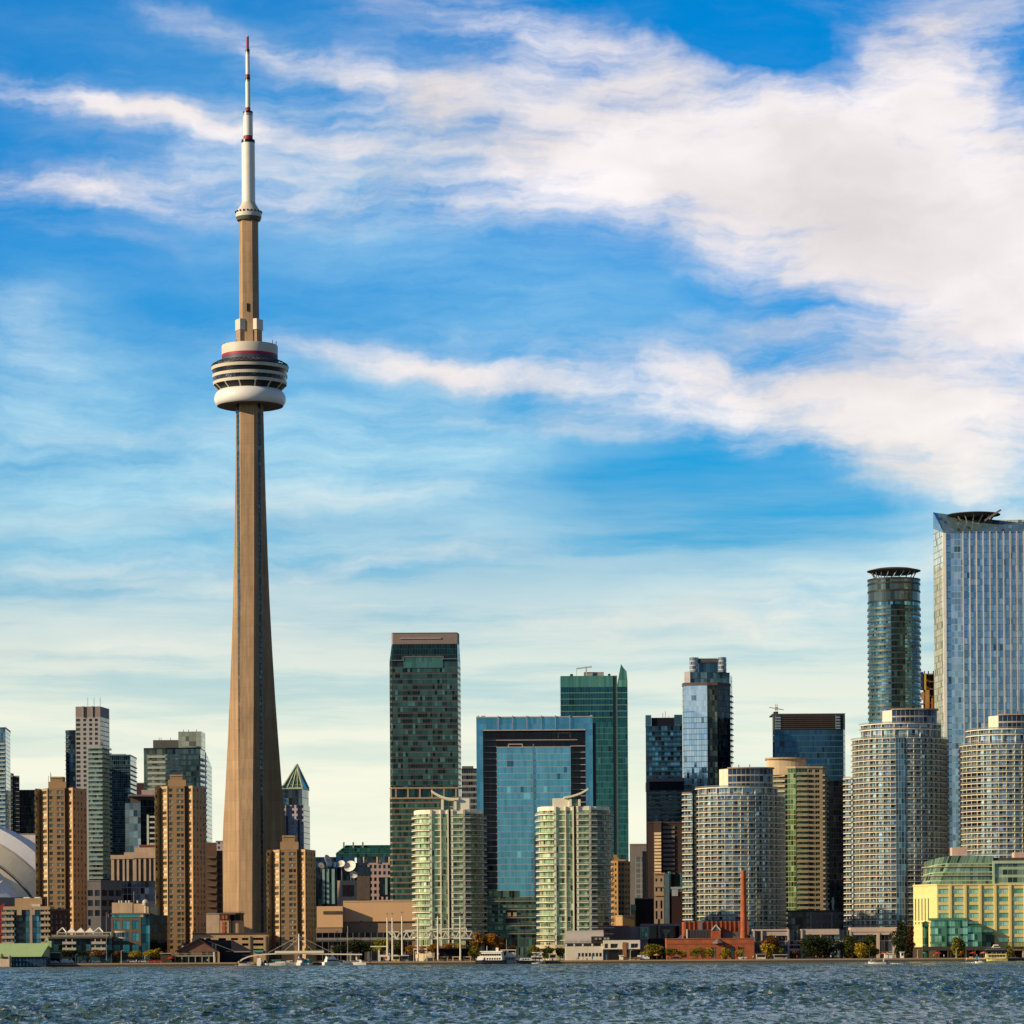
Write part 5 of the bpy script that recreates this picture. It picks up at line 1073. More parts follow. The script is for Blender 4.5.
# ================================================================== right part
def facet_tower():
    Y = 2000; x = lambda p: X(p, Y); z = lambda p: Z(p, Y)
    ch = chain((683.2, Y+9), (684.6, Y+2.2), (707.8, Y-.5), (718, Y+.2), (731, Y+10), (733, Y+22)); T = building('faceted_glass_tower', 'tall faceted glass tower with a stepped top and a bright sky-reflecting left half', ch, 'condo tower'); z1 = Z(684, Y)
    br = curtain('bright_reflection_glass', 3.35, 1.5, (.72, .84, .92), (.98, 1, 1), (.40, .48, .52), .09, .07, blind=.02, metal=.92, rough=.06, jit=.012, pw=1.0)  # facet tints differ to carry the bright and dark reflections as colour
    mx = curtain('mixed_reflection_glass', 3.35, 1.5, (.015, .02, .018), (.16, .19, .14), (.05, .06, .05), .1, .1, metal=.5, pw=1.6, jit=.03)
    nv = curtain('dark_reflection_glass', 3.35, 1.5, (.004, .008, .018), (.03, .06, .08), (.015, .02, .03), .1, .08, metal=.45, pw=2)
    cl = close(ch, 6)
    for i, m, nm in ((0, nv, 'side_glazing'), (1, br, 'glass_wall'), (2, mx, 'glass_wall'), (3, nv, 'glass_wall')):
        mb = MB(); mb.side(ch[i], ch[i+1], G, z1); mb.build(nm, m, T)
    mb = MB(); mb.side(ch[4], ch[5], G, z(674)); mb.side(ch[5], cl[6], G, z(674)); mb.side(cl[6], cl[7], G, z1); mb.side(cl[7], cl[0], G, z1); mb.face([(p[0], p[1], z1) for p in cl]); mb.build('side_wall', curtain('pale_side', 3.35, 1.5, (.2, .3, .38), (.4, .5, .58), (.3, .36, .4), .12, .1), T)
    slabs(T, 'balcony', [ch[4], ch[5]], [z1-6-3.35*k for k in range(34)], .8, .5, mat('balcony_skyblue', (.35, .45, .52), .6))
    mb = MB(); band(mb, ch[:5], -.5, .4, z1-.8, z1+1.0); mb.build('roof_edge', mat('edge_umber', (.14, .10, .09), .7), T)
    c2 = chain((686, Y+5), (692, Y+3), (730.5, Y+9)); body(T, 'upper_storey', c2, 8, z1, z(671.5), curtain('upper_blue', 4.1, 2.0, (.05, .13, .2), (.2, .36, .46), (.10, .16, .2), .12, .05, metal=.6))
    mb = MB(); mb.prism(close(chain((685.2, Y+4.5), (691, Y+2.6)), 6), z1, z(671)); mb.build('pale_pier', mat('pale_pier', (.42, .40, .40), .6), T)
    for p0, p1 in ((690.3, 699.5), (719, 727.4)):
        mb = MB(); a = arc(p0, p1, Y+4, 2.6, 12); mb.prism(close(a, 3), z(671.5), z(656.6)); mb.build('corner_turret', curtain('turret', 2.6, 1.0, (.20, .24, .28), (.36, .4, .44), (.36, .4, .44), .3, .05, metal=.5), T)
    body(T, 'top_storey', chain((699.6, Y+6), (718.9, Y+6)), 6, z(671.5), z(658), curtain('top_blue', 9, 2.2, (.02, .07, .11), (.08, .2, .28), (.05, .09, .12), .05, .06)); mb = MB(); mb.box(x(699.6), x(718.9), Y+5.4, Y+12, z(661.6), z(657.6)); mb.build('top_band', mat('band_umber', (.10, .09, .09), .6), T)
facet_tower()
def dark_blue():
    Y = 2000; x = lambda p: X(p, Y); z = lambda p: Z(p, Y); ch = chain((773.2, Y+1), (775, Y), (844, Y), (845.8, Y+6)); T = building('dark_blue_tower', 'wide dark blue glass tower with a brown louvred top', ch, 'office tower')
    body(T, 'glass_wall', ch, 24, G, z(729.6), curtain('dark_blue_glass', 3.5, 1.5, (.014, .06, .12), (.03, .11, .20), (.06, .13, .18), .10, .03, metal=.6, jit=.006, blind=.012))
    body(T, 'louvre_top', ch, 24, z(729.6), z(714.4), mat('louvre_dark', (.035, .03, .03), .6))
    for k in range(7):
        mb = MB(); mb.box(x(781.5), x(836), Y-.5, Y-.02, z(728.6-2.05*k)-.28, z(728.6-2.05*k)+.28); mb.build('louvre', mat('louvre_tan', (.065, .052, .045), .6), T)
    for a, b in ((776, 781.4), (836.2, 841)):
        mb = MB(); mb.box(x(a), x(b), Y-.6, Y-.03, z(729), z(715)); mb.build('corner_vent', curtain('vent_bars', 1.7, 9, (.02, .05, .07), (.1, .2, .24), (.3, .38, .4), .3, .02, metal=.3), T)
    mb = MB(); mb.box(x(773), x(846), Y-.4, Y+24, z(714.4), z(713.5)); mb.build('roof_edge', mat('steel_blue', (.12, .15, .18), .5), T)
    mb = MB(); mb.box(x(826), x(845.7), Y-.9, Y-.01, G, z(781)); mb.build('shade_strip', curtain('shade_strip_glass', 3.5, 1.5, (.003, .004, .008), (.012, .014, .02), (.01, .012, .016), .08, .05, metal=.3, blind=.012), T)  # dark sheet standing in for the shaded, reflecting lower corner of the glass
    K = thing('roof_crane', 'small tower crane standing on the left end of the wide dark blue tower', 'crane', x(777), Y+4, z(713.5)); cp = mat('crane_pale', (.5, .45, .4), .6)
    mb = MB(); xx = x(777)
    for s in (-.5, .5): mb.bar((xx+s, Y+4, z(713.5)), (xx+s, Y+4, z(703.3)), .28)
    for k in range(6): mb.bar((xx-.5, Y+4, z(713.5-1.6*k)), (xx+.5, Y+4, z(711.9-1.6*k)), .2)
    mb.build('mast', cp, K); mb = MB(); mb.bar((x(769.5), Y+4, z(706.8)), (x(784.5), Y+4, z(709.4)), .45); mb.build('jib', cp, K); mb = MB(); mb.box(xx-1, xx+1, Y+3, Y+5, z(709), z(706.8)); mb.build('cab', cp, K)
    mb = MB(); mb.box(x(774), x(778.5), Y+2, Y+6, z(713.5), z(711.5)); mb.build('base', DARK, K)
dark_blue()
SLABC = mat('silver_slab', (.80, .72, .58), .65, var=.08)
def silver(label, cx, pl, pr, Y, bulge, main, mid_, pent, x_pent, dark_from, annex=None, strip=None, recess=None):
    T = building('round_condo_tower', label, arc(pl, pr, Y, bulge), 'condo tower', 'rounded cream-banded condo towers'); pitch = 2.66
    ch = arc(pl, pr, Y, bulge, 30, 184, 356); z1 = Z(main, Y); z2 = Z(mid_, Y); z3 = Z(pent, Y)
    gm = curtain('silver_glass', pitch, 1.55, (.02, .055, .08), (.32, .46, .54), (.50, .47, .41), .10, .13, metal=.65, jit=.03, pw=1.3)
    body(T, 'glass_wall', ch, 18, G, z1, gm)
    nf = int((z1-G-12)/pitch); zs = [z1-.05-pitch*k for k in range(nf)]
    rg = [railglass('rail_silver', (.20, .26, .28), .72), mat('rail_cap_grey', (.36, .33, .28), .5)]
    n = len(ch); i0 = int(n*.16)
    slabs(T, 'balcony', ch, zs, 1.4, .28, SLABC, rail=rg, rh=.8)
    fins(T, 'partition', off_points(ch, 0.04, .97, 19), G+11, z1, .2, 1.3, SLABC)
    if strip:
        a, b = strip; mb = MB(); sg = arc(pl, pr, Y, bulge, 60, 184, 356); seg = [p for p in sg if X(a, Y) <= p[0] <= X(b, Y)]
        mb = MB(); band(mb, seg, -.2, 1.75, G+11, z1-.1); mb.build('glass_strip', curtain('strip_blue', pitch, 1.3, (.02, .06, .10), (.08, .19, .27), (.22, .26, .28), .06, .16, metal=.6), T)
    if recess:
        a, b, p0, p1 = recess; sg = arc(pl, pr, Y, bulge, 60, 184, 356); seg = [p for p in sg if X(a, Y) <= p[0] <= X(b, Y)]; mb = MB(); band(mb, seg, -.2, .9, Z(p1, Y), Z(p0, Y)); mb.build('dark_recess', curtain('recess_dark', pitch, 1.5, (.006, .006, .008), (.03, .03, .035), (.10, .09, .08), .12, .07), T)
    q = .86; ch2 = arc(cx-(cx-pl)*q+1, cx+(pr-cx)*q, Y+3.5, bulge*.85, 24, 186, 354); body(T, 'upper_storey', ch2, 12, z1, z2, gm)
    ns = max(1, int((z2-z1)/pitch))
    slabs(T, 'balcony', ch2, [z2-pitch*k for k in range(ns)], 1.2, .42, SLABC, rail=rg, rh=.7); fins(T, 'partition', off_points(ch2, .1, .95, 9), z1, z2, .28, 1.1, SLABC)
    a, b = x_pent; cpx = [pt(a, Y+13), pt(a+.5, Y+8), pt(a+8, Y+5)]; crm = mat('pent_cream', (.72, .64, .50), .7)
    c4 = arc(a+2, b, Y+5.5, 7, 14, 222, 350); c3 = [(c4[0][0]-X(9, Y)+X(1.2, Y), c4[0][1]+7), c4[0]]
    mb = MB(); mb.prism(close(c3, 4), z2, z3-.6); mb.build('penthouse_wall', crm, T)
    cc = c4; body(T, 'penthouse', cc, 4, z2, z3-.6, curtain('pent_glass', 3.6, 2.2, (.01, .02, .04), (.07, .1, .15), (.34, .32, .30), .2, .08, metal=.45))
    mb = MB(); mb.prism(close(off(cc, .7), 4), z3-.6, z3); mb.build('roof', mat('roof_brown', (.36, .27, .2), .8), T)
    for px in (a+14, a+22, a+33):
        mb = MB(); mb.tube((X(px, Y), Y+11, z3), (X(px, Y), Y+11, z3+1.6), .2, n=5); mb.build('aerial', DARK, T)
    if annex:
        a, b, y, dy = annex; c5 = [pt(a, Y+dy+6), pt(a+.2, Y+dy), pt(b, Y+dy-2)]; za = Z(y, Y); body(T, 'side_bay', c5, 6, G, za, gm); slabs(T, 'balcony', c5, [za-pitch*k for k in range(int((za-G-10)/pitch))], 1.1, .42, SLABC, rail=rg, rh=.75)
    return T
def off_points(ch, k0, k1, n): return along(ch, k0, k1, n)
def silvers():
    silver('widest rounded cream-banded condo tower, behind the brick chimney', 735, 690, 783, 1610, 24, 795, 786.5, 766.5, (719, 774), 0, annex=(684.4, 693, 792.5, 12))
    silver('rounded cream-banded condo tower with a blue glass strip up its middle', 899, 853.5, 946, 1600, 24, 737.5, 722.5, 707.5, (882.5, 938), 0, annex=(845.5, 852, 776, 20), strip=(896, 907))
    silver('rounded cream-banded condo tower cut off by the right edge of the photo', 1005, 960.5, 1052, 1590, 24, 743.5, 728, 713, (989, 1042), 0, recess=(968.5, 983, 770, 825))
    Y = 1690; T = building('yellow_green_condo', 'condo tower with yellow-green glass corner and tan balconies right of the widest rounded condo', chain((766, Y), (830, Y)), 'condo tower'); tn = mat('condo_tan', (.50, .38, .23), .8, var=.08)
    ch = [pt(774, Y+6), pt(788, Y+3), pt(788.1, Y), pt(796, Y-2), pt(808, Y-1.6), pt(808.1, Y-2), pt(823, Y-1), pt(827, Y+6)]; z1 = Z(768.5, Y); pitch = 2.62
    yg = curtain('yellow_green', pitch, 1.5, (.03, .085, .025), (.24, .37, .14), (.30, .30, .18), .12, .1, metal=.42, pw=1.2); gg = curtain('mid_green', pitch, 1.5, (.01, .04, .03), (.06, .18, .12), (.22, .2, .13), .14, .1, metal=.45)
    body(T, 'glass_wall', ch[:2], 14, G, z1, gg); mb = MB(); mb.prism(close(ch[2:4], 14), G, z1); mb.build('glass_wall', yg, T); body(T, 'glass_wall', ch[3:5], 14, G, z1, gg)
    mb = MB(); A, B = ch[5], ch[6]; l = math.hypot(B[0]-A[0], B[1]-A[1]); nf = int((z1-G-6)/pitch); rows = [(z1-2.2-pitch*k, z1-.7-pitch*k) for k in range(nf)]
    wall_windows(T, mb, A, B, G, z1, [(l*.06, l*.34), (l*.5, l*.82)], rows, 0, .25); cl = close(ch[5:], 8)
    for i in (1, 2, 3, 4):
        if i+1 <= len(cl): mb.side(cl[i], cl[(i+1) % len(cl)], G, z1)
    mb.face([(p[0], p[1], z1) for p in cl]); mb.build('wall', tn, T); hang_windows(T, winglass('green_pane', (.01, .05, .04), (.06, .2, .15), .5), tn)
    slabs(T, 'balcony', [ch[0], (ch[1][0]-1, ch[1][1])], [z1-3-pitch*k for k in range(nf)], 1.2, .9, tn); slabs(T, 'balcony', [(ch[3][0]+.5, ch[3][1]), (ch[4][0]-.3, ch[4][1])], [z1-3-pitch*k for k in range(nf)], 1.4, .35, tn, rail=[mat('rail_gold', (.42, .40, .22), .4), tn], rh=.9)
    slabs(T, 'balcony', [ch[6], ch[7]], [z1-3-pitch*k for k in range(nf)], 1.2, .9, mat('tan_shade', (.3, .24, .16), .8))
    mb = MB(); mb.prism(close(off(ch[1:], .4), 8), z1, z1+1.0); mb.build('roof_edge', tn, T)
    mb = MB(); a = arc(766.5, 807, Y+2, 6, 14, 190, 350); mb.prism(close(a, 8), z1-3, Z(758.8, Y)); mb.build('penthouse', mat('pent_tan', (.60, .46, .29), .8), T); mb = MB(); mb.prism(close(off(a, .9), 8), Z(758.8, Y), Z(757, Y)); mb.build('roof', mat('roof_tan', (.46, .33, .22), .8), T)
silvers()
def round_tower():
    Y = 1860; K = Y/F; cx = X(895, Y+15); cy = Y+15; r = 26*K; z = lambda p: Z(p, Y)
    T = thing('round_glass_tower', 'slim round dark glass tower with a flat disc roof on struts', 'condo tower', cx, cy)
    m = curtain('round_glass', 3.42, 1.35, (.010, .07, .11), (.08, .25, .33), (.045, .055, .05), .1, .05, metal=.6, jit=.01)
    mb = MB(); mb.lathe([(r, G), (r, z(600.5))], (cx, cy, 0), 72); mb.build('glass_wall', m, T)
    mb = MB(); mb.lathe([(r*1.005, z(600.5)), (r*1.005, z(577)), (0, z(576.9))], (cx, cy, 0), 72); mb.build('crown_glazing', curtain('crown_olive', 9, 2.6, (.03, .05, .05), (.13, .17, .16), (.04, .05, .045), .03, .05, metal=.55), T)
    for p in (600, 589.5, 582, 577.5):
        mb = MB(); mb.lathe([(r*.98, z(p)-.5), (r*1.025, z(p)-.5), (r*1.025, z(p)+.4), (r*.98, z(p)+.4)], (cx, cy, 0), 72); mb.build('crown_ring', mat('ring_dark', (.02, .02, .018), .5), T)
    mb = MB(); rr = r*1.035; zz0 = z(606); mb.lathe([(r*.98, zz0-1.25), (rr, zz0-1.25), (rr, zz0), (r*.98, zz0)], (cx, cy, 0), 72); b = mb.build('balcony', mat('balcony_olive', (.085, .11, .095), .4, .3), T); repeat(b, [(0, 0, -3.42*k) for k in range(1, 44)])
    mb = MB(); a = [math.radians(-90+d) for d in range(-13, 19, 5)]; A = [(cx+rr*1.004*math.cos(t), cy+rr*1.004*math.sin(t)) for t in a]
    u = 0
    for i in range(len(A)-1): u = mb.side(A[i], A[i+1], G, z(604), 0, u)
    mb.build('dark_bay', curtain('dark_bay_glass', 3.42, 1.6, (.005, .012, .014), (.02, .05, .05), (.03, .035, .03), .2, .05, metal=.6), T)
    mb = MB(); mb.lathe([(0, z(571.4)), (r*.7, z(571.2)), (r*1.03, z(568.6)), (r*1.04, z(568)), (r*.72, z(566)), (0, z(565.6))], (cx, cy, 0), 64); mb.build('disc_roof', mat('disc_umber', (.05, .045, .04), .6), T)
    for k in range(18):
        t = k*2*math.pi/18; t2 = t+.18; mb = MB(); mb.bar((cx+r*.72*math.cos(t), cy+r*.72*math.sin(t), z(577)), (cx+r*.86*math.cos(t2), cy+r*.86*math.sin(t2), z(570)), .4); mb.build('strut', STEEL, T)
    Y2 = 1930; ch = chain((919, Y2), (939, Y2)); T = building('unfinished_tower', 'unfinished brown concrete tower with yellow and orange covers beside the round glass tower', ch, 'construction site'); bc = mat('raw_concrete', (.15, .085, .055), .85); z2 = lambda p: Z(p, Y2)
    body(T, 'core', chain((924, Y2+4), (938, Y2+4)), 10, G, z2(673), bc)
    slabs(T, 'floor_slab', ch, [z2(674+7.3*k) for k in range(6)], .2, .5, mat('raw_slab', (.22, .14, .09), .85), d0=-6)
    for px in (919.6, 924.5, 930, 935, 938.5):
        mb = MB(); mb.box(X(px-.4, Y2), X(px+.4, Y2), Y2, Y2+1, G, z2(674)); mb.build('column', bc, T)
    for a, b, p, q, c, nm in ((921, 924, 672, 690, (.02, .03, .12), 'blue_sheet'), (925, 926.8, 674, 690, (.6, .42, .03), 'yellow_sheet'), (926, 930, 690, 712, (.5, .26, .1), 'timber_panel'), (932, 934, 698, 712, (.5, .13, .02), 'orange_sheet'), (922, 925, 692, 700, (.3, .2, .1), 'timber_panel')):
        mb = MB(); mb.box(X(a, Y2), X(b, Y2), Y2-.8, Y2-.25, z2(q), z2(p)); mb.build(nm, mat(nm, c, .7), T)
    for px in (921, 926, 930, 935):
        mb = MB(); mb.box(X(px-.5, Y2), X(px+.5, Y2), Y2+3, Y2+4, z2(673), z2(670.5)); mb.build('roof_box', DARK, T)
round_tower()
def big_tower():
    Y = 1800; x = lambda p: X(p, Y); z = lambda p: Z(p, Y); T = building('sloped_top_tower', 'tallest glass tower on the right, with a sloping top and pale upright ribs', chain((935, Y), (1024, Y)), 'office tower')
    L = pt(934.6, Y+26); M = pt(945.4, Y); R = pt(1062, Y+1.5); B1 = (R[0]*(Y+60)/Y, Y+60); B2 = (L[0]*(Y+60)/(Y+26), Y+60)
    gm = curtain('big_blue', 3.55, 1.75, (.24, .42, .54), (.54, .75, .86), (.38, .46, .5), .12, .09, metal=.75, jit=.015, pw=1.0, blind=.012)
    gs = curtain('big_side', 3.55, 2.0, (.50, .58, .52), (.80, .86, .74), (.2, .22, .18), .16, .08, metal=.35)  # side glass tinted bright: its sunlit reflection is put into the colour
    zl, zm, zr = Z(512, Y+26), z(533), z(515)
    mb = MB(); mb.side(L, M, G, zl-9, 0, 0, None, zm); mb.build('side_glazing', gs, T)
    mb = MB(); mb.side(M, R, G, zm); mb.build('glass_wall', gm, T)
    mb = MB(); mb.side(R, B1, G, zr); mb.side(B1, B2, G, zl); mb.side(B2, L, G, zl); mb.build('wall', gs, T)
    # sloping crown
    cg = curtain('crown_slope', 2.2, 1.9, (.20, .34, .42), (.3, .46, .54), (.08, .13, .16), .08, .06, metal=.62, jit=.008)
    A = (L[0], L[1], zl-.0); Bm = (M[0], M[1], zm); Rr = (R[0], R[1], z(533)); Rt = (R[0], R[1]+14, z(524)); Lt = (L[0]+2.5, L[1]+3, zl)
    mb = MB(); mb.face([Bm, Rr, Rt, Lt], 0, [(0, 0), (62, 0), (62, 12), (0, 14)]); mb.face([(L[0], L[1], zl-9), Bm, Lt, A], 0, [(0, 0), (8, 0), (8, 10), (0, 10)])
    mb.face([Lt, Rt, (B1[0], B1[1], zr), (B2[0], B2[1], zl)], 1); mb.build('crown', [cg, ROOF], T)
    mb = MB(); mb.face([(M[0]+9, M[1]-.15, zm+.05), (R[0], R[1]-.15, zm+.05), (R[0], R[1]+.2, z(517)), (x(985), Y+.1, z(527))], 0, [(0, 0), (52, 0), (52, 10), (24, 4)]); mb.build('crown_wedge', curtain('wedge_glass', 2.6, 1.9, (.16, .27, .34), (.24, .36, .42), (.08, .13, .17), .1, .08, metal=.62), T)
    pale = mat('rib_pale', (.50, .46, .45), .6)
    k = 0; px = 964.3
    while px < 1060:
        mb = MB(); xx = x(px); mb.box(xx-.22, xx+.22, Y-.7, Y+.4, G+20, z(531.5)); mb.build('rib', pale, T); px += 6.72
    mb = MB(); mb.bar((M[0], M[1]-.1, G+10), (M[0], M[1]-.1, zm), 1.7); mb.build('corner_post', mat('corner_cream', (.86, .82, .70), .5), T)
    mb = MB(); mb.bar((L[0]+4.4, L[1]-11, G+10), (L[0]+4.4, L[1]-11, z(524)), 1.0); mb.build('corner_post', mat('corner_cream', (.66, .60, .46), .5), T)
    # disc above the roof
    c = (x(981), Y+24); rr = 27.0*Y/F; mb = MB(); mb.lathe([(0, z(512.6)), (rr*.55, z(512.2)), (rr, z(509.6)), (rr, z(509)), (rr*.6, z(508)), (0, z(507.6))], (c[0], c[1], 0), 48); mb.build('disc_roof', mat('disc_umber', (.05, .045, .04), .6), T)
    for q in range(14):
        t = q*2*math.pi/14; mb = MB(); mb.bar((c[0]+rr*.35*math.cos(t), c[1]+rr*.35*math.sin(t), z(522)), (c[0]+rr*.75*math.cos(t+.1), c[1]+rr*.75*math.sin(t+.1), z(511.4)), .5); mb.build('strut', mat('strut_tan', (.5, .36, .24), .6), T)
    mb = MB(); mb.bar((x(989), Y+10, z(518)), (x(1005), Y+10, z(507.5)), 1.6, 1.0); mb.build('roof_boom', mat('boom_brown', (.22, .16, .12), .7), T)
big_tower()
# ================================================================== waterfront buildings
def low_left():
    Y = 1545; x = lambda p: X(p, Y); z = lambda p: Z(p, Y)
    T = building('balcony_midrise', 'six-storey block with tan balconies and blue glass behind the green-roofed shed', chain((2, Y), (68, Y)), 'apartment block'); tn = mat('mid_tan', (.42, .31, .20), .85); z1 = z(907.6)
    bg = curtain('mid_blue', 2.75, 1.5, (.03, .10, .14), (.12, .32, .40), (.02, .03, .04), .1, .1, metal=.6, pw=.9); bd = curtain('mid_dark', 2.75, 1.5, (.004, .008, .012), (.02, .04, .05), (.012, .015, .02), .1, .1, metal=.4)
    for a, b, m, d in ((2, 15.5, bg, 2.2), (15.5, 25.4, bd, 1), (25.4, 30, bg, .6), (32.4, 41, bg, .6), (41, 50, bd, 2.2)):
        mb = MB(); mb.box(x(a), x(b)-.01, Y+d, Y+16, G, z1-1); mb.build('glass_wall', m, T)
    mb = MB(); mb.box(x(30.05), x(32.35), Y-.2, Y+16, G, z1); mb.build('pier', tn, T)
    mb = MB(); mb.box(x(3), x(50), Y-.1, Y+16, z1-.99, z1+.6); mb.build('roof_edge', tn, T)
    for a, b in ((17, 21.8), (31.4, 35)):
        mb = MB(); mb.box(x(a), x(b), Y-.3, Y+.9, z(915), z1-1.0); mb.build('wall_panel', tn, T)
    zs = [z(913.5+6*k) for k in range(6)]; rl = mat('rail_tan', (.44, .36, .25), .7)
    for a, b in ((2.2, 14.6), (41.2, 50.6)):
        slabs(T, 'balcony', chain((a, Y+1), (b, Y+1)), zs, 1.6, .4, tn, rail=[rl, tn], rh=.75)
        for p in (a+3, b-3.4):
            mb = MB(); mb.box(x(p), x(p+1.2), Y+.2, Y+2, G, z1-1.0); mb.build('pier', tn, T)
    mb = MB(); ch = chain((50.2, Y+.4), (68.5, Y+7)); cl = close(ch, 8); A, B = ch; l = math.hypot(B[0]-A[0], B[1]-A[1]); mr = brickmat('maroon_brick', (.12, .035, .025), (.08, .025, .02), (.06, .05, .05))
    wall_windows(T, mb, A, B, G, z(911), even(l, 4, 1.3), [(z(918.5+6*k), z(914.6+6*k)) for k in range(5)]); mb.prism(cl, G, z(911), only=[1, 2, 3]); mb.build('wall', mr, T); hang_windows(T, winglass('grey_pane', (.03, .04, .06), (.3, .34, .38), .4), DFRAME)
    mb = MB(); mb.prism(close(off(ch, .3), 8), z(911), z(909)); mb.build('parapet', mat('dim_tan', (.12, .09, .07), .8), T)
    mb = MB(); mb.box(x(14), x(41.2), Y+3, Y+14, z1+.6, z(898)); mb.build('plant_room', mat('plant_tan', (.42, .28, .16), .85, var=.08), T)
    mb = MB(); mb.box(x(31.7), x(39.8), Y+1.5, Y+2.9, z1+.6, z(904)); mb.build('white_panel', mat('panel_cream', (.66, .56, .42), .7), T)
    mb = MB(); mb.box(x(41.3), x(44), Y+4, Y+12, z1+.6, z(898)); mb.build('dark_flue', DARK, T)
    for a in (22, 33):
        mb = MB(); mb.box(x(a), x(a+6), Y+5, Y+9, z(898), z(896.8)); mb.build('roof_unit', WHITE, T)
    # red crane truss at the edge
    K = thing('red_lattice_mast', 'red lattice mast leaning in at the left edge behind the balcony block', 'mast', X(1, 1600), 1600, G); rd = mat('signal_red', (.42, .03, .03), .5)
    mb = MB(); Yc = 1600
    for a, b in (((-4, 911), (4.2, 904)), ((-4, 916), (2, 920)), ((-4, 924), (2.6, 924)), ((-4, 935.5), (2.6, 935.5)), ((1.5, 960), (1.5, 907))): mb.bar((X(a[0], Yc), Yc, Z(a[1], Yc)), (X(b[0], Yc), Yc, Z(b[1], Yc)), .7)
    mb.build('lattice', rd, K)
    # green roofed shed
    Y = 1472; T = building('green_roof_shed', 'long pale green roofed shed with a dark blue window wall at the quay', chain((0, Y), (47, Y)), 'shed'); gr = mat('verdigris_roof', (.36, .50, .24), .7, var=.12, scale=.15); bl = mat('shed_blue', (.015, .04, .09), .6)
    x = lambda p: X(p, Y); z = lambda p: Z(p, Y)
    xa, xb = x(-12), x(46.3); ze, zr = z(956), z(943.2); mb = MB(); yb = Y+24
    A = [(xa, Y-.8, ze), (x(42), Y-.8, ze), (x(46.5), Y+10, zr), (xa, Y+10, zr)]; mb.face(A); mb.face([(xa, Y+10, zr), (x(46.5), Y+10, zr), (x(42), yb, ze), (xa, yb, ze)]); mb.face([(x(42), Y-.8, ze), (x(46.4), Y+10, z(958)), (x(46.5), Y+10, zr)]); mb.face([(x(46.4), Y+10, z(958)), (x(42), yb, ze), (x(46.5), Y+10, zr)])
    mb.face([(xa, Y-.8, ze-.35), (x(42), Y-.8, ze-.35), (x(42), Y-.8, ze), (xa, Y-.8, ze)]); mb.build('roof', gr, T)
    mb = MB(); mb.box(x(45), x(48.8), Y+8, Y+11, z(948), z(941)); mb.prism(close(chain((45.4, Y+8), (48.4, Y+8)), 2.6), z(941)+.01, z(938)); mb.build('cupola', gr, T)
    mb = MB(); A, B = chain((11.5, Y), (46, Y)); l = B[0]-A[0]
    wall_windows(T, mb, A, B, -.3, ze-.36, even(l, 10, 1.0), [(z(966), z(963)), (z(961.5), z(958.5))]); mb.prism([A, B, (x(46), Y+20), (A[0], Y+20)], -.3, ze-.36, only=[1, 2, 3]); mb.build('wall', bl, T); hang_windows(T, winglass('shed_pane', (.03, .10, .17), (.10, .25, .36), .5), mat('shed_frame', (.02, .06, .12), .5))
    mb = MB(); mb.box(x(13), x(42.5), Y-1.2, Y-.05, z(956.8), z(955.2)-.7); mb.build('gutter_beam', mat('gutter_cream', (.5, .46, .3), .7), T)
    T = building('cream_kiosk', 'small cream kiosk with a green roof on the quay beside the blue shed wall', chain((0, 1468), (11, 1468)), 'kiosk', z=0.3); mb = MB(); mb.box(x(-10), x(11.4), 1466, 1470.5, .3, z(955.6)); mb.build('wall', mat('kiosk_cream', (.66, .5, .36), .8), T)
    mb = MB(); mb.box(x(-10), x(3.4), 1465.6, 1470.9, z(957.6), z(953.8)); mb.build('roof', mat('lime_roof', (.34, .5, .12), .7), T)
    mb = MB(); mb.box(x(4.5), x(9.5), 1465.8, 1465.98, z(958.6), z(956.6)); mb.build('window', DARK, T)
    # terrace restaurant
    Y = 1520; x = lambda p: X(p, Y); z = lambda p: Z(p, Y); T = building('terrace_building', 'low dark glass restaurant building with white roof canopies and pale balconies', chain((50, Y), (112, Y)), 'restaurant')
    body(T, 'glass_wall', chain((49, Y), (112, Y)), 16, G, z(938.4), curtain('terrace_glass', 2.9, 2.1, (.004, .012, .016), (.03, .12, .15), (.01, .015, .018), .1, .07, metal=.6, pw=3))
    pe = mat('deck_pale', (.48, .42, .33), .75); dk = mat('deck_brown', (.12, .09, .075), .8)
    mb = MB(); mb.box(x(48.5), x(112.3), Y-1.6, Y+16, z(938.4), z(936.6)); mb.build('roof_deck', dk, T)
    mb = MB(); mb.box(x(52), x(112), Y-1.5, Y-1.3, z(936.6)+.01, z(934.6)); mb.build('deck_railing', mat('rail_dull', (.26, .25, .2), .6), T)
    for a, b, p in ((63, 76.6, 941), (92, 106.2, 941), (63, 76.6, 947), (92, 106.2, 947), (92, 104, 951.6)):
        mb = MB(); mb.box(x(a), x(b), Y-2.2, Y, z(p+3.2), z(p+.6)); mb.build('balcony', pe, T)
        for k in range(2):
            mb = MB(); mb.box(x(a+3+k*6), x(a+4+k*6), Y-1.2, Y-.3, z(p+.6), z(p-2)); mb.build('balcony_post', pe, T)
    mb = MB(); mb.box(x(57), x(112), Y-1, Y+6, z(933.2), z(932.2)); mb.build('canopy_beam', pe, T)
    for p in (57.5, 66.5, 75.5, 84.5, 93.5, 102.5, 111):
        mb = MB(); mb.box(x(p)-.15, x(p)+.15, Y-1, Y-.6, z(936.6), z(933.2)); mb.build('canopy_post', WHITE, T)
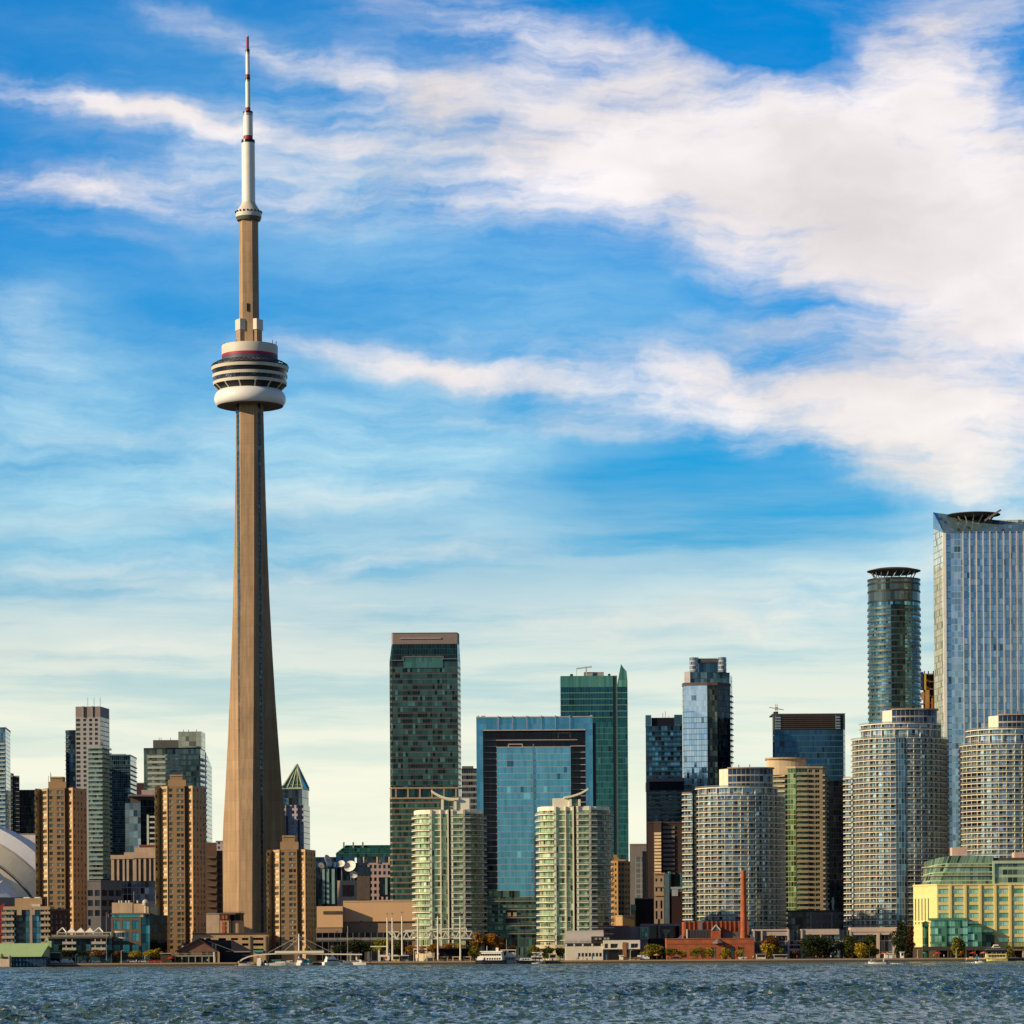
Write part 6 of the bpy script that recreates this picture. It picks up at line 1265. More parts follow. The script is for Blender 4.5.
    for i, (c, dark_) in enumerate(((62.3, 1), (71.5, 0), (80.4, 0), (89.7, 0), (98.8, 1))):
        mb = MB(); q = [(x(c-4.6), Y-.9), (x(c+4.6), Y-.9), (x(c+4.6), Y+5), (x(c-4.6), Y+5)]; ap = (x(c), Y+2, z(927.6))
        if dark_:
            for s in (0, 1): mb.bar((q[s][0], q[s][1], z(932.2)), ap, .4)
            mb.build('gable_frame', WHITE, T)
        else:
            for s in range(4): mb.face([(q[s][0], q[s][1], z(932.2)), (q[(s+1) % 4][0], q[(s+1) % 4][1], z(932.2)), ap])
            mb.build('tent_canopy', mat('canvas_white', (.80, .74, .62), .8, var=.05), T)
    FP = thing('flag_pole', 'flagpole with a small red and white flag above the terrace building', 'flagpole', X(106.4, 1518), 1518, G); mb = MB(); mb.tube((X(106.4, 1518), 1518, G), (X(106.4, 1518), 1518, Z(912, 1518)), .13, .08, 6); mb.build('pole', STEEL, FP)
    mb = MB(); xx, zz = X(106.5, 1518), Z(912.5, 1518)
    for k, m in ((0, 0), (1, 1), (2, 0)): mb.face([(xx+.55*k, 1518+.2*k, zz-1.5-.45*k), (xx+.55*(k+1), 1518+.2*(k+1), zz-1.5-.45*(k+1)), (xx+.55*(k+1), 1518+.2*(k+1), zz-.45*(k+1)), (xx+.55*k, 1518+.2*k, zz-.45*k)], m)
    mb.build('flag', [mat('flag_red', (.5, .06, .06), .8), WHITE], FP)
    # teal windowed block
    Y = 1535; x = lambda p: X(p, Y); z = lambda p: Z(p, Y); T = building('teal_window_block', 'four-storey block with a brown frame and bright teal windows', chain((111, Y), (165, Y)), 'office building'); br = mat('frame_brown', (.17, .115, .08), .8); z1 = z(917)
    mb = MB(); A, B = chain((111, Y), (141, Y)); l = B[0]-A[0]; rows = [(z(929.2), z(920.4)), (z(941), z(932.4)), (z(953), z(944.4))]
    wall_windows(T, mb, A, B, G, z1, [(l*.075, l*.30), (l*.38, l*.615), (l*.695, l*.93)], rows, 0, .7); mb.build('wall', br, T)
    hang_windows(T, winglass('teal_pane', (.05, .26, .32), (.14, .48, .54), .65, .05), mat('teal_frame', (.05, .12, .14), .5), cross=True)
    mb = MB(); mb.box(x(141.02), x(149.5), Y+1.2, Y+14, G, z1); mb.build('glass_wall', curtain('teal_wall', 4.0, 2.0, (.01, .05, .06), (.09, .36, .42), (.02, .05, .06), .06, .06, metal=.65), T)
    mb = MB(); mb.prism([(x(149.52), Y+1.3), (x(165.5), Y+7), (x(165.5), Y+20), (x(149.52), Y+20)], G, z1+.8); mb.build('dark_wing', curtain('black_wing', 4, 2, (.003, .004, .005), (.012, .016, .02), (.008, .01, .012), .05, .05, metal=.3), T)
    mb = MB(); mb.prism([(x(111), Y+1), (x(141), Y+1), (x(141), Y+18), (x(111), Y+18)], G, z1, only=[1, 2, 3]); mb.build('back_wall', br, T)
    mb = MB(); mb.box(x(112), x(140), Y-.2, Y+14, z1+.01, z(914.2)); mb.build('clerestory', mat('teal_strip', (.10, .44, .50), .1, .6), T); mb = MB(); mb.box(x(110.6), x(150), Y-.9, Y+15, z(914.2)+.01, z(913)); mb.build('roof', br, T)
    mb = MB(); a = arc(113, 129, Y-.3, 1.8, 10, 185, 355); band(mb, a, -.2, .3, z(932.4), z(931)); band(mb, a, -.2, .3, z(938.6), z(937)); mb.build('bow_window_frame', mat('bow_cream', (.64, .56, .42), .6), T); mb = MB(); band(mb, a, -.4, .05, z(937), z(932.4)); mb.build('bow_window_glass', curtain('bow_glass', 9, 1.2, (.02, .05, .07), (.2, .36, .44), (.3, .32, .3), .02, .1, metal=.6), T)
    pb = mat('roof_box_tan', (.56, .40, .26), .85)
    for a, b, c in ((111, 131.6, 902.4), (132.6, 153, 903.6)):
        mb = MB(); mb.box(x(a), x(b), Y+4, Y+14, z(913), z(c)); mb.build('plant_room', pb, T)
    for c in (118, 120.5, 125, 128, 136.5, 143.5):
        mb = MB(); mb.tube((x(c), Y+6, z(903)), (x(c), Y+6, z(900.2)), .5, n=8); mb.build('roof_vent', mat('vent_pale', (.5, .47, .4), .6), T)
    mb = MB(); mb.tube((x(145), Y+3, z(913)), (x(145), Y+3, z(904)), .5, n=8); mb.lathe([(0, -1.6), (1.2, -1.1), (1.6, 0), (1.1, 1.1), (0, 1.6)], (x(145), Y+3, z(902.5)), 12); mb.build('roof_dome', mat('vent_pale', (.5, .47, .4), .6), T)
    mb = MB(); mb.box(x(150), x(157), Y+2.5, Y+8, z1+.8, z(907)); mb.build('roof_tank', mat('tank_grey', (.08, .1, .11), .5), T)
    for c, t in ((131.6, 891), (153.6, 892)):
        mb = MB(); mb.tube((x(c), Y+10, z(903)), (x(c), Y+10, z(t)), .12, n=5); mb.build('aerial', STEEL, T)
low_left()
def left_mid():
    Y = 1545; x = lambda p: X(p, Y); z = lambda p: Z(p, Y)
    T = building('parking_podium', 'low tan parking podium with dark slots between two tan towers', chain((193, Y), (268, Y)), 'parking garage'); tn = mat('podium_tan', (.48, .32, .17), .85)
    mb = MB(); A, B = chain((193, Y), (268, Y)); l = B[0]-A[0]; s = l/75
    cols = [(s*(p-193), s*(q-193)) for p, q in ((199, 204), (206, 211), (218.5, 226), (231, 238), (242, 248.5), (253, 263.5))]
    wall_windows(T, mb, A, B, G, z(934.2), cols, [(z(940.2), z(938)), (z(946), z(943.4)), (z(952), z(949))], 0, 1.5); mb.prism([A, B, (B[0], Y+14), (A[0], Y+14)], G, z(934.2), 0, 1, only=[1, 2, 3]); mb.build('wall', [tn, ROOF], T); WIN_ = WIN.get(T.name, []); hang_windows(T, mat('void_black', (.006, .005, .005), .9), DFRAME)  # matt black panes paint the shade inside the open parking slots
    mb = MB(); mb.box(x(192.5), x(268.3), Y-.4, Y+14, z(934.2)+.01, z(933)); mb.build('roof_edge', mat('edge_dark', (.07, .055, .05), .7), T)
    mb = MB(); mb.box(x(253.3), x(263.2), Y-.8, Y-.1, z(952.5), z(950.3)); mb.build('green_awning', mat('awning_green', (.05, .36, .26), .7), T)
    for p in (250, 265.6):
        mb = MB(); mb.box(x(p), x(p+1.2), Y-.4, Y-.02, G, z(936.4)); mb.build('downpipe', mat('pipe_slate', (.12, .12, .12), .6), T)
    Y = 1800; plain_block('blank_pale_block', 'blank pale tan block at the left foot of the observation tower', 'building', chain((206, Y), (219.5, Y)), 10, 914.3, mat('blank_tan', (.50, .38, .27), .85))
    Y = 1780; x = lambda p: X(p, Y); z = lambda p: Z(p, Y); T = building('drum_pavilion', 'pavilion with a tan drum and orange-red windows at the base of the observation tower', chain((219, Y), (243, Y)), 'pavilion'); tn = mat('drum_tan', (.46, .32, .19), .85)
    mb = MB(); mb.box(x(220), x(229), Y, Y+8, G, z(920)); mb.build('wall', tn, T); mb = MB(); mb.box(x(219.5), x(229.5), Y-.4, Y+8, z(919.9), z(914.6)); mb.build('upper_storey', mat('pav_dark', (.10, .05, .045), .7), T)
    for a, b in ((222, 225.2),):
        for p in (921.4, 925.6, 929.4):
            mb = MB(); mb.box(x(a), x(b), Y-.35, Y-.02, z(p+3.2), z(p)); mb.build('orange_window', mat('orange_pane', (.5, .12, .05), .3), T)
    for a in (222.4, 225.6):
        mb = MB(); mb.box(x(a), x(a+2), Y-.7, Y-.42, z(919), z(915.4)); mb.build('orange_window', mat('orange_pane', (.5, .12, .05), .3), T)
    c = (x(236.5), Y+5); K = Y/F; mb = MB(); mb.lathe([(6.9*K, G), (6.9*K, z(920.6))], (c[0], c[1], 0), 40); mb.build('drum', tn, T); mb = MB(); mb.lathe([(6.6*K, z(920.6)), (6.6*K, z(914.4))], (c[0], c[1], 0), 40); mb.build('drum_glazing', mat('pav_black', (.008, .006, .012), .3), T)
    mb = MB(); mb.lathe([(7.3*K, z(914.4)), (7.3*K, z(912.9)), (0, z(912.7))], (c[0], c[1], 0), 40); mb.box(x(219), x(236), Y-.8, Y+8, z(914.5), z(912.9)); mb.build('roof', mat('pav_roof', (.14, .10, .07), .8), T)
    mb = MB(); 
    for k in range(22): xx = x(221)+k*.55; mb.bar((xx, Y-.6, z(912.9)), (xx+.3, Y-.6, z(911.6)), .18)
    mb.build('roof_rail', DARK, T)
    # gabled waterfront restaurant
    Y = 1506; x = lambda p: X(p, Y); z = lambda p: Z(p, Y); T = building('gabled_restaurant', 'brick-gabled restaurant with a wide dark slate roof and a columned porch', chain((176, Y), (248, Y)), 'restaurant'); bk = brickmat('gable_brick', (.20, .085, .05), (.15, .06, .04), (.15, .1, .08)); sl = mat('slate', (.022, .022, .03), .7, var=.3)
    ap, el, er = (x(198.7), z(939)), (x(175.5), z(951.2)), (x(218.4), z(951.2)); mb = MB()
    mb.face([(el[0]+.6, Y, G), (er[0]-.4, Y, G), (er[0]-.4, Y, er[1]), (ap[0], Y, ap[1]-.4), (el[0]+.6, Y, el[1])]); mb.build('gable_wall', bk, T)
    mb = MB(); yb = Y+22; e2 = (x(249), Y+10, z(951.5)); r2 = (x(229), Y+12, z(940.4))
    for q in ([(el[0], Y-1, el[1]), (ap[0], Y-1, ap[1]), (ap[0], yb, ap[1]), (el[0], yb, el[1])][::-1], [(ap[0], Y-1, ap[1]), (er[0], Y-1, er[1]), (er[0], Y+9, er[1]), (ap[0], Y+12, ap[1])][::-1]): mb.face(q[::-1] if q[0][2] > q[1][2] and False else q)
    mb.face([(ap[0], Y+4, ap[1]-.05), (er[0], Y+9.0, er[1]), e2, r2]); mb.face([(ap[0], Y+4, ap[1]-.05), r2, (r2[0], yb, r2[2]), (ap[0], yb, ap[1]-.05)]); mb.face([r2, e2, (e2[0], yb, e2[2]), (r2[0], yb, r2[2])])
    mb.bar((ap[0], Y-1, ap[1]), (el[0], Y-1, el[1]), .5); mb.bar((ap[0], Y-1, ap[1]), (er[0], Y-1, er[1]), .5); mb.build('roof', sl, T)
    mb = MB(); mb.box(er[0]-.3, x(247.5), Y+9.5, Y+20, G, z(951.4)); mb.build('side_wall', mat('side_black', (.018, .015, .018), .7), T)
    mb = MB(); mb.bar((x(232), Y+8.6, z(951.8)), (x(249), Y+8.6, z(951.8)), .5); mb.build('gutter', mat('gutter_grey', (.3, .28, .26), .6), T)
    mb = MB(); mb.bar((ap[0]+3, Y+6.2, z(940.6)), (x(232), Y+8.9, z(951)), .35, .25); mb.build('roof_trim', mat('trim_pale', (.36, .33, .3), .6), T)
    for p, w in ((181.6, 1.6), (190, 1.4), (210, 1.8), (213.4, 1.5)):
        mb = MB(); yy = Y+1.5 if p < 198 else Y+7; zt = z(939)-(abs(p-198.7)/23)*(z(939)-z(951)); mb.box(x(p), x(p)+.8*w*.6, yy, yy+.8, zt-1.6, zt+1.1); mb.build('roof_vent', mat('vent_cream', (.55, .52, .4), .6), T)
    po = mat('porch_green_grey', (.30, .30, .22), .7)
    mb = MB(); mb.box(x(162), x(218), Y-6, Y-.1, z(956.4), z(955.2)); mb.build('porch_deck', po, T)
    for k in range(9):
        p = 163+k*6.7; mb = MB(); mb.box(x(p)-.22, x(p)+.22, Y-5.8, Y-5.4, G, z(956.4)); mb.build('porch_column', po, T)
    mb = MB()
    for k in range(45): xx = x(162)+k*(x(218)-x(162))/44; mb.bar((xx, Y-5.7, z(955.2)), (xx, Y-5.7, z(953.2)), .08)
    mb.bar((x(162), Y-5.7, z(953.1)), (x(218), Y-5.7, z(953.1)), .16); mb.build('porch_rail', po, T)
    mb = MB(); mb.box(x(163), x(217), Y-.35, Y-.1, G, z(956.5)); mb.build('ground_glazing', curtain('porch_glass', 6, 1.8, (.006, .005, .006), (.06, .035, .03), (.03, .02, .02), .02, .1, metal=.2), T)
    for p in (179, 186.5, 202, 208, 214):
        mb = MB(); mb.box(x(p), x(p+3.2), Y-.25, Y-.03, z(954.6), z(951.8)); mb.build('window', mat('black_window', (.006, .007, .01), .15), T)
    mb = MB(); mb.box(x(214.6), x(215.8), Y-6.6, Y-6.2, G, z(952)); mb.build('pale_post', WHITE, T)
    # cable-stayed footbridge
    Y = 1492; x = lambda p: X(p, Y); z = lambda p: Z(p, Y); T = building('white_footbridge', 'white arched footbridge hung by cables from a single mast over the moored boats', chain((241, Y), (367, Y)), 'footbridge'); wp = mat('bridge_white', (.74, .69, .56), .5, var=.06)
    pts = [(238, 962), (243, 958.6), (249, 956.2), (256, 954.8), (265, 954), (275, 953.6), (300, 953.4), (325, 954.2), (362, 954.8)]
    mb = MB()
    for (a, p), (b, q) in zip(pts, pts[1:]): mb.bar((x(a), Y, z(p)), (x(b), Y, z(q)), 2.6, .55)
    mb.build('deck', wp, T); mb = MB()
    mb.box(x(275), x(324), Y-1.6, Y-1.4, z(953.2), z(950.8)); mb.build('parapet', wp, T)
    mb = MB(); mb.tube((x(299), Y+.2, -.4), (x(299), Y+.2, z(933.8)), .5, .32, 8); mb.build('mast', wp, T)
    for a, p in ((268, 952.6), (283, 952), (314, 952), (334, 953.6)):
        mb = MB(); s = -1 if a < 299 else 1; mb.tube((x(299), Y, z(936 if abs(a-299) > 20 else 938)), (x(a), Y, z(p)), .07, n=4); mb.build('stay_cable', mat('cable_pale', (.6, .56, .48), .5), T)
    for p in (258, 326, 356.4):
        mb = MB(); mb.box(x(p)-.35, x(p)+.35, Y-.4, Y+.4, -.4, z(954.6)); mb.build('pier', wp, T)
left_mid()
def truss_canopy():
    Y = 1494; x = lambda p: X(p, Y); z = lambda p: Z(p, Y); T = building('truss_canopy', 'long white truss canopy hung between tall white posts on the quay', chain((388, Y), (474, Y)), 'canopy'); wp = mat('truss_white', (.72, .67, .53), .5, var=.08)
    for yy in (Y, Y+9):
        mb = MB()
        x0, x1 = 393, 472; n = 12
        mb.bar((x(388), yy, z(931.6)), (x(x1), yy, z(931.4)), .42); mb.bar((x(396), yy, z(938.6)), (x(x1+3.5), yy, z(938.8)), .42)
        for k in range(n):
            a = x0+(x1-x0)*k/n; b = x0+(x1-x0)*(k+1)/n; m_ = (a+b)/2
            mb.bar((x(a), yy, z(931.6)), (x(m_), yy, z(938.6)), .28); mb.bar((x(m_), yy, z(938.6)), (x(b), yy, z(931.6)), .28)
        mb.bar((x(x1), yy, z(931.4)), (x(475.8), yy, z(942)), .35); mb.bar((x(388), yy, z(931.6)), (x(396), yy, z(938.6)), .3)
        mb.build('truss', wp, T)
    mb = MB()
    for k in range(13): a = 393+79*k/12; mb.bar((x(a), Y, z(931.5)), (x(a), Y+9, z(931.5)), .22); mb.bar((x(a), Y, z(931.5)), (x(min(472, a+6.6)), Y+9, z(931.5)), .16)
    mb.build('cross_bracing', wp, T); mb = MB(); mb.face([(x(440), Y+.5, z(938.9)), (x(475), Y+.5, z(938.9)), (x(476), Y+8.5, z(941.5)), (x(440), Y+8.5, z(939.4))]); mb.face([(x(440), Y+8.5, z(939.4)+.05), (x(476), Y+8.5, z(941.5)+.05), (x(475), Y+.5, z(938.9)+.05), (x(440), Y+.5, z(938.9)+.05)]); mb.build('roof_panel', mat('panel_haze', (.40, .42, .38), .6), T)
    mb = MB(); mb.bar((x(402), Y+4, z(930.4)), (x(466), Y+4, z(928.2)), .5); mb.bar((x(466), Y+4, z(928.2)), (x(466.5), Y+4, z(931.4)), .5); mb.build('roof_beam', wp, T)
    for i, (p, t, dy) in enumerate(((387.6, 917.5, -2.5), (392.3, 917, 2), (402.3, 916, -2.5), (418, 917, -2.5), (438, 916.6, -2.5), (460.4, 916.6, -2.5))):
        mb = MB(); zt = z(t); mb.tube((x(p), Y+dy, G), (x(p), Y+dy, zt-(0 if i < 2 else 0)), .46 if i < 2 else .4, .30, 10); b = mb.build('post', wp, T, smooth=True)
        mb = MB(); mb.tube((x(p), Y+dy, zt), (x(p), Y+dy, zt+1.6), .06, n=4); mb.box(x(p)-.55, x(p)+.55, Y+dy-.3, Y+dy+.3, zt+1.6, zt+1.9); mb.build('beacon', mat('beacon_slate', (.16, .14, .18), .5), b)
        mb = MB(); mb.box(x(p)-.5, x(p)+.5, Y+dy-.5, Y+dy+.5, G, G+.6); mb.build('footing', CONC, b)
    for p, t in ((389.5, 953), (418.5, 952), (438.5, 953.3), (460.5, 951)):
        mb = MB(); mb.box(x(p)-.25, x(p)+.25, Y-3.5, Y-3.0, z(t+1.3), z(t)); mb.build('post_lamp', wp, T)
    # dark stage under it
    S = building('dark_stage', 'black open stage under the right end of the white truss canopy', chain((434, Y+9), (470, Y+9)), 'stage'); mb = MB(); mb.box(x(434), x(470.5), Y+10, Y+16, G, z(948.8)); mb.build('backdrop_box', mat('stage_black', (.008, .007, .01), .7), S); mb = MB(); mb.box(x(433), x(472), Y+4, Y+16, z(948.8)+.01, z(948)); mb.build('roof', mat('stage_roof', (.05, .04, .04), .7), S)
    mb = MB(); mb.box(x(434), x(470), Y+5, Y+10, G, G+.9); mb.build('platform', mat('stage_deck', (.14, .11, .09), .8), S)
    for i, p in enumerate((426, 440, 452, 463)):
        b = building('stone_bench', ('pale low bench left of the black stage', 'pale low bench at the left end of the black stage', 'pale low bench at the middle of the black stage', 'pale low bench at the right end of the black stage')[i], chain((p, Y-1), (p+8, Y-1)), 'bench', 'low benches by the stage'); mb = MB(); mb.box(x(p), x(p+8.5), Y-2, Y-1.2, z(957.3)+0, z(956.4)); mb.build('seat', mat('bench_tan', (.5, .4, .28), .8), b)
        for q in (p+.5, p+7): mb = MB(); mb.box(x(q), x(q+.9), Y-1.9, Y-1.3, G, z(957.3)); mb.build('leg', mat('bench_tan', (.5, .4, .28), .8), b)
    Y = 1500; x = lambda p: X(p, Y); z = lambda p: Z(p, Y)
    T = building('tee_shelter', 'small white flat shelter on one post left of the tall white masts', chain((371, Y), (389, Y)), 'shelter'); mb = MB(); mb.box(x(370.5), x(388), Y-1.5, Y+1.5, z(947), z(945.9)); mb.build('roof', wp, T); mb = MB(); mb.box(x(378.2), x(379.6), Y-.3, Y+.3, G, z(947)); mb.build('post', wp, T)
    T = building('long_tent', 'low white tent roof behind the tall white masts', chain((379, Y+3), (398, Y+3)), 'tent'); mb = MB(); mb.prism([(x(379), Y+2), (x(398), Y+2), (x(398), Y+8), (x(379), Y+8)], z(956.8), z(954.8)); mb.build('roof', wp, T)
    for p in (380, 388, 397): mb = MB(); mb.box(x(p)-.15, x(p)+.15, Y+2.2, Y+2.5, G, z(956.8)); mb.build('leg', wp, T)
    T = building('white_marquee', 'white arched marquee tent under the truss canopy', chain((413, Y+2), (427, Y+2)), 'tent'); mb = MB(); n = 8
    for k in range(n):
        a0, a1 = math.pi*k/n, math.pi*(k+1)/n; c, r = x(420), (x(427)-x(413))/2
        mb.face([(c+r*math.cos(a0), Y+1, z(948.5)+1.6*math.sin(a0)), (c+r*math.cos(a0), Y+6, z(948.5)+1.6*math.sin(a0)), (c+r*math.cos(a1), Y+6, z(948.5)+1.6*math.sin(a1)), (c+r*math.cos(a1), Y+1, z(948.5)+1.6*math.sin(a1))])
    mb.box(x(413), x(427), Y+1.02, Y+1.2, z(949.6), z(948.5)); mb.build('roof', WHITE, T)
    for p in (413.6, 426.4): mb = MB(); mb.box(x(p)-.12, x(p)+.12, Y+1.3, Y+1.6, G, z(949.6)); mb.build('leg', WHITE, T)
truss_canopy()
def mid_low():
    Y = 1520; x = lambda p: X(p, Y); z = lambda p: Z(p, Y); wt = mat('lowrise_white', (.74, .67, .54), .7, var=.1)
    T = building('white_lowrise', 'long low white building with a grey barrel roof behind it', chain((565, Y), (603, Y)), 'restaurant')
    mb = MB(); A, B = chain((565.4, Y), (603, Y)); l = B[0]-A[0]
    wall_windows(T, mb, A, B, G, z(946.4), even(l, 7, 1.1, l*.32, l*.98), [(z(956.6), z(953))], 0, .5); mb.prism([A, B, (B[0], Y+9), (A[0], Y+9)], G, z(946.4), only=[1, 2, 3]); mb.build('wall', wt, T); hang_windows(T, PANED, DFRAME)
    for p in (565.4, 573.5, 582, 591.5, 601): mb = MB(); mb.box(x(p), x(p+1.5), Y-.1, Y+.6, z(946.4), z(943.8)); mb.build('parapet_pier', wt, T)
    mb = MB(); mb.box(x(565.4), x(603), Y+3, Y+9, z(946.4), z(943.2)); mb.build('upper_storey', mat('upper_dark', (.03, .025, .025), .6), T)
    mb = MB(); n = 8; zb = z(941.5); 
    P = [(Y+4+9*(1-math.cos(math.pi*k/(2*n))), zb+5.0*math.sin(math.pi*k/(2*n))) for k in range(n+1)]
    for (y0, a0), (y1, a1) in zip(P, P[1:]): mb.face([(x(565), y0, a0), (x(604), y0, a0+.3), (x(604), y1, a1+.3), (x(565), y1, a1)])
    mb.box(x(565), x(604), Y+4.05, Y+13, z(943.1), zb+.0); mb.build('barrel_roof', mat('barrel_grey', (.46, .42, .38), .6, var=.08), T, weld=True)
    T = building('white_frame_cafe', 'two-storey cafe with white box frames and a dark ground floor', chain((603, Y-2), (641, Y-2)), 'cafe')
    mb = MB(); A, B = chain((603.2, Y), (640, Y)); l = B[0]-A[0]; yy = Y-1
    A = (A[0], yy); B = (B[0], yy)
    wall_windows(T, mb, A, B, z(949.2), z(940.2), [(l*.04, l*.13), (l*.2, l*.4), (l*.52, l*.64), (l*.75, l*.95)], [(z(948), z(943.6))], 0, 1.0); mb.prism([A, B, (B[0], Y+8), (A[0], Y+8)], z(949.2), z(940.2), only=[1, 2, 3]); mb.build('upper_wall', wt, T); hang_windows(T, PANED, WHITE)
    mb = MB(); mb.box(x(603.2), x(640), Y+.5, Y+8, G, z(949.2)); mb.build('ground_glazing', curtain('cafe_glass', 9, 2.2, (.006, .005, .006), (.05, .035, .035), (.02, .015, .015), .02, .1, metal=.2), T); mb = MB(); mb.box(x(622.5), x(626.4), Y-1.4, Y-.8, G, z(942.2)); mb.build('brick_pier', mat('pier_orange', (.34, .15, .07), .8), T)
    mb = MB(); mb.box(x(605), x(609), Y-.3, Y+4, z(949), z(943)); mb.build('grey_bay', mat('bay_slate', (.12, .11, .11), .7), T)
    mb = MB(); mb.box(x(591.5), x(610), Y+2, Y+10, z(943.2), z(936.2)); mb.build('roof_plant', mat('plant_black2', (.03, .026, .024), .7), T)
    for p in (595, 599, 604, 607): mb = MB(); mb.box(x(p), x(p+2.4), Y+1.2, Y+1.9, z(939.5), z(937.6)); mb.build('roof_unit', mat('unit_grey', (.3, .28, .26), .7), T)
    Y = 1570; x = lambda p: X(p, Y); z = lambda p: Z(p, Y); T = building('grey_box_block', 'grey-brown and lilac box building with a tall teal window', chain((612, Y), (650, Y)), 'gallery')
    mb = MB(); mb.box(x(612), x(629.5), Y, Y+14, G, z(925.6)); mb.build('wall', mat('box_taupe', (.22, .18, .165), .8, var=.08), T); mb = MB(); mb.box(x(629.6), x(650), Y+1, Y+14, G, z(926.6)); mb.build('wall', mat('box_lilac', (.27, .25, .29), .8, var=.08), T)
    mb = MB(); mb.box(x(640.2), x(648.3), Y-.3, Y+.95, z(939.6), z(927.2)); mb.build('window_frame', mat('frame_cream2', (.56, .5, .42), .6), T); mb = MB(); mb.box(x(641.2), x(647.4), Y-.5, Y-.31, z(939), z(928)); mb.build('teal_window', curtain('teal_gallery', 2.2, 1.6, (.02, .14, .11), (.08, .28, .22), (.05, .1, .08), .1, .1, metal=.5), T)
    for p in (614.5, 625.2): mb = MB(); mb.box(x(p), x(p+1.8), Y-.3, Y-.02, z(933), z(930.4)); mb.build('small_window', mat('pane_green', (.12, .26, .14), .3), T)
    T = building('canopy_hall', 'dark hall with a flat pale-edged roof and a white funnel column', chain((648, Y+4), (680, Y+4)), 'hall'); mb = MB(); mb.box(x(650.2), x(680), Y+5, Y+18, G, z(926)); mb.build('glass_wall', curtain('hall_dark', 9, 3, (.006, .006, .008), (.03, .03, .035), (.02, .02, .02), .02, .06, metal=.3), T)
    mb = MB(); mb.box(x(642), x(682), Y+2.5, Y+18, z(926), z(923.6)); mb.build('roof', mat('hall_roof', (.26, .25, .26), .7), T)
    c = (x(666), Y+3.5); mb = MB(); mb.lathe([(.5, z(938.5)), (.6, z(935.5)), (5*Y/F*.98, z(930.6)), (5.4*Y/F, z(929.6)), (0, z(929.4))], (c[0], c[1], 0), 20); mb.tube((c[0], c[1], G), (c[0], c[1], z(938.5)), .45, n=8); mb.build('funnel_column', mat('funnel_pale', (.48, .46, .40), .6), T); mb = MB(); mb.tube((x(659.3), Y+2, G), (x(659.3), Y+2, z(919)), .6, n=8); mb.build('column', mat('col_grey', (.2, .18, .17), .7), T)
    mb = MB(); mb.box(x(648), x(680), Y+1, Y+5, G, z(938.4)); mb.build('base', mat('hall_base', (.02, .02, .02), .8), T)
    # brick power house
    Y = 1520; x = lambda p: X(p, Y); z = lambda p: Z(p, Y); bk = brickmat('power_brick', (.46, .105, .03), (.36, .08, .025), (.30, .12, .06)); bk2 = brickmat('power_brick_b', (.42, .10, .03), (.34, .08, .025), (.28, .11, .06))
    T = building('brick_power_house', 'orange brick power house with a tall round chimney', chain((666, Y), (754, Y)), 'power house')
    mb = MB(); A, B = chain((666.3, Y), (754, Y)); l = B[0]-A[0]; s = l/87.7
    wall_windows(T, mb, A, B, G, z(939), [(s*44.5, s*50), (s*62.2, s*67.5), (s*71.2, s*78)], [(z(957.6), z(947.6))], 0, .5); mb.prism([A, B, (B[0], Y+12), (A[0], Y+12)], G, z(939), 0, 1, only=[1, 2, 3]); mb.build('front_wall', [bk, ROOF], T); hang_windows(T, winglass('teal_door', (.02, .09, .09), (.07, .2, .18), .4), DFRAME)
    mb = MB(); mb.box(x(666), x(754.2), Y-.25, Y+12, z(939)+.01, z(938.2)); mb.build('coping', mat('coping_brick', (.34, .13, .07), .8), T)
    mb = MB(); band(mb, [A, B], .02, .12, z(944.2), z(943.4)); mb.build('string_course', mat('course_brick', (.28, .09, .05), .85), T)
    mb = MB(); mb.box(x(685.2), x(750.5), Y+16, Y+30, G, z(921.3)); mb.build('back_hall', bk2, T)
    for k in range(15): p = 686+k*4.55; mb = MB(); mb.box(x(p), x(p+1.5), Y+15.4, Y+15.98, z(938), z(920.8)); mb.build('brick_pier', bk2, T)
    lv = mat('louvre_slate', (.11, .10, .10), .6); mb = MB(); mb.box(x(689.3), x(712), Y+12.1, Y+15, z(939), z(929.6))
    for k in range(15): mb.box(x(690+k*1.5), x(690.5+k*1.5), Y+11.8, Y+12.09, z(938.8), z(929.8))
    mb.build('louvre_house', lv, T); mb = MB(); mb.box(x(687.6), x(688.6), Y+11.4, Y+12, z(939), z(929)); mb.build('pale_pipe', WHITE, T)
    mb = MB(); mb.box(x(701), x(704.2), Y+15.0, Y+15.9, z(930), z(921.8)); mb.build('steel_flue', mat('flue_grey', (.26, .26, .27), .4, .5), T)
    mb = MB(); mb.box(x(724), x(742), Y+12.2, Y+15, z(939), z(931.8)); mb.build('louvre_house', lv, T)
    mb = MB(); mb.box(x(712.3), x(722), Y+10, Y+15, z(939), z(929.8)); mb.build('gable_box', bk, T); mb = MB(); g0, g1, gm = x(712.8), x(721.6), x(717)
    mb.face([(g0, Y+9.8, z(929.8)), (g1, Y+9.8, z(929.8)), (gm, Y+9.8, z(925))]); mb.face([(g0, Y+9.8, z(929.8)), (gm, Y+9.8, z(925)), (gm, Y+15, z(925)), (g0, Y+15, z(929.8))]); mb.face([(gm, Y+9.8, z(925)), (g1, Y+9.8, z(929.8)), (g1, Y+15, z(929.8)), (gm, Y+15, z(925))]); mb.build('glass_gable', mat('gable_slate', (.10, .17, .2), .2, .3), T)
    mb = MB(); mb.bar((g0, Y+9.6, z(929.9)), (gm, Y+9.6, z(924.8)), .35); mb.bar((g1, Y+9.6, z(929.9)), (gm, Y+9.6, z(924.8)), .35); mb.build('gable_trim', WHITE, T)
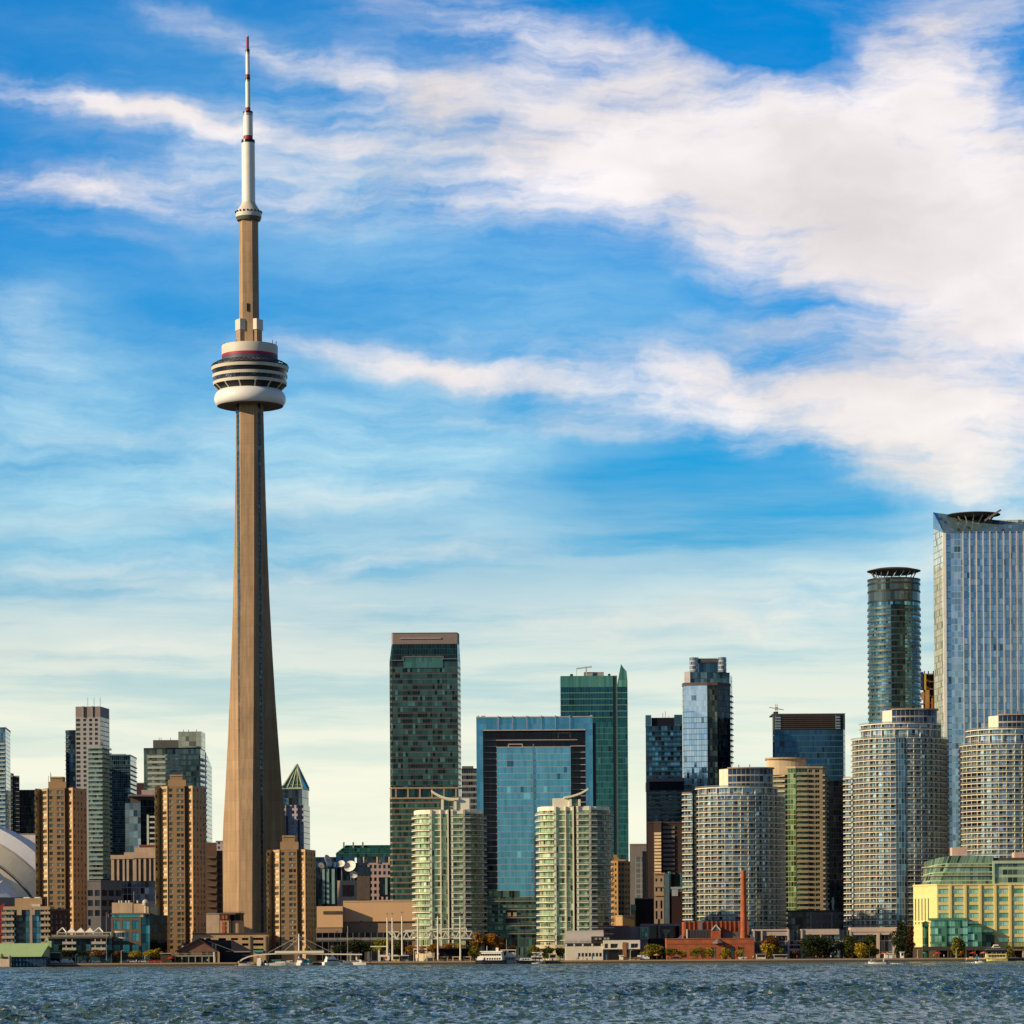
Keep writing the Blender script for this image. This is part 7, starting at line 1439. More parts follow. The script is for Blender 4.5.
    for p, d in ((679, 1), (752.5, -1)):
        mb = MB(); mb.prism([(x(p), Y+12.2), (x(p+4), Y+12.2), (x(p+4), Y+16), (x(p), Y+16)], z(939), [z(938), z(934.5), z(934.5), z(938)] if d > 0 else [z(934.5), z(938), z(938), z(934.5)]); mb.build('blue_skylight', mat('skylight_blue', (.10, .14, .26), .3), T)
    cb = brickmat('chimney_brick', (.46, .10, .03), (.38, .085, .025), (.30, .12, .06)); c = (x(744.8), Y+8); K = Y/F
    mb = MB(); mb.lathe([(3.55*K, z(938.5)), (3.0*K, z(905)), (2.55*K, z(873)), (2.85*K, z(872.4)), (2.85*K, z(870.3)), (2.2*K, z(870.2)), (2.0*K, z(872))], (c[0], c[1], 0), 28); mb.build('chimney', cb, T, smooth=True)
    mb = MB(); mb.prism([(x(712.5), Y-2.4), (x(717), Y-3.6), (x(722.5), Y-2.4), (x(722.5), Y-.1), (x(712.5), Y-.1)], z(943.6), z(942.6)); xm = x(717.2); 
    q = [(x(712.5), Y-2.4, z(942.6)), (x(717), Y-3.6, z(942.6)), (x(722.5), Y-2.4, z(942.6))]; ap = (xm, Y-.3, z(938.4)); mb.face([q[0], q[1], ap]); mb.face([q[1], q[2], ap]); mb.build('entrance_hood', mat('hood_grey', (.22, .17, .15), .6), T)
    for p in (713.6, 721.2): mb = MB(); mb.box(x(p), x(p)+.5, Y-2.2, Y-1.7, G, z(943.6)); mb.build('hood_post', mat('hood_post', (.16, .12, .1), .7), T)
    mb = MB(); mb.box(x(734.6), x(737.6), Y-.3, Y-.05, z(957), z(946.4)); mb.build('red_banner', mat('banner_red', (.46, .06, .04), .7), T)
    for p in (680.4, 700.5): mb = MB(); mb.box(x(p), x(p+4.5), Y-.25, Y-.03, z(957), z(952)); mb.build('dark_niche', mat('niche', (.08, .03, .02), .8), T)
mid_low()
def right_low():
    Y = 1560; x = lambda p: X(p, Y); z = lambda p: Z(p, Y); pk = mat('podium_pink', (.52, .42, .36), .75, var=.08); T = building('pale_podium', 'long pale pink-grey podium with glazed bays under the rounded condos', chain((753, Y), (896, Y)), 'podium')
    gl = curtain('podium_glass', 5.2, 1.7, (.03, .07, .09), (.2, .3, .34), (.34, .31, .29), .1, .1, metal=.5); gd = curtain('podium_glass_d', 5.2, 1.7, (.015, .02, .03), (.1, .12, .15), (.3, .27, .26), .1, .1, metal=.4)
    def bay(a, b, t, dy=0, m=gl):
        mb = MB(); mb.box(x(a), x(b), Y+dy, Y+14, G, z(t)); mb.build('glazed_bay', m, T)
    def beam(a, b, t0, t1, dy=-.6): mb = MB(); mb.box(x(a), x(b), Y+dy, Y+10, z(t0), z(t1)); mb.build('beam', pk, T)
    bay(753, 790, 930.4, .3, gd); bay(790, 802, 930, .8, gd); bay(802, 840, 930.3, .3); bay(840, 852, 930.4, .8, gd); bay(852, 897, 930.4, .4, gd)
    beam(753, 789, 930.5, 928.8); beam(762, 788.6, 935.4, 931.4, -.5); beam(802, 839, 934.6, 929, -.7); beam(850.4, 897, 932.2, 927.6, -1.2); beam(770, 802, 945.2, 944.2, -.3); beam(802, 850, 942, 941, -.3); beam(789.2, 801.8, 950.4, 948.4, -.4); beam(852, 896, 930.3+4.8, 932.21, -.9)
    for p, w, t in ((753.4, 1.2, 930), (761, 1.4, 930), (775, .8, 936), (787.4, 1.6, 929), (801, 1.4, 929), (820, .8, 935), (849.6, 1.6, 931), (876.5, 3.0, 933), (892.6, 3.0, 933)): mb = MB(); mb.box(x(p), x(p+w), Y-1.3, Y-.1, G, z(t)); mb.build('column', pk, T)
    # darker block above
    Y2 = 1640; T = building('grey_grid_block', 'dark grey gridded block between two rounded condo towers', chain((788, Y2), (854, Y2)), 'building'); gk = mat('grid_grey', (.17, .155, .16), .8)
    mb = MB(); A, B = chain((810, Y2), (856, Y2)); l = B[0]-A[0]; zt = Z(912, Y2); wall_windows(T, mb, A, B, G, zt, even(l, 4, l*.2), [(Z(920.4, Y2), Z(914.6, Y2)), (Z(929.5, Y2), Z(923, Y2))], 0, .6); mb.prism([A, B, (B[0], Y2+12), (A[0], Y2+12)], G, zt, 0, 1, only=[1, 2, 3]); mb.build('wall', [gk, ROOF], T); hang_windows(T, PANED, mat('grid_light', (.26, .24, .24), .7))
    for p in (809.6, 830.6): mb = MB(); mb.box(X(p, Y2), X(p+2, Y2), Y2-.7, Y2-.05, G, zt); mb.build('pier', mat('grid_light', (.26, .24, .24), .7), T)
    body(T, 'glass_wall', chain((788, Y2+1), (809.9, Y2+1)), 12, G, Z(910.6, Y2), curtain('grid_dark', 3.6, 1.8, (.008, .01, .014), (.09, .1, .11), (.07, .065, .065), .16, .06, metal=.4)); mb = MB(); mb.box(X(788, Y2), X(856, Y2), Y2-.3, Y2+12, zt+.01, Z(910.2, Y2)); mb.build('roof_edge', mat('edge_dark', (.07, .055, .05), .7), T)
    for i, p in enumerate((827.6, 833.4)):
        V = thing('vent_stack', ('left of two pale vent stacks on the grey gridded block', 'right of two pale vent stacks on the grey gridded block')[i], 'vent stack', X(p, Y2), Y2+2, Z(910.2, Y2), 'vent stacks'); mb = MB(); h = (8.5, 13)[i]*Y2/F; mb.tube((X(p, Y2), Y2+2, Z(910.2, Y2)), (X(p, Y2), Y2+2, Z(910.2, Y2)+h), .5, n=8); mb.build('pipe', mat('vent_pale', (.5, .47, .4), .6), V); mb = MB(); mb.box(X(p, Y2)-.8, X(p, Y2)+.8, Y2+1.2, Y2+2.8, Z(910.2, Y2)+h*.6, Z(910.2, Y2)+h*.75); mb.build('collar', mat('vent_pale', (.5, .47, .4), .6), V)
    # yellow terminal
    Y = 1528; x = lambda p: X(p, Y); z = lambda p: Z(p, Y); T = building('yellow_terminal', 'broad yellow waterfront terminal building with green windows', chain((913, Y), (1024, Y)), 'terminal building'); ye = mat('terminal_yellow', (.75, .62, .26), .75, var=.06)
    ch = [pt(913.4, Y+16), pt(937.2, Y), pt(1062, Y)]; z1 = z(885.4); mb = MB(); A, B = ch[1], ch[2]; l = B[0]-A[0]; s = l/124.8
    cols = [(s*(1.2+14.95*k), s*(11.6+14.95*k)) for k in range(8)]; rows = [(z(893.6+8.1*k), z(888.8+8.1*k)) for k in range(7)]
    wall_windows(T, mb, A, B, G+5, z1, cols, rows, 0, .5)
    A, B = ch[0], ch[1]; l = math.hypot(B[0]-A[0], B[1]-A[1]); wall_windows(T, mb, A, B, G+5, z1, [(l*(.07+.135*k), l*(.115+.135*k)) for k in range(5)], [(z(924), z(898))], 0, .5)
    cl = close(ch, 30); mb.prism(cl, G+5, z1, 0, 1, only=[2, 3, 4]); mb.build('wall', [ye, ROOF], T); hang_windows(T, winglass('terminal_pane', (.16, .48, .32), (.55, .90, .68), .5, .1, .7), mat('terminal_frame', (.10, .26, .18), .5), fw=.14, cross=False)
    for k in range(8): p = 949.2+14.95*k; mb = MB(); mb.box(x(p), x(p+2.4), Y-.5, Y-.01, G, z1+.4); mb.build('pier', ye, T)
    for k in range(7): mb = MB(); band(mb, [ch[0], ch[1]], .0, .12, z(896.5+8.1*k)-.3, z(896.5+8.1*k)+.3) if k in (0, 3, 4, 5, 6) else mb.box(0, .1, 2000, 2000.1, 2, 2.1); (mb.build('side_band', mat('terminal_band', (.78, .66, .32), .75), T) if k in (0, 3, 4, 5, 6) else None)
    parapet(T, 'parapet', ch, 30, z1, .7, ye, .35)
    mb = MB(); mb.prism(close([(p[0], p[1]+3) for p in ch], 20), G, G+5); mb.build('arcade_wall', mat('arcade_dark', (.05, .035, .025), .8), T)
    for k in range(9): p = 937.4+14.95*k; mb = MB(); mb.box(x(p), x(p+2.2), Y+.1, Y+1.6, G, G+5); mb.build('arcade_column', mat('arcade_tan', (.36, .26, .14), .8), T)
    ug = curtain('terminal_green_glass', 4.2, 1.8, (.10, .19, .11), (.34, .48, .28), (.30, .42, .26), .14, .09, metal=.5)
    a = [pt(922.5, Y+14), pt(925, Y+8), pt(931, Y+3.5), pt(940, Y+2), pt(993.4, Y+2)]; zb = z1+.7
    b = [pt(924.5, Y+15), pt(930, Y+10), pt(940, Y+5.5), pt(951, Y+4.2), pt(993.4, Y+4.2)]; ztop = [z(861), z(859.5), z(857), z(855.4), z(855.4)]; mb = MB(); u = 0
    for i in range(4):
        L_ = math.hypot(a[i+1][0]-a[i][0], a[i+1][1]-a[i][1]); mb.face([(a[i][0], a[i][1], zb), (a[i+1][0], a[i+1][1], zb), (b[i+1][0], b[i+1][1], ztop[i+1]), (b[i][0], b[i][1], ztop[i])], 0, [(u, -14), (u+L_, -14), (u+L_, 0), (u, 0)]); u += L_
    mb.face([(p[0], p[1], q) for p, q in zip(b, ztop)]+[(b[-1][0], Y+25, ztop[-1]), (b[0][0], Y+25, ztop[0])], 1); mb.build('green_upper_storey', [ug, ROOF], T)
    pg = mat('pale_green_frame', (.42, .56, .38), .6); sl_ = [(p[0], p[1]) for p in a]
    for t in (.33, .66):
        mb = MB(); c = [((p[0]+(q[0]-p[0])*t), p[1]+(q[1]-p[1])*t) for p, q in zip(a, b)]; zz = zb+(z(857)-zb)*t; band(mb, c, -.1, .9, zz-.3, zz); mb.build('terrace_edge', mat('terrace_tan', (.5, .42, .24), .7), T)
    mb = MB(); mb.box(x(993.5), x(1062), Y+2.5, Y+20, zb, z(861.8)); mb.build('upper_storey', curtain('upper_bands', 3.6, 2.3, (.05, .10, .09), (.3, .4, .32), (.40, .50, .34), .34, .05, metal=.4), T)
    for bx in ((993.4, 995.4, 885, 860.8), (995.4, 1062, 863.6, 860.8)): mb = MB(); mb.box(x(bx[0]), x(bx[1]), Y+1.7, Y+2.6, z(bx[2]) if bx[2] < 880 else zb, z(bx[3])); mb.build('frame', pg, T)
    for a0, a1, t in ((955.4, 970.6, 846.6), (1018, 1040, 852)): mb = MB(); mb.box(x(a0), x(a1), Y+10, Y+18, z(861), z(t)); mb.build('lift_house', mat('lift_pink', (.60, .42, .33), .8), T)
    mb = MB(); mb.box(x(995), x(1062), Y+5, Y+20, z(861.8)+.01, z(857.6)); mb.build('roof_plant', mat('plant_umber', (.10, .07, .06), .8), T)
    # green sun room in front
    S = building('green_sunroom', 'green framed glass sunroom projecting from the yellow terminal', chain((922, Y-6), (980, Y-6)), 'sunroom'); sg = curtain('sunroom_glass', 3.55, 1.55, (.08, .32, .22), (.45, .88, .68), (.07, .2, .13), .26, .12, metal=.6, pw=.8); fg = mat('sunroom_green', (.05, .17, .10), .6)
    for p0, p1, t, dy in ((929.6, 965.8, 920.6, -6), (966, 980.2, 926.5, -5), (980.3, 993, 935, -2.5)):
        mb = MB(); mb.box(x(p0), x(p1), Y+dy, Y-.6, G+5.2, z(t)); mb.build('glass_wall', sg if p0 < 980 else curtain('sunroom_dark', 3.6, 2.2, (.005, .03, .02), (.04, .14, .1), (.02, .07, .05), .15, .1), S)
        mb = MB(); mb.prism([(x(p0)-.4, Y+dy-.5), (x(p1)+.3, Y+dy-.5), (x(p1)+.3, Y-.6), (x(p0)-.4, Y-.6)], z(t)+.01, [z(t)+.3, z(t)+.3, z(t-2.6), z(t-2.6)]); mb.build('roof', fg, S)
    for p in (944.5, 958): mb = MB(); mb.box(x(p)-.25, x(p)+.25, Y-6.5, Y-6.02, G+5.2, z(920.6)); mb.build('mullion_post', fg, S)
    mb = MB(); c = pt(925.6, Y-1); mb.lathe([(3.1*Y/F, G), (3.1*Y/F, z(927)), (3.6*Y/F, z(926)), (2.6*Y/F, z(922)), (0, z(920.6))], (c[0], c[1], 0), 14); mb.build('corner_turret', curtain('turret_green', 3.6, 1.2, (.01, .06, .045), (.08, .26, .18), (.04, .12, .08), .2, .12, metal=.5), S)
    mb = MB(); mb.box(x(921), x(994), Y-7, Y-.6, G+3.4, G+5.18); mb.build('canopy', mat('canopy_umber', (.06, .055, .04), .7), S)
    for k in range(8): p = 928+k*9; mb = MB(); mb.box(x(p)-.2, x(p)+.2, Y-6.8, Y-6.4, G, G+3.4); mb.build('post', mat('post_umber', (.14, .1, .06), .7), S)
    B_ = building('green_fence_bridge', 'green railed upper walkway on wooden posts at the right edge', chain((996, Y-6), (1030, Y-6)), 'walkway'); mb = MB(); mb.box(x(994.5), x(1060), Y-6.5, Y-3, z(950.4), z(949.4)); mb.build('deck', mat('walk_orange', (.36, .2, .08), .8), B_); mb = MB()
    for k in range(46): mb.bar((x(995+k*1.4), Y-6.4, z(949.4)), (x(995+k*1.4), Y-6.4, z(942.6)), .28)
    mb.bar((x(994.5), Y-6.4, z(942.5)), (x(1060), Y-6.4, z(942.5)), .3); mb.build('railing', mat('rail_darkgreen', (.05, .10, .06), .6), B_)
    for p in (1020.5, 1040): mb = MB(); mb.box(x(p), x(p+2), Y-6.2, Y-5.2, G, z(950.4)); mb.build('post', mat('post_cream', (.5, .42, .28), .8), B_)
right_low()
# ================================================================== trees
def leafmat(name, c1, c2):
    if name in MATS: return MATS[name]
    m, t, b = base_mat(name); g = t.n('ShaderNodeNewGeometry')
    k = t.noise(g.outputs['Position'], .45, 3, .6).outputs[0]; r = g.outputs['Random Per Island']
    c = t.mix(t.m('MULTIPLY_ADD', t.m('SUBTRACT', k, .5), 1.6, t.m('MULTIPLY', r, 1.0), clamp=True), col(*c1), col(*c2))
    t.put(b.inputs['Base Color'], c); b.inputs['Roughness'].default_value = .7; b.inputs['Specular IOR Level'].default_value = .2
    tr = t.n('ShaderNodeBsdfTranslucent'); t.put(tr.inputs[0], c); ms = t.n('ShaderNodeMixShader', {0: .25}); t.L.new(b.outputs[0], ms.inputs[1]); t.L.new(tr.outputs[0], ms.inputs[2])
    t.L.new(ms.outputs[0], t.N['Material Output'].inputs[0]); MATS[name] = m; return m
BARK = mat('bark', (.07, .05, .035), .9)
LEAF = {'dark': leafmat('leaf_dark', (.012, .022, .006), (.05, .065, .015)), 'green': leafmat('leaf_green', (.025, .045, .008), (.09, .10, .02)), 'yellow': leafmat('leaf_yellow', (.20, .15, .012), (.55, .40, .03)),
        'olive': leafmat('leaf_olive', (.10, .10, .012), (.34, .28, .03)), 'orange': leafmat('leaf_orange', (.20, .085, .008), (.50, .24, .02)), 'rust': leafmat('leaf_rust', (.10, .04, .01), (.24, .10, .02))}
def tree(label, px, Y, wpx, top, bot, kind, shape='round', seed=0, group='waterfront trees', n=None):
    K = Y/F; w = wpx*K*.72; CUR[0] = px; zt = Z(top, Y); zb = Z(bot, Y); zg = G; rs = random.Random(seed*77+int(px*10))
    T = thing('conifer_tree' if shape == 'cone' else 'tree', label, 'tree', X(px, Y), Y, G, group); cx, cy = X(px, Y), Y
    h = zt-zb; mb = MB(); tr = max(.14, min(.35, h*.035)); mb.tube((cx, cy, zg), (cx+.1, cy, zb+h*.55), tr, tr*.5, 7)
    lim = []
    for k in range(7):
        a = rs.random()*6.28; z0 = zb+h*(.02+.4*rs.random()); r = w*(.45+.35*rs.random()); e = (cx+r*math.cos(a), cy+r*math.sin(a), min(zt-h*.15, z0+h*(.15+.3*rs.random()))); mb.tube((cx, cy, z0-.3), e, tr*.45, tr*.12, 5); lim.append(e)
    mb.build('trunk', BARK, T)
    lobes = []
    nl = 9 if shape == 'round' else 12
    for k in range(nl):
        if shape == 'round':
            t = rs.random(); a = rs.random()*6.28; rr = w*.62*math.sqrt(rs.random()); zz = zb+h*(.2+.58*t); q = 1-abs((zz-zb)/h-.42)*1.0
            lobes.append((cx+rr*math.cos(a)*q, cy+rr*math.sin(a)*q, zz, w*(.36+.22*rs.random()), h*(.17+.11*rs.random())))
        else:
            t = (k+.5)/nl; q = (1-t)**.75 if shape == 'cone' else math.sin(math.pi*(.12+.8*t)); a = rs.random()*6.28; rr = w*.45*q
            lobes.append((cx+rr*math.cos(a), cy+rr*math.sin(a), zb+h*(.06+.9*t), max(.35, w*q*.72), h*.11))
    mb = MB(); n = n or int(min(2300, 500+h*w*28)); ls = max(.30, min(.55, .08*h))
    for i in range(n):
        L = lobes[rs.randrange(len(lobes))]
        u = rs.uniform(-1, 1); a = rs.random()*6.283; s = math.sqrt(1-u*u); r = .62+.42*rs.random()
        p = Vector((L[0]+L[3]*r*s*math.cos(a), L[1]+L[3]*r*s*math.sin(a), L[2]+L[4]*r*u))
        if p.z < zb: p.z = zb+rs.random()*h*.2
        d = Vector((rs.gauss(0, 1), rs.gauss(0, 1), rs.gauss(0, 1)+.5)).normalized(); x = d.orthogonal().normalized(); y = d.cross(x); q = ls*(.55+.75*rs.random())
        an = rs.random()*6.28; x, y = x*math.cos(an)+y*math.sin(an), y*math.cos(an)-x*math.sin(an)
        mb.face([p-x*q, p-y*q*.5, p+x*q, p+y*q*.5])
    mb.build('crown', LEAF[kind], T); return T
def trees():
    L = [('dark low tree in front of the terrace building, left of its balconies', 66, 1497, 14, 949.5, 956, 'dark'), ('dark bushy tree under the right balconies of the terrace building', 83, 1499, 9, 950.5, 956, 'dark'), ('dark rust tree at the right end of the terrace building', 98, 1497, 15, 949, 957, 'rust'),
         ('small rusty tree in front of the teal windowed block', 118, 1502, 7, 951, 956, 'rust'), ('round orange-yellow tree in front of the teal windowed block', 136, 1497, 13, 950.5, 958.5, 'yellow'), ('ragged yellow tree with a taller tip, beside the dark wing of the teal windowed block', 151, 1496, 12, 947.5, 958, 'yellow'), ('narrow yellow tree nearest the second tan tower', 158, 1498, 8, 948.5, 958, 'yellow'),
         ('bright yellow-green sapling beside the footbridge mast', 307.5, 1530, 5, 947, 955, 'olive'),
         ('dark green tree left of the park, under the elevated road', 338, 1540, 12, 944, 953, 'dark'), ('wide dark green tree under the elevated road', 353, 1545, 22, 939, 953, 'dark'), ('dark green tree at the right end of the park row', 366, 1545, 16, 941, 953, 'dark'),
         ('olive tree just behind the first tall white masts', 384, 1530, 16, 939, 954, 'olive'), ('green tree right of the first tall white masts', 398, 1528, 16, 940, 955, 'green'),
         ('orange tree left of the white marquee', 411, 1510, 14, 945, 955, 'orange'), ('low orange tree behind the white marquee', 424, 1516, 12, 945.5, 954, 'orange'), ('orange tree right of the white marquee, above the black stage', 433, 1516, 13, 943.5, 953, 'orange'), ('orange tree over the middle of the black stage', 447, 1518, 14, 942.5, 950, 'orange'), ('small yellow tree over the right end of the black stage', 461, 1515, 11, 944, 950, 'yellow'),
         ('bright orange round tree behind the bow of the white ferry', 478, 1512, 15, 931.5, 948, 'orange'), ('bright orange round tree behind the middle of the white ferry', 489, 1514, 15, 933, 948, 'orange'), ('orange tree behind the stern of the white ferry', 499.5, 1514, 13, 937, 950, 'orange'), ('yellow-green low tree left of the ferry bow', 474, 1498, 9, 944, 958, 'olive'), ('small rust tree behind the white yacht', 512, 1512, 10, 944.5, 954, 'rust'),
         ('slim yellow-green tree behind the dark-hulled boat', 534.5, 1506, 9, 945.5, 956, 'olive'), ('dark green tree left of the small quay booth', 545, 1500, 13, 946, 958.5, 'green'), ('dark green tree right of the small quay booth', 560, 1503, 9, 944.5, 958, 'green'),
         ('round olive tree with an orange light before the brick power house', 652, 1496, 18, 943, 956.5, 'olive'), ('yellow-green tree at the left end of the brick wall', 671, 1497, 13, 947, 957, 'olive'), ('small yellow tree second from the left before the brick wall', 682, 1498, 10, 949.5, 957, 'yellow'), ('yellow-green tree before the middle of the brick wall', 697, 1497, 13, 946.5, 957, 'olive'), ('yellow tree left of the hooded entrance', 709, 1497, 11, 947.5, 957, 'yellow'), ('thin yellow tree right of the hooded entrance', 724.5, 1497, 9, 946, 958, 'yellow'), ('slight yellow tree before the brick wall doorway', 740, 1498, 7, 948, 957, 'yellow'),
         ('rusty olive tree behind the yellow ones at the pale podium', 770, 1502, 17, 935, 956, 'rust'), ('bright yellow tree in front of the pale podium', 767.5, 1495, 13, 942, 957, 'yellow'), ('small yellow-green tree at the right of the yellow one before the pale podium', 781, 1496, 11, 946, 958, 'olive'), ('small rust tree before the glazed bay of the pale podium', 795, 1500, 7, 949, 957, 'rust'),
         ('large dark green round tree, left half of the big pair on the quay', 814, 1495, 22, 935, 959, 'dark'), ('largest dark green round tree, right half of the big pair on the quay', 824.5, 1498, 27, 932.5, 959, 'dark'),
         ('green tree left of the yellow one below the blue-striped condo', 850, 1497, 17, 934, 959, 'green'), ('tall green tree behind the yellow one below the blue-striped condo', 865.5, 1501, 18, 933, 959, 'green'), ('bright yellow bushy tree between green trees', 861, 1492, 13, 941.5, 958, 'yellow'), ('small olive tree at the right end of the green row', 873.5, 1496, 8, 943, 958, 'olive'),
         ('yellow-green cone-shaped tree in front of the green sunroom', 957, 1492, 13, 936.5, 957, 'olive'), ('slim rust tree between the cypress and the yellow terminal', 911, 1508, 6, 924, 955, 'rust'), ('slim olive tree at the right of the yellow houseboat', 1009, 1500, 5, 946, 958, 'olive')]
    for i, (lb, px, Y, w, t, b, k) in enumerate(L): tree(lb, px, Y, w, t, b, k, 'tall' if 'slim' in lb or 'narrow' in lb else 'round', i+1)
    tree('tall dark cypress-like tree beside the yellow terminal', 901, 1500, 15, 920.5, 958, 'dark', 'tall', 91, n=2100); tree('low dark conifer beside the tall cypress', 907, 1496, 7, 945, 958.5, 'dark', 'cone', 92)
trees()
# ================================================================== boats
def hull(mb, L, W, D, sheer=.5, m=0, bow=1.0):
    "pointed hull along +x, waterline at z=0"
    st = [(-.5, .82, 1.0), (-.25, .96, 1.0), (0, 1.0, 1.0), (.2, .92, 1.06), (.36, .66, 1.16), (.46, .28, 1.3), (.5, .02, 1.38)]; R = []
    for t, w, s in st:
        x = t*L; h = D*(1+(s-1)*sheer*2); b = w*W/2; R.append([(x-.0, -b, h), (x-(.04*L if t > .4 else 0), -b*.8, -.25), (x-(.04*L if t > .4 else 0), b*.8, -.25), (x, b, h)])
    for A, B in zip(R, R[1:]):
        for i in range(3): mb.face([A[i], A[i+1], B[i+1], B[i]][::-1], m)
        mb.face([A[0], B[0], B[3], A[3]], m+1)
    mb.face(R[0], m)
def boat(name, label, cat, px, Y, Lm, W, D, hm, cabs, rz=0.0, mast=None, extra=None, group=None, deck=None):
    T = thing(name, label, cat, X(px, Y), Y, 0.0, group); o = (X(px, Y), Y, 0)
    def bl(mbx, nm, m, par=T): mbx.v = [(p[0]+o[0], p[1]+o[1], p[2]) for p in mbx.v]; return mbx.build(nm, m, par)
    mb = MB(); hull(mb, Lm, W, D); bl(mb, 'hull', [hm, deck or mat('deck_beige', (.5, .44, .34), .7)])
    for nm, x0, x1, w, z0, z1, m, rake in cabs:
        mb = MB(); b = w*W/2; q = rake*(z1-z0); P = [(x0*Lm, -b, z0), (x1*Lm, -b, z0), (x1*Lm, b, z0), (x0*Lm, b, z0)]; Q = [(x0*Lm+q*.3, -b*.92, z1), (x1*Lm-q, -b*.92, z1), (x1*Lm-q, b*.92, z1), (x0*Lm+q*.3, b*.92, z1)]
        for i in range(4): j = (i+1) % 4; mb.face([P[i], P[j], Q[j], Q[i]])
        mb.face(Q); bl(mb, nm, m)
    if mast:
        mb = MB(); mb.tube((mast[0]*Lm, 0, D), (mast[0]*Lm, 0, mast[1]), .09, .06, 6); bl(mb, 'mast', mat('mast_alloy', (.55, .52, .46), .4, .2))
    mb = MB(); n = 7; z0 = D+.02
    for k in range(n): x = (.05+.4*k/(n-1))*Lm; b = W/2*(.95-.8*max(0, (k/(n-1)-.3))); [mb.bar((x, s*b, D), (x, s*b, D+.75), .05) for s in (-1, 1)]
    for k in range(n-1):
        xa, xb = (.05+.4*k/(n-1))*Lm, (.05+.4*(k+1)/(n-1))*Lm; ba, bb = [W/2*(.95-.8*max(0, (q/(n-1)-.3))) for q in (k, k+1)]
        for s in (-1, 1): mb.bar((xa, s*ba, D+.75), (xb, s*bb, D+.75), .05)
    bl(mb, 'guard_rail', mat('rail_chrome', (.5, .5, .48), .3, .6))
    if extra: extra(T, bl, Lm, W, D)
    T.rotation_euler = (0, 0, math.radians(rz)); return T
def boats():
    hw = mat('hull_white', (.78, .74, .66), .35, var=.06); hn = mat('hull_navy', (.012, .014, .03), .3); gl = mat('boat_glass', (.012, .016, .02), .1, .3); bl_ = mat('canvas_blue', (.03, .12, .22), .7); cr = mat('cabin_cream', (.74, .68, .56), .5)
    tl = mat('canvas_teal', (.08, .28, .32), .7); dkc = mat('canvas_dark', (.03, .03, .04), .7)
    mar = 'boats moored under the footbridge'
    L = [('small white motorboat with a dark cover at the left end of the footbridge', 246, 1488, 6.5, 1.1, hw, [('cover', -.45, .1, .8, 1.1, 2.0, dkc, .5)], 8, None),
         ('white cabin cruiser with a tall cabin, second from the left under the footbridge', 260, 1487, 7.0, 1.2, hw, [('cabin', -.4, .25, .8, 1.2, 2.7, cr, .5), ('window_band', -.38, .2, .82, 1.9, 2.35, gl, .4), ('flybridge', -.35, .05, .6, 2.7, 3.5, hw, .5)], 85, None),
         ('motorboat with a navy cover moored under the arch of the footbridge', 269, 1488, 7, 1.1, hw, [('cover', -.4, .2, .85, 1.1, 2.5, dkc, .6)], 60, None),
         ('long white sailboat lying just left of the footbridge mast', 281, 1486, 10.5, 1.2, hw, [('cabin', -.25, .2, .6, 1.2, 1.9, cr, .6), ('sail_cover', -.4, .0, .15, 2.3, 2.7, tl, 0)], 4, None),
         ('white motorboat with a round windscreen beside the footbridge mast', 291, 1487.5, 7.5, 1.2, hw, [('cabin', -.3, .2, .75, 1.2, 2.3, cr, .9), ('window_band', -.1, .22, .78, 1.6, 2.0, gl, .9)], 5, None),
         ('white cruiser with a blue canvas top right of the footbridge mast', 302, 1486, 8.5, 1.3, hw, [('cabin', -.35, .25, .8, 1.3, 2.6, hw, .5), ('canvas_top', -.4, .0, .8, 2.6, 3.3, bl_, .2)], 70, None),
         ('cruiser with a grey-teal canvas cover next to the blue-topped one', 309, 1488, 8, 1.2, hw, [('cover', -.45, .2, .85, 1.2, 3.0, tl, .5)], 75, None),
         ('largest white cabin cruiser, below the right half of the footbridge', 334, 1485.5, 10.5, 1.5, hw, [('cabin', -.4, .22, .82, 1.5, 2.9, hw, .6), ('window_band', -.36, .2, .84, 2.0, 2.55, gl, .5), ('flybridge', -.36, .05, .6, 2.9, 3.8, hw, .6)], 28, None),
         ('small white boat with a pale mast right of the largest cruiser', 347, 1486.5, 7, 1.1, hw, [('cabin', -.3, .15, .7, 1.1, 2.0, cr, .7), ('cover', -.45, -.3, .7, 1.1, 1.9, bl_, .3)], 20, (0.05, 17.5)),
         ('white runabout at the right pier of the footbridge', 358, 1487, 7.5, 1.2, hw, [('cabin', -.25, .15, .75, 1.2, 2.4, hw, .9), ('window_band', -.1, .17, .78, 1.6, 2.1, gl, .9)], 172, None)]
    for lb, px, Y, ln, D, hm, cabs, rz, ms in L: boat('moored_boat', lb, 'boat', px, Y-10.5, ln, ln*.33, D, hm, cabs, rz, ms, None, mar)
    # slipway float the small boats lie against
    for i, (p, lb) in enumerate(((318, 'low floating dock below the middle of the footbridge'), (255, 'low floating dock below the left end of the footbridge'))):
        T = thing('floating_dock', lb, 'dock', X(p, 1478), 1478, 0, 'floating docks'); mb = MB(); mb.box(X(p, 1478)-9, X(p, 1478)+9, 1477.4, 1479.2, -.2, .45); mb.build('deck', mat('dock_tan', (.36, .28, .18), .85), T)
        for q in (-8, 0, 8): mb = MB(); mb.tube((X(p, 1478)+q, 1477.2, -.5), (X(p, 1478)+q, 1477.2, 1.7), .16, n=7); mb.build('pile', BARK, T)
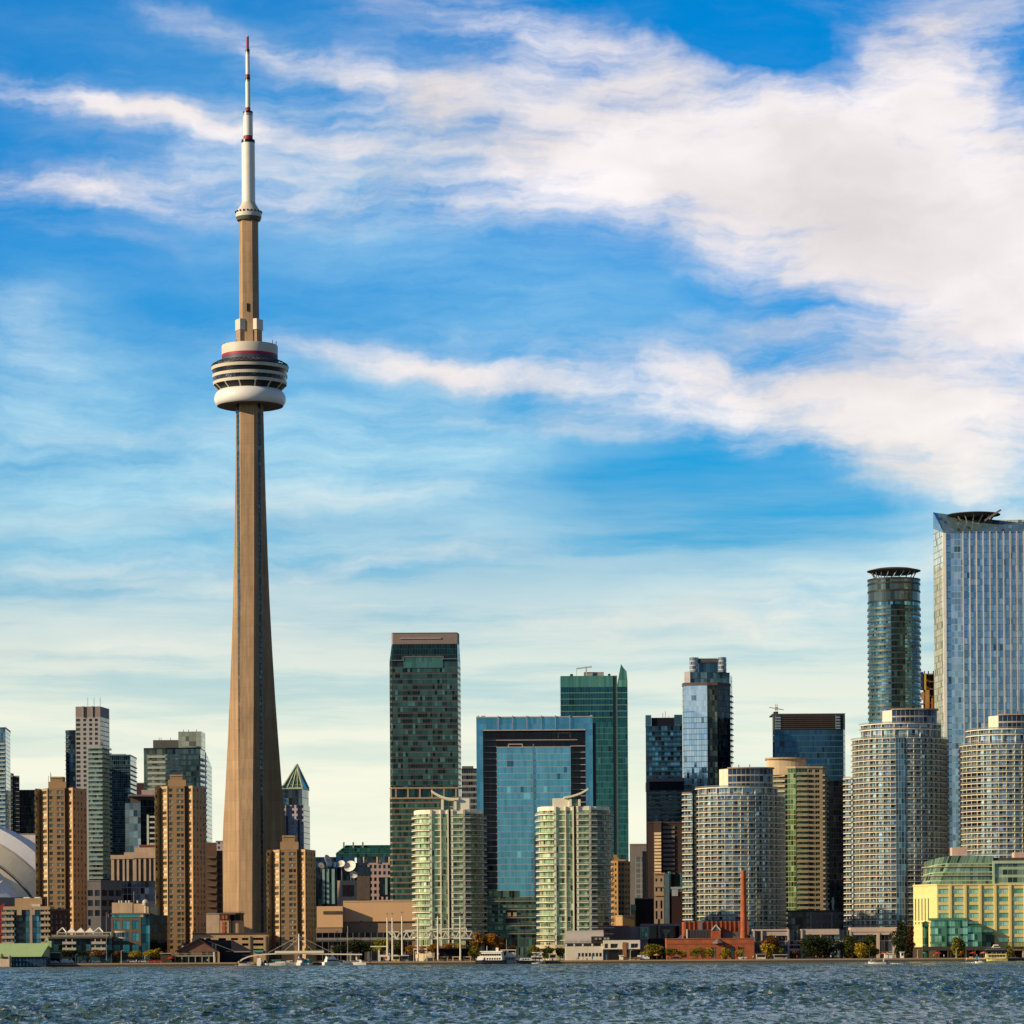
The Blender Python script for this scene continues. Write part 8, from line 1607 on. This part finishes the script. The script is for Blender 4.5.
    def ferry_extra(T, bl, Lm, W, D):
        for k in range(9):
            mb = MB(); x = (-.36+.075*k)*Lm; mb.box(x-.42, x+.42, W*.40, W*.415, 3.85, 4.75); bl(mb, 'window', gl)
        mb = MB(); mb.tube((.1*Lm, 0, 5.9), (.1*Lm, 0, 8.2), .1, n=6); bl(mb, 'mast', WHITE)
        mb = MB(); mb.box(-.28*Lm, -.2*Lm, -.5, .5, 5.9, 7.4); bl(mb, 'funnel', cr)
        mb = MB(); mb.box(.12*Lm, .16*Lm, W*.44, W*.455, 1.6, 3.1); bl(mb, 'door', gl)
        for k in range(6): mb = MB(); x = (-.36+.08*k)*Lm; mb.box(x-.3, x+.3, W*.435, W*.45, 2.1, 2.9); bl(mb, 'window', gl)
        mb = MB(); mb.box(.335*Lm, .35*Lm, -W*.3, W*.3, 4.0, 4.8); bl(mb, 'wheelhouse_window', gl)
    boat('ferry', 'white double-deck harbour ferry with a black hull, moored at the quay', 'ferry', 490, 1475, 14.0, 5.6, 1.9, hn, [('lower_deck', -.44, .40, .88, 1.9, 3.6, hw, .35), ('upper_deck', -.42, .30, .82, 3.6, 5.5, hw, .5), ('roof', -.45, .30, .88, 5.5, 5.95, cr, .8)], 166, None, ferry_extra)
    def yacht_extra(T, bl, Lm, W, D):
        for k in range(5): mb = MB(); x = (-.3+.11*k)*Lm; mb.box(x-.4, x+.4, W*.39, W*.41, 2.1, 2.9); bl(mb, 'window', gl)
        mb = MB(); mb.box(-.36*Lm, .3*Lm, -W*.42, W*.42, 6.2, 6.5); bl(mb, 'hard_top', cr)
        for sx in (-.34, .0, .27):
            for sy in (-.36, .36): mb = MB(); mb.bar((sx*Lm, sy*W, 3.6), (sx*Lm, sy*W, 6.2), .12); bl(mb, 'top_post', cr)
    boat('yacht', 'white motor yacht with an open upper deck behind the ferry', 'yacht', 508, 1478, 10.5, 4.2, 1.5, hw, [('cabin', -.4, .34, .8, 1.5, 3.4, mat('yacht_grey', (.42, .38, .34), .5), .3), ('upper_cabin', -.3, .1, .65, 3.4, 5.2, hw, .3)], 172, (.06, 11), yacht_extra)
    def sail_extra(T, bl, Lm, W, D):
        for x in (-.12, .24): mb = MB(); mb.tube((x*Lm, 0, D), (x*Lm, 0, 21.5), .13, .08, 7); bl(mb, 'mast', mat('mast_blue', (.03, .07, .14), .5))
        for x, t in ((-.5, 20.5), (.5, 20), (.06, 14)):
            for mx in (-.12, .24): mb = MB(); mb.tube((x*Lm, 0, D+.4), (mx*Lm, 0, t), .03, n=3); bl(mb, 'stay', DARK)
        for k in range(3): mb = MB(); x = (-.2+.12*k)*Lm; mb.box(x-.3, x+.3, W*.30, W*.32, 1.9, 2.4); bl(mb, 'window', gl)
    boat('sailing_ketch', 'black-hulled sailing boat with two slim blue masts', 'sailboat', 523.5, 1474, 9.5, 3.4, 1.6, hn, [('cabin', -.38, .2, .62, 1.6, 2.8, hw, .5)], 188, None, sail_extra)
    boat('cruiser', 'white and grey cruiser with a covered upper deck beside the black-hulled sailboat', 'boat', 535, 1478, 9, 3.4, 1.3, mat('hull_grey', (.22, .21, .2), .4), [('cabin', -.4, .25, .85, 1.3, 3.6, cr, .3), ('window_band', -.36, .22, .88, 2.3, 3.0, gl, .3), ('canopy', -.42, .15, .8, 4.9, 5.3, cr, .3), ('upper_rail', -.35, .1, .7, 3.6, 4.3, mat('rail_dull', (.26, .25, .2), .6), .2)], 176, None)
    boat('dinghy', 'low white dinghy in front of the grey cruiser', 'dinghy', 537, 1472, 4.5, 1.7, .6, hw, [('seat', -.1, .1, .8, .6, .75, cr, 0)], 4, None)
    # boats on the water
    def mb_extra(T, bl, Lm, W, D):
        mb = MB(); n = 10
        for k in range(n): a, b = math.pi*k/n, math.pi*(k+1)/n; mb.bar((-.36*Lm, math.cos(a)*W*.42, D+.2+1.3*math.sin(a)), (-.36*Lm, math.cos(b)*W*.42, D+.2+1.3*math.sin(b)), .22)
        bl(mb, 'radar_arch', hw); mb = MB(); mb.box(-.5*Lm-.5, -.5*Lm-.02, -.3, .3, -.2, 1.2); bl(mb, 'outboard_motor', DARK)
        mb = MB(); mb.box(.05*Lm, .09*Lm, -W*.36, W*.36, D, D+.55); bl(mb, 'windscreen', gl)
    boat('speedboat', 'open white speedboat with people aboard, speeding left and trailing a wake', 'speedboat', 877, 1225, 6.6, 2.3, .75, hw, [('bow_deck', .1, .4, .8, .75, .95, mat('bow_yellow', (.62, .5, .3), .5), .4)], 180, None, mb_extra)
    wk, t, b = base_mat('wake_foam'); g = t.n('ShaderNodeNewGeometry'); f = t.noise(g.outputs['Position'], 1.4, 6, .7).outputs[0]
    t.put(b.inputs['Base Color'], t.mix(t.rng(f, .38, .55), col(.10, .2, .22), col(.8, .8, .78))); b.inputs['Roughness'].default_value = .7
    def wake(px0, px1, Y, wd, seed, hgt=.4):
        rs = random.Random(seed); x0, x1 = X(px0, Y), X(px1, Y); n = 40; mb = MB(); m_ = 6; rows = []
        for k in range(n+1):
            t_ = k/n; w = wd*(.35+.65*t_)*(1-.5*t_**3); h = hgt*(1-t_)**.7; row = []
            for j in range(m_+1): s = j/m_*2-1; row.append((x0+(x1-x0)*t_, Y+s*w, -.12+(h+.1)*(1-s*s)*(.5+rs.random())))
            rows.append(row)
        for A, B in zip(rows, rows[1:]):
            for j in range(m_): mb.face([A[j], B[j], B[j+1], A[j+1]] if x1 > x0 else [A[j], A[j+1], B[j+1], B[j]])
        o = mb.build('wake', wk, None, (x0, Y, 0), smooth=True); return tag(o, kind='stuff')
    wake(883, 905, 1225, 1.0, 3, .55); wake(870, 863, 1224, .8, 4, .35); wake(974, 955, 1252, .7, 6, .35)
    T = thing('jet_ski', 'white jet ski with a standing rider in pale clothes, throwing up spray', 'jet ski', X(979, 1250), 1250, 0); o = T['_o']; mb = MB(); hull(mb, 3.2, 1.2, .6); mb.v = [(o[0]-p[0], o[1]-p[1], p[2]) for p in mb.v]; mb.build('hull', [hw, hw], T)
    mb = MB(); mb.box(o[0]-.2, o[0]+1.1, o[1]-.25, o[1]+.25, .6, .95); mb.build('saddle', cr, T); mb = MB(); mb.bar((o[0]-.4, o[1], .7), (o[0]-.7, o[1], 1.25), .2); mb.bar((o[0]-.7, o[1]-.4, 1.25), (o[0]-.7, o[1]+.4, 1.25), .08); mb.build('handlebar', DARK, T)
    # yellow tour boat
    yb = mat('tourboat_yellow', (.74, .62, .22), .5); nv = mat('awning_navy', (.01, .012, .05), .7)
    def tour_extra(T, bl, Lm, W, D):
        for k in range(6): mb = MB(); x = (-.32+.12*k)*Lm; mb.box(x-.42, x+.42, W*.445, W*.46, 2.0, 2.8); bl(mb, 'window', gl)
        mb = MB(); mb.box(-.46*Lm, .44*Lm, -W*.5, W*.5, 4.0, 5.1); bl(mb, 'awning', nv)
        for k in range(5):
            for s in (-1, 1): mb = MB(); x = (-.42+.2*k)*Lm; mb.bar((x, s*W*.44, 3.3), (x, s*W*.44, 4.0), .12); bl(mb, 'awning_post', WHITE)
        mb = MB(); mb.box(-.4*Lm, .4*Lm, -W*.42, W*.42, 5.1, 5.3); bl(mb, 'upper_deck', mat('deck_taupe', (.25, .2, .17), .8))
        mb = MB()
        for k in range(12): x = (-.4+.8*k/11)*Lm; mb.bar((x, W*.4, 5.3), (x, W*.4, 6.2), .08)
        mb.bar((-.4*Lm, W*.4, 6.2), (.4*Lm, W*.4, 6.2), .08); bl(mb, 'deck_rail', mat('rail_taupe', (.3, .25, .22), .7))
        mb = MB(); P = [(-.2*Lm, -1.2, 6.0), (.16*Lm, -1.2, 6.0), (.16*Lm, 1.2, 6.0), (-.2*Lm, 1.2, 6.0)]; Q = [(-.1*Lm, -.8, 7.4), (.06*Lm, -.8, 7.4), (.06*Lm, .8, 7.4), (-.1*Lm, .8, 7.4)]
        for i in range(4): j = (i+1) % 4; mb.face([P[i], P[j], Q[j], Q[i]])
        mb.face(Q); bl(mb, 'wheelhouse', hw); mb = MB(); mb.box(-.14*Lm, .08*Lm, 1.02, 1.2, 6.4, 6.9); bl(mb, 'wheelhouse_window', gl); mb = MB(); mb.tube((0, 0, 7.4), (0, 0, 9.2), .09, n=5); bl(mb, 'mast', mat('signal_red', (.42, .03, .03), .5))
    T = boat('tour_boat', 'yellow two-deck tour boat with a navy awning, moored at the right end of the quay', 'tour boat', 995.5, 1474, 10.4, 4.6, 1.2, yb, [('cabin', -.44, .42, .9, 1.2, 3.3, yb, .05)], 180, None, tour_extra)
    T = thing('work_barge', 'low pale work barge with a small blue tarp left of the yellow tour boat', 'barge', X(975, 1475), 1475, 0); mb = MB(); x0 = X(966, 1475); x1 = X(985, 1475); mb.prism([(x0, 1473), (x1, 1473), (x1, 1477), (x0, 1477)], -.3, .9); mb.build('hull', mat('barge_dark', (.10, .08, .07), .8), T); mb = MB(); mb.box(x0+.2, x1-.1, 1472.9, 1477, .9, 1.5); mb.build('gunwale', mat('barge_cream', (.56, .46, .34), .7), T)
    mb = MB(); mb.box(X(975.5, 1475), X(978.5, 1475), 1472.8, 1474.5, 1.2, 2.1); mb.build('tarp', mat('tarp_blue', (.04, .3, .42), .6), T); mb = MB(); mb.box(X(969.5, 1475), X(972.5, 1475), 1473.2, 1475, 1.5, 2.1); mb.build('crate', mat('crate_orange', (.6, .36, .12), .7), T)
boats()
# ================================================================== people (one continuous mesh each)
def body_mesh(pose):
    me = bpy.data.meshes.new('person_base')
    J = {'p': (0, 0, .92), 'c': (0, .0, 1.2), 's': (0, 0, 1.42), 'n': (0, 0, 1.52), 'h': (0, -.02, 1.64), 't': (0, -.01, 1.74)}; st = .16 if pose == 'walk' else .02
    for s, q in ((-1, 'l'), (1, 'r')):
        k = s*st; J['hip'+q] = (.1*s, 0, .88); J['kn'+q] = (.11*s, -.04-k*.6, .48); J['an'+q] = (.11*s, .0-k*1.3, .08); J['to'+q] = (.12*s, -.16-k*1.3, .04)
        J['sh'+q] = (.19*s, 0, 1.4); J['el'+q] = (.25*s, .03+k*.7, 1.12); J['wr'+q] = (.25*s, -.07+k*1.2, .9); J['ha'+q] = (.25*s, -.10+k*1.3, .81)
    R = {'p': .155, 'c': .15, 's': .13, 'n': .06, 'h': .105, 't': .07}; R2 = {'hip': .1, 'kn': .07, 'an': .048, 'to': .04, 'sh': .075, 'el': .05, 'wr': .036, 'ha': .038}
    names = list(J); ix = {n: i for i, n in enumerate(names)}; E = [('p', 'c'), ('c', 's'), ('s', 'n'), ('n', 'h'), ('h', 't')]
    for q in 'lr': E += [('p', 'hip'+q), ('hip'+q, 'kn'+q), ('kn'+q, 'an'+q), ('an'+q, 'to'+q), ('s', 'sh'+q), ('sh'+q, 'el'+q), ('el'+q, 'wr'+q), ('wr'+q, 'ha'+q)]
    me.from_pydata([J[n] for n in names], [(ix[a], ix[b]) for a, b in E], []); ob = bpy.data.objects.new('person_base', me); C.objects.link(ob)
    ob.modifiers.new('skin', 'SKIN')
    for n in names: r = R.get(n) or R2[n[:-1]]; v = me.skin_vertices[0].data[ix[n]]; v.radius = (r, r*(.8 if n in ('p', 'c', 's') else 1)); v.use_root = n == 'p'
    ob.modifiers.new('sub', 'SUBSURF').levels = 1
    dg = bpy.context.evaluated_depsgraph_get(); m2 = bpy.data.meshes.new_from_object(ob.evaluated_get(dg)); bpy.data.objects.remove(ob); m2.name = 'person'; return m2
def people():
    base = {'stand': body_mesh('stand'), 'walk': body_mesh('walk')}; skin = mat('skin', (.42, .24, .16), .6); hair = mat('hair', (.03, .02, .015), .7)
    def cl(n, c): return mat('cloth_'+n, c, .8, var=.1)
    cols = {'red': (.45, .03, .03), 'white': (.72, .7, .66), 'navy': (.02, .03, .09), 'black': (.015, .015, .018), 'blue': (.06, .15, .35), 'yellow': (.6, .42, .05), 'grey': (.2, .2, .2), 'pink': (.55, .25, .25), 'teal': (.05, .3, .28)}; tr = {'dark': (.02, .02, .03), 'tan': (.3, .22, .13), 'jeans': (.04, .06, .12)}
    def person(label, px, Y, top, leg, pose='stand', rz=0, z=G+.012, sc=1.0):
        m = base[pose].copy(); m.name = 'person'; m.materials.clear()
        for x in (cl(top, cols[top]), cl('trouser_'+leg, tr[leg]), skin, hair): m.materials.append(x)
        for p in m.polygons:
            c = p.center; p.material_index = 3 if c.z > 1.68 or (c.z > 1.6 and c.y > .02) else 2 if c.z > 1.5 or (abs(c.x) > .2 and c.z < .93) else 0 if c.z > .9 else 1; p.use_smooth = True
        o = bpy.data.objects.new('person', m); C.objects.link(o); o.location = (X(px, Y), Y, z); o.rotation_euler = (0, 0, math.radians(rz)); o.scale = (sc, sc, sc)
        return tag(o, label, 'person', 'people on the waterfront')
    P = [('person in white standing near the parked cars below the terrace building', 89.5, 1488, 'white', 'dark', 'stand', 20), ('person in red walking under the terrace building', 93.5, 1490, 'red', 'jeans', 'walk', 90), ('person in white at the kerb before the teal windowed block', 136.5, 1483.5, 'white', 'tan', 'stand', 0), ('person in a dark top walking before the teal windowed block', 112, 1487, 'black', 'jeans', 'walk', -90), ('person in yellow near the yellow trees by the second tan tower', 128, 1486, 'yellow', 'dark', 'stand', 40),
         ('person in white on the quay before the gabled restaurant', 207.5, 1484.6, 'white', 'dark', 'stand', 10), ('person in red on the footbridge above the moored boats', 321, 1491.9, 'red', 'dark', 'walk', 90), ('person in red left of the tall white masts', 367.4, 1488, 'red', 'dark', 'stand', 0), ('person in blue left of the tall white masts', 371, 1488, 'blue', 'dark', 'walk', -90), ('person in pink between the tall white masts', 386.5, 1488, 'pink', 'tan', 'stand', 0), ('person in teal beside the second tall white mast', 390.3, 1487, 'teal', 'dark', 'stand', 0),
         ('person in red before the white low building', 577, 1489, 'red', 'dark', 'walk', 90), ('person in yellow before the white low building', 583, 1488, 'yellow', 'tan', 'stand', 0), ('person in white by the cafe with white box frames', 622, 1487, 'white', 'jeans', 'stand', 0), ('person in red beside the round olive tree', 662, 1487, 'red', 'dark', 'walk', -90), ('person in white right of the brick power house', 753.3, 1487, 'white', 'dark', 'stand', 0), ('person in grey right of the brick power house', 757, 1487, 'grey', 'dark', 'walk', 90),
         ('person in red sitting area left of the big dark trees', 797, 1487, 'red', 'dark', 'stand', 0), ('person in pink below the left big dark tree', 816, 1485.5, 'pink', 'jeans', 'walk', 90), ('person in red below the right big dark tree', 823, 1485.6, 'red', 'dark', 'walk', -90), ('person in white below the right big dark tree', 831, 1485.5, 'white', 'dark', 'stand', 0), ('person in teal with raised kiosk behind, between big dark and green trees', 838, 1486, 'teal', 'dark', 'stand', 0), ('person in yellow under the left red parasol', 934, 1487, 'yellow', 'dark', 'stand', 0), ('person in white walking left of the conical yellow-green tree', 944, 1485.4, 'white', 'tan', 'walk', 90), ('person in black by the middle red parasol', 964, 1487, 'black', 'dark', 'stand', 0), ('person in pink by the right red parasol', 977, 1487, 'pink', 'dark', 'stand', 0)]
    P2 = [('person in white seated look, forward in the speedboat', 871.2, 1225, 'white', 'dark', .35), ('person in navy amidships in the speedboat', 875, 1225, 'navy', 'dark', .62), ('person in red behind the navy one in the speedboat', 878.3, 1224.7, 'red', 'dark', .4), ('person in black at the stern of the speedboat', 882, 1225.1, 'black', 'dark', .4)]
    fix = {'person in red sitting area left of the big dark trees': 'person in red left of the big dark trees', 'person in teal with raised kiosk behind, between big dark and green trees': 'person in teal between the big dark trees and the green row', 'person in white seated look, forward in the speedboat': 'person in white at the bow end of the speedboat'}
    for lb, px, Y, a, b, ps, rz in P: person(fix.get(lb, lb), px, Y, a, b, ps, rz, z=(Z(953.9, 1491.9) if 'on the footbridge' in lb else G+.012))
    for lb, px, Y, a, b, z in P2: person(fix.get(lb, lb), px, Y, a, b, 'stand', 90, z=z)
    person('person in pale clothes riding the jet ski', 979, 1250, 'white', 'tan', 'stand', 90, z=.62)
people()
# ================================================================== small things on the quay
def small():
    red = mat('parasol_red', (.50, .03, .03), .7)
    for px, Y, m, lb in ((938, 1489, red, 'red parasol left of the conical yellow-green tree'), (961.5, 1490, red, 'red parasol just right of the conical yellow-green tree'), (973, 1488.5, red, 'red parasol nearest the work barge'), (983.5, 1491, mat('parasol_pink', (.5, .2, .2), .7), 'faded pink parasol behind the yellow tour boat'), (883, 1492, mat('parasol_redorange', (.55, .08, .03), .7), 'low red parasol left of the orange one'), (887.5, 1491, mat('parasol_orange', (.62, .25, .02), .7), 'orange parasol above the white stall'), (656.8, 1490, mat('parasol_orange', (.62, .25, .02), .7), 'orange parasol under the round olive tree'), (280-109, 1492, red, 'red parasol on the quay left of the gabled restaurant')):
        T = thing('parasol', lb, 'parasol', X(px, Y), Y, G, 'parasols on the quay'); c = T['_o']; mb = MB(); mb.tube((c[0], c[1], G), (c[0], c[1], G+2.5), .05, n=6); mb.build('pole', STEEL, T); mb = MB(); mb.lathe([(0, 2.05), (1.55, 2.0), (1.6, 2.06), (.8, 2.5), (0, 2.85)], (c[0], c[1], G), 8); mb.build('canopy', m, T)
        mb = MB(); mb.lathe([(.35, 0), (.35, .1), (0, .12)], (c[0], c[1], G), 10); mb.build('base', CONC, T)
    for px, Y, h, lb in ((121.3, 1486, 12.5, 'tall pale lamp post before the teal windowed block'), (111.5, 1487, 9.5, 'dark slim lamp post left of the teal windowed block'), (75.5, 1488, 9, 'lamp post left of the terrace building balconies'), (79.8, 1487, 9.3, 'pale lamp post between the dark trees of the terrace building'), (145, 1490, 7.5, 'slim lamp post between the yellow trees'), (337.5, 1512, 7.6, 'short olive lamp post in the park'), (350.5, 1511, 6.8, 'second short lamp post in the park'), (869.5, 1484.6, 11, 'dark lamp post in front of the green tree row'), (894, 1490, 12, 'lamp post beside the cypress-like tree'), (956.2, 1485.5, 9, 'pale lamp post right of the conical yellow-green tree'), (630.3, 1486, 9.5, 'pale lamp post before the cafe'), (917.5, 1487, 8.5, 'pale post at the left foot of the yellow terminal')):
        T = thing('lamp_post', lb, 'lamp post', X(px, Y), Y, G, 'lamp posts along the quay'); c = T['_o']; H_ = h*Y/F; m = mat('lamp_dark', (.05, .05, .045), .6) if 'dark' in lb or 'olive' in lb else mat('lamp_pale', (.52, .48, .36), .6)
        mb = MB(); mb.tube((c[0], c[1], G), (c[0], c[1], G+H_), .16, .1, 8); mb.build('pole', m, T); mb = MB(); mb.bar((c[0]-.1, c[1], G+H_), (c[0]+.9, c[1], G+H_+.15), .14); mb.build('lamp_head', m, T); mb = MB(); mb.lathe([(.3, 0), (.3, .4), (.16, .5)], (c[0], c[1], G), 8); mb.build('base', m, T)
    # bare flag/light masts in front of the beige hall
    for px, Y, t, lb in ((361, 1620, 921.5, 'slim grey mast in front of the middle of the beige hall'), (370, 1620, 926, 'shorter slim grey mast right of the middle of the beige hall'), (337.3, 1620, 932, 'short dark mast under the left step of the beige hall')):
        T = thing('light_mast', lb, 'mast', X(px, Y), Y, G, 'slim masts before the beige hall'); c = T['_o']; mb = MB(); mb.tube((c[0], c[1], G), (c[0], c[1], Z(t, Y)), .2, .12, 6); mb.build('pole', mat('mast_dull', (.26, .22, .19), .6), T); mb = MB(); mb.box(c[0]-.5, c[0]+.5, c[1]-.3, c[1]+.3, Z(t, Y), Z(t, Y)+.3); mb.build('lamp_head', DARK, T)
    # parked vehicles
    def car(label, px, Y, c, kind='car', rz=0):
        T = thing('parked_car' if kind == 'car' else 'parked_van', label, kind, X(px, Y), Y, G, 'vehicles parked on the quay'); o = T['_o']; L, W, h = (4.4, 1.8, 1.45) if kind == 'car' else (5.4, 2.0, 2.2); pm = mat('paint_'+c[0], c[1], .25, spec=.6, var=.04); gl = mat('boat_glass', (.012, .016, .02), .1, .3)
        s = [(-.5, .3), (-.5, .62), (-.42, .68), (-.3, .98), (.16, 1.0), (.32, .68), (.48, .6), (.5, .3)] if kind == 'car' else [(-.5, .2), (-.5, .96), (-.47, 1.0), (.26, 1.0), (.38, .62), (.48, .54), (.5, .2)]
        mb = MB(); A = [(o[0]+x*L, o[1]-W/2, G+z*h) for x, z in s]; B = [(p[0], o[1]+W/2, p[2]) for p in A]; mb.face(A[::-1]); mb.face(B)
        for i in range(len(s)): j = (i+1) % len(s); mb.face([A[i], A[j], B[j], B[i]])
        mb.build('body', pm, T); mb = MB(); x0, x1 = (-.27, .17) if kind == 'car' else (.05, .27)
        mb.box(o[0]+x0*L, o[0]+x1*L, o[1]-W/2-.015, o[1]-W/2-.002, G+.70*h, G+.93*h); mb.build('window', gl, T)
        for wx_ in (-.31, .31):
            w = None
            for sy in (-1, 1):
                mb = MB(); yy = o[1]+sy*(W/2-.1); mb.tube((o[0]+wx_*L, yy-.12, G+.32), (o[0]+wx_*L, yy+.12, G+.32), .32, n=14); w = mb.build('wheel', mat('tyre', (.02, .02, .02), .9), T)
                mb = MB(); mb.tube((o[0]+wx_*L, yy+sy*.121, G+.32), (o[0]+wx_*L, yy+sy*.13, G+.32), .19, n=10); mb.build('rim', STEEL, w)
        return T
    wh = ('white', (.72, .71, .69)); sv = ('silver', (.4, .4, .41)); rd = ('red', (.45, .03, .02)); bk = ('black', (.015, .015, .018)); bu = ('blue', (.03, .08, .2))
    for a in ((('white car at the left end of the row below the terrace building'), 54, 1486, wh), ('white van below the terrace building', 59, 1491, wh, 'van'), ('second white van, right of the first, below the terrace building', 68, 1489, wh, 'van'), ('silver car in the middle of the row below the terrace building', 82, 1488, sv), ('white car between the dark trees of the terrace building', 96.3, 1490, wh), ('blue car just left of the lamp post at the teal windowed block', 104, 1491, bu), ('blue car right of the tall pale lamp post at the teal windowed block', 124.5, 1488, bu), ('silver car under the round orange-yellow tree', 131.5, 1492, sv), ('silver car under the ragged yellow tree', 143, 1490, sv), ('left one of two red cars under the yellow trees', 151.4, 1488, rd), ('right one of two red cars under the yellow trees', 158, 1487.5, rd), ('black car at the left foot of the brick power house', 676.5, 1490, bk), ('white van left of the brick power house', 643.5, 1489, wh, 'van'), ('black car right of the big dark trees', 774, 1491, bk)): car(*a)
    # booths, stalls, signs
    def booth(name, label, cat, px, Y, w, h, m, roofm, win=True, z=G):
        T = thing(name, label, cat, X(px, Y), Y, z); x0, x1 = X(px, Y)-w/2, X(px, Y)+w/2; mb = MB(); mb.box(x0, x1, Y, Y+2.2, z, z+h); mb.build('wall', m, T); mb = MB(); mb.box(x0-.3, x1+.3, Y-.6, Y+2.4, z+h+.003, z+h+.25); mb.build('roof', roofm, T)
        if win: mb = MB(); mb.box(x0+.3, x1-.3, Y-.06, Y-.003, z+h*.45, z+h*.85); mb.build('window', mat('boat_glass', (.012, .016, .02), .1, .3), T)
    cb = mat('booth_cream', (.62, .54, .42), .7)
    booth('quay_booth', 'small pale booth with a dark window between the two green trees', 'booth', 552.5, 1486, 3.1, 2.8, cb, WHITE); booth('white_stall', 'white stall under the orange parasol', 'stall', 888.5, 1488, 3.4, 2.1, WHITE, WHITE, False); booth('white_sign_box', 'white upright information box left of the yellow terminal', 'sign', 902.3, 1485.6, 1.5, 2.7, WHITE, WHITE); booth('cream_hut', 'cream hut right of the brick power house', 'hut', 761, 1490, 4.2, 2.2, cb, mat('hut_roof', (.3, .28, .26), .7)); booth('grey_hut', 'flat grey hut under the yellow trees before the pale podium', 'hut', 780.5, 1490, 6.0, 1.9, mat('hut_grey', (.3, .28, .26), .8), mat('hut_roof2', (.45, .42, .4), .7)); booth('yellow_kiosk', 'small yellow kiosk right of the second tall white mast', 'kiosk', 396, 1489, 3.2, 2.4, mat('kiosk_yellow', (.6, .45, .15), .7), WHITE); booth('grey_kiosk', 'grey kiosk right of the yellow kiosk', 'kiosk', 405, 1490, 3.0, 2.6, mat('kiosk_grey', (.25, .25, .26), .7), WHITE); booth('sand_planter', 'long sandy planter box before the cafe', 'planter', 632, 1487, 7.0, 1.1, mat('planter_sand', (.5, .35, .18), .85), mat('planter_soil', (.2, .14, .08), .9), False); booth('white_panel_stand', 'small white panel stand before the brown pier of the cafe', 'sign', 621.3, 1486, 1.6, 2.0, WHITE, WHITE, False); booth('pale_slab', 'low white slab before the brick power house doorway', 'plinth', 742.8, 1485.5, 3.2, .8, WHITE, WHITE, False)
    booth('gate_shelter', 'pale flat-roofed entry shelter under the second tan tower', 'shelter', 165.5, 1493, 4.6, 4.2, mat('shelter_dark', (.06, .04, .03), .8), mat('shelter_pale', (.5, .45, .36), .7), False); booth('white_gantry', 'white flat canopy with dark opening left of the terrace building', 'shelter', 55.5, 1490, 4.0, 4.8, mat('gantry_dark', (.05, .06, .07), .8), WHITE, False)
    T = thing('ticket_sign', 'white sign with a red patch at the foot of the tall white masts', 'sign', X(387.2, 1486), 1486, G); mb = MB(); x = X(387.2, 1486); mb.box(x-1, x+1, 1486, 1486.1, G+.8, G+2.6); mb.build('board', WHITE, T); mb = MB(); mb.box(x-.9, x-.1, 1485.95, 1485.99, G+1.1, G+2.3); mb.build('red_patch', red, T)
    for s in (-.8, .8): mb = MB(); mb.box(x+s-.05, x+s+.05, 1486, 1486.1, G, G+.8); mb.build('leg', STEEL, T)
    for p, lb in ((564, 'blue banner post at the left end of the white low building'), (578.6, 'blue banner post before the middle of the white low building'), (592.3, 'blue banner post right of the middle of the white low building'), (606.4, 'blue banner post before the cafe')):
        T = thing('banner_post', lb, 'banner post', X(p, 1486), 1486, G, 'blue banner posts'); c = T['_o']; mb = MB(); mb.tube((c[0], c[1], G), (c[0], c[1], G+2.7), .08, n=6); mb.build('pole', STEEL, T); mb = MB(); mb.box(c[0]-.28, c[0]+.28, c[1]-.2, c[1]-.1, G+.5, G+2.6); mb.build('banner', mat('banner_blue', (.03, .16, .36), .6), T)
    # bollards along the quay edge
    b0 = None
    for k in range(27):
        px = 8+k*38.6+(k % 3)*2; lb = 'small dark mooring bollard on the quay edge'
        if b0 is None:
            mb = MB(); mb.lathe([(.22, 0), (.2, .5), (.34, .62), (.34, .78), (0, .84)], (X(px, 1480.3), 1480.3, G+.12), 10); b0 = mb.build('bollard', DARK, None, (X(px, 1480.3), 1480.3, G+.12)); tag(b0, lb, 'bollard', 'mooring bollards')
        else: c = b0.copy(); C.objects.link(c); c.location = (X(px, 1480.3), 1480.3, G+.12)
small()
# level the tilt of the camera: upright things stand a touch further right
def level():
    bpy.context.view_layer.update()
    for o in [q for q in SC.objects if q.parent is None and 'category' in q and q['category'] != 'boat']:
        zs = [(k.matrix_world @ Vector(c)).z for k in [o]+list(o.children_recursive) if k.type == 'MESH' for c in k.bound_box]
        if zs and o.name != 'observation_tower': o.location.x += ROLL*((max(zs)+min(zs))/2-H)
level()
for o in bpy.data.objects:
    if '_o' in o: del o['_o']
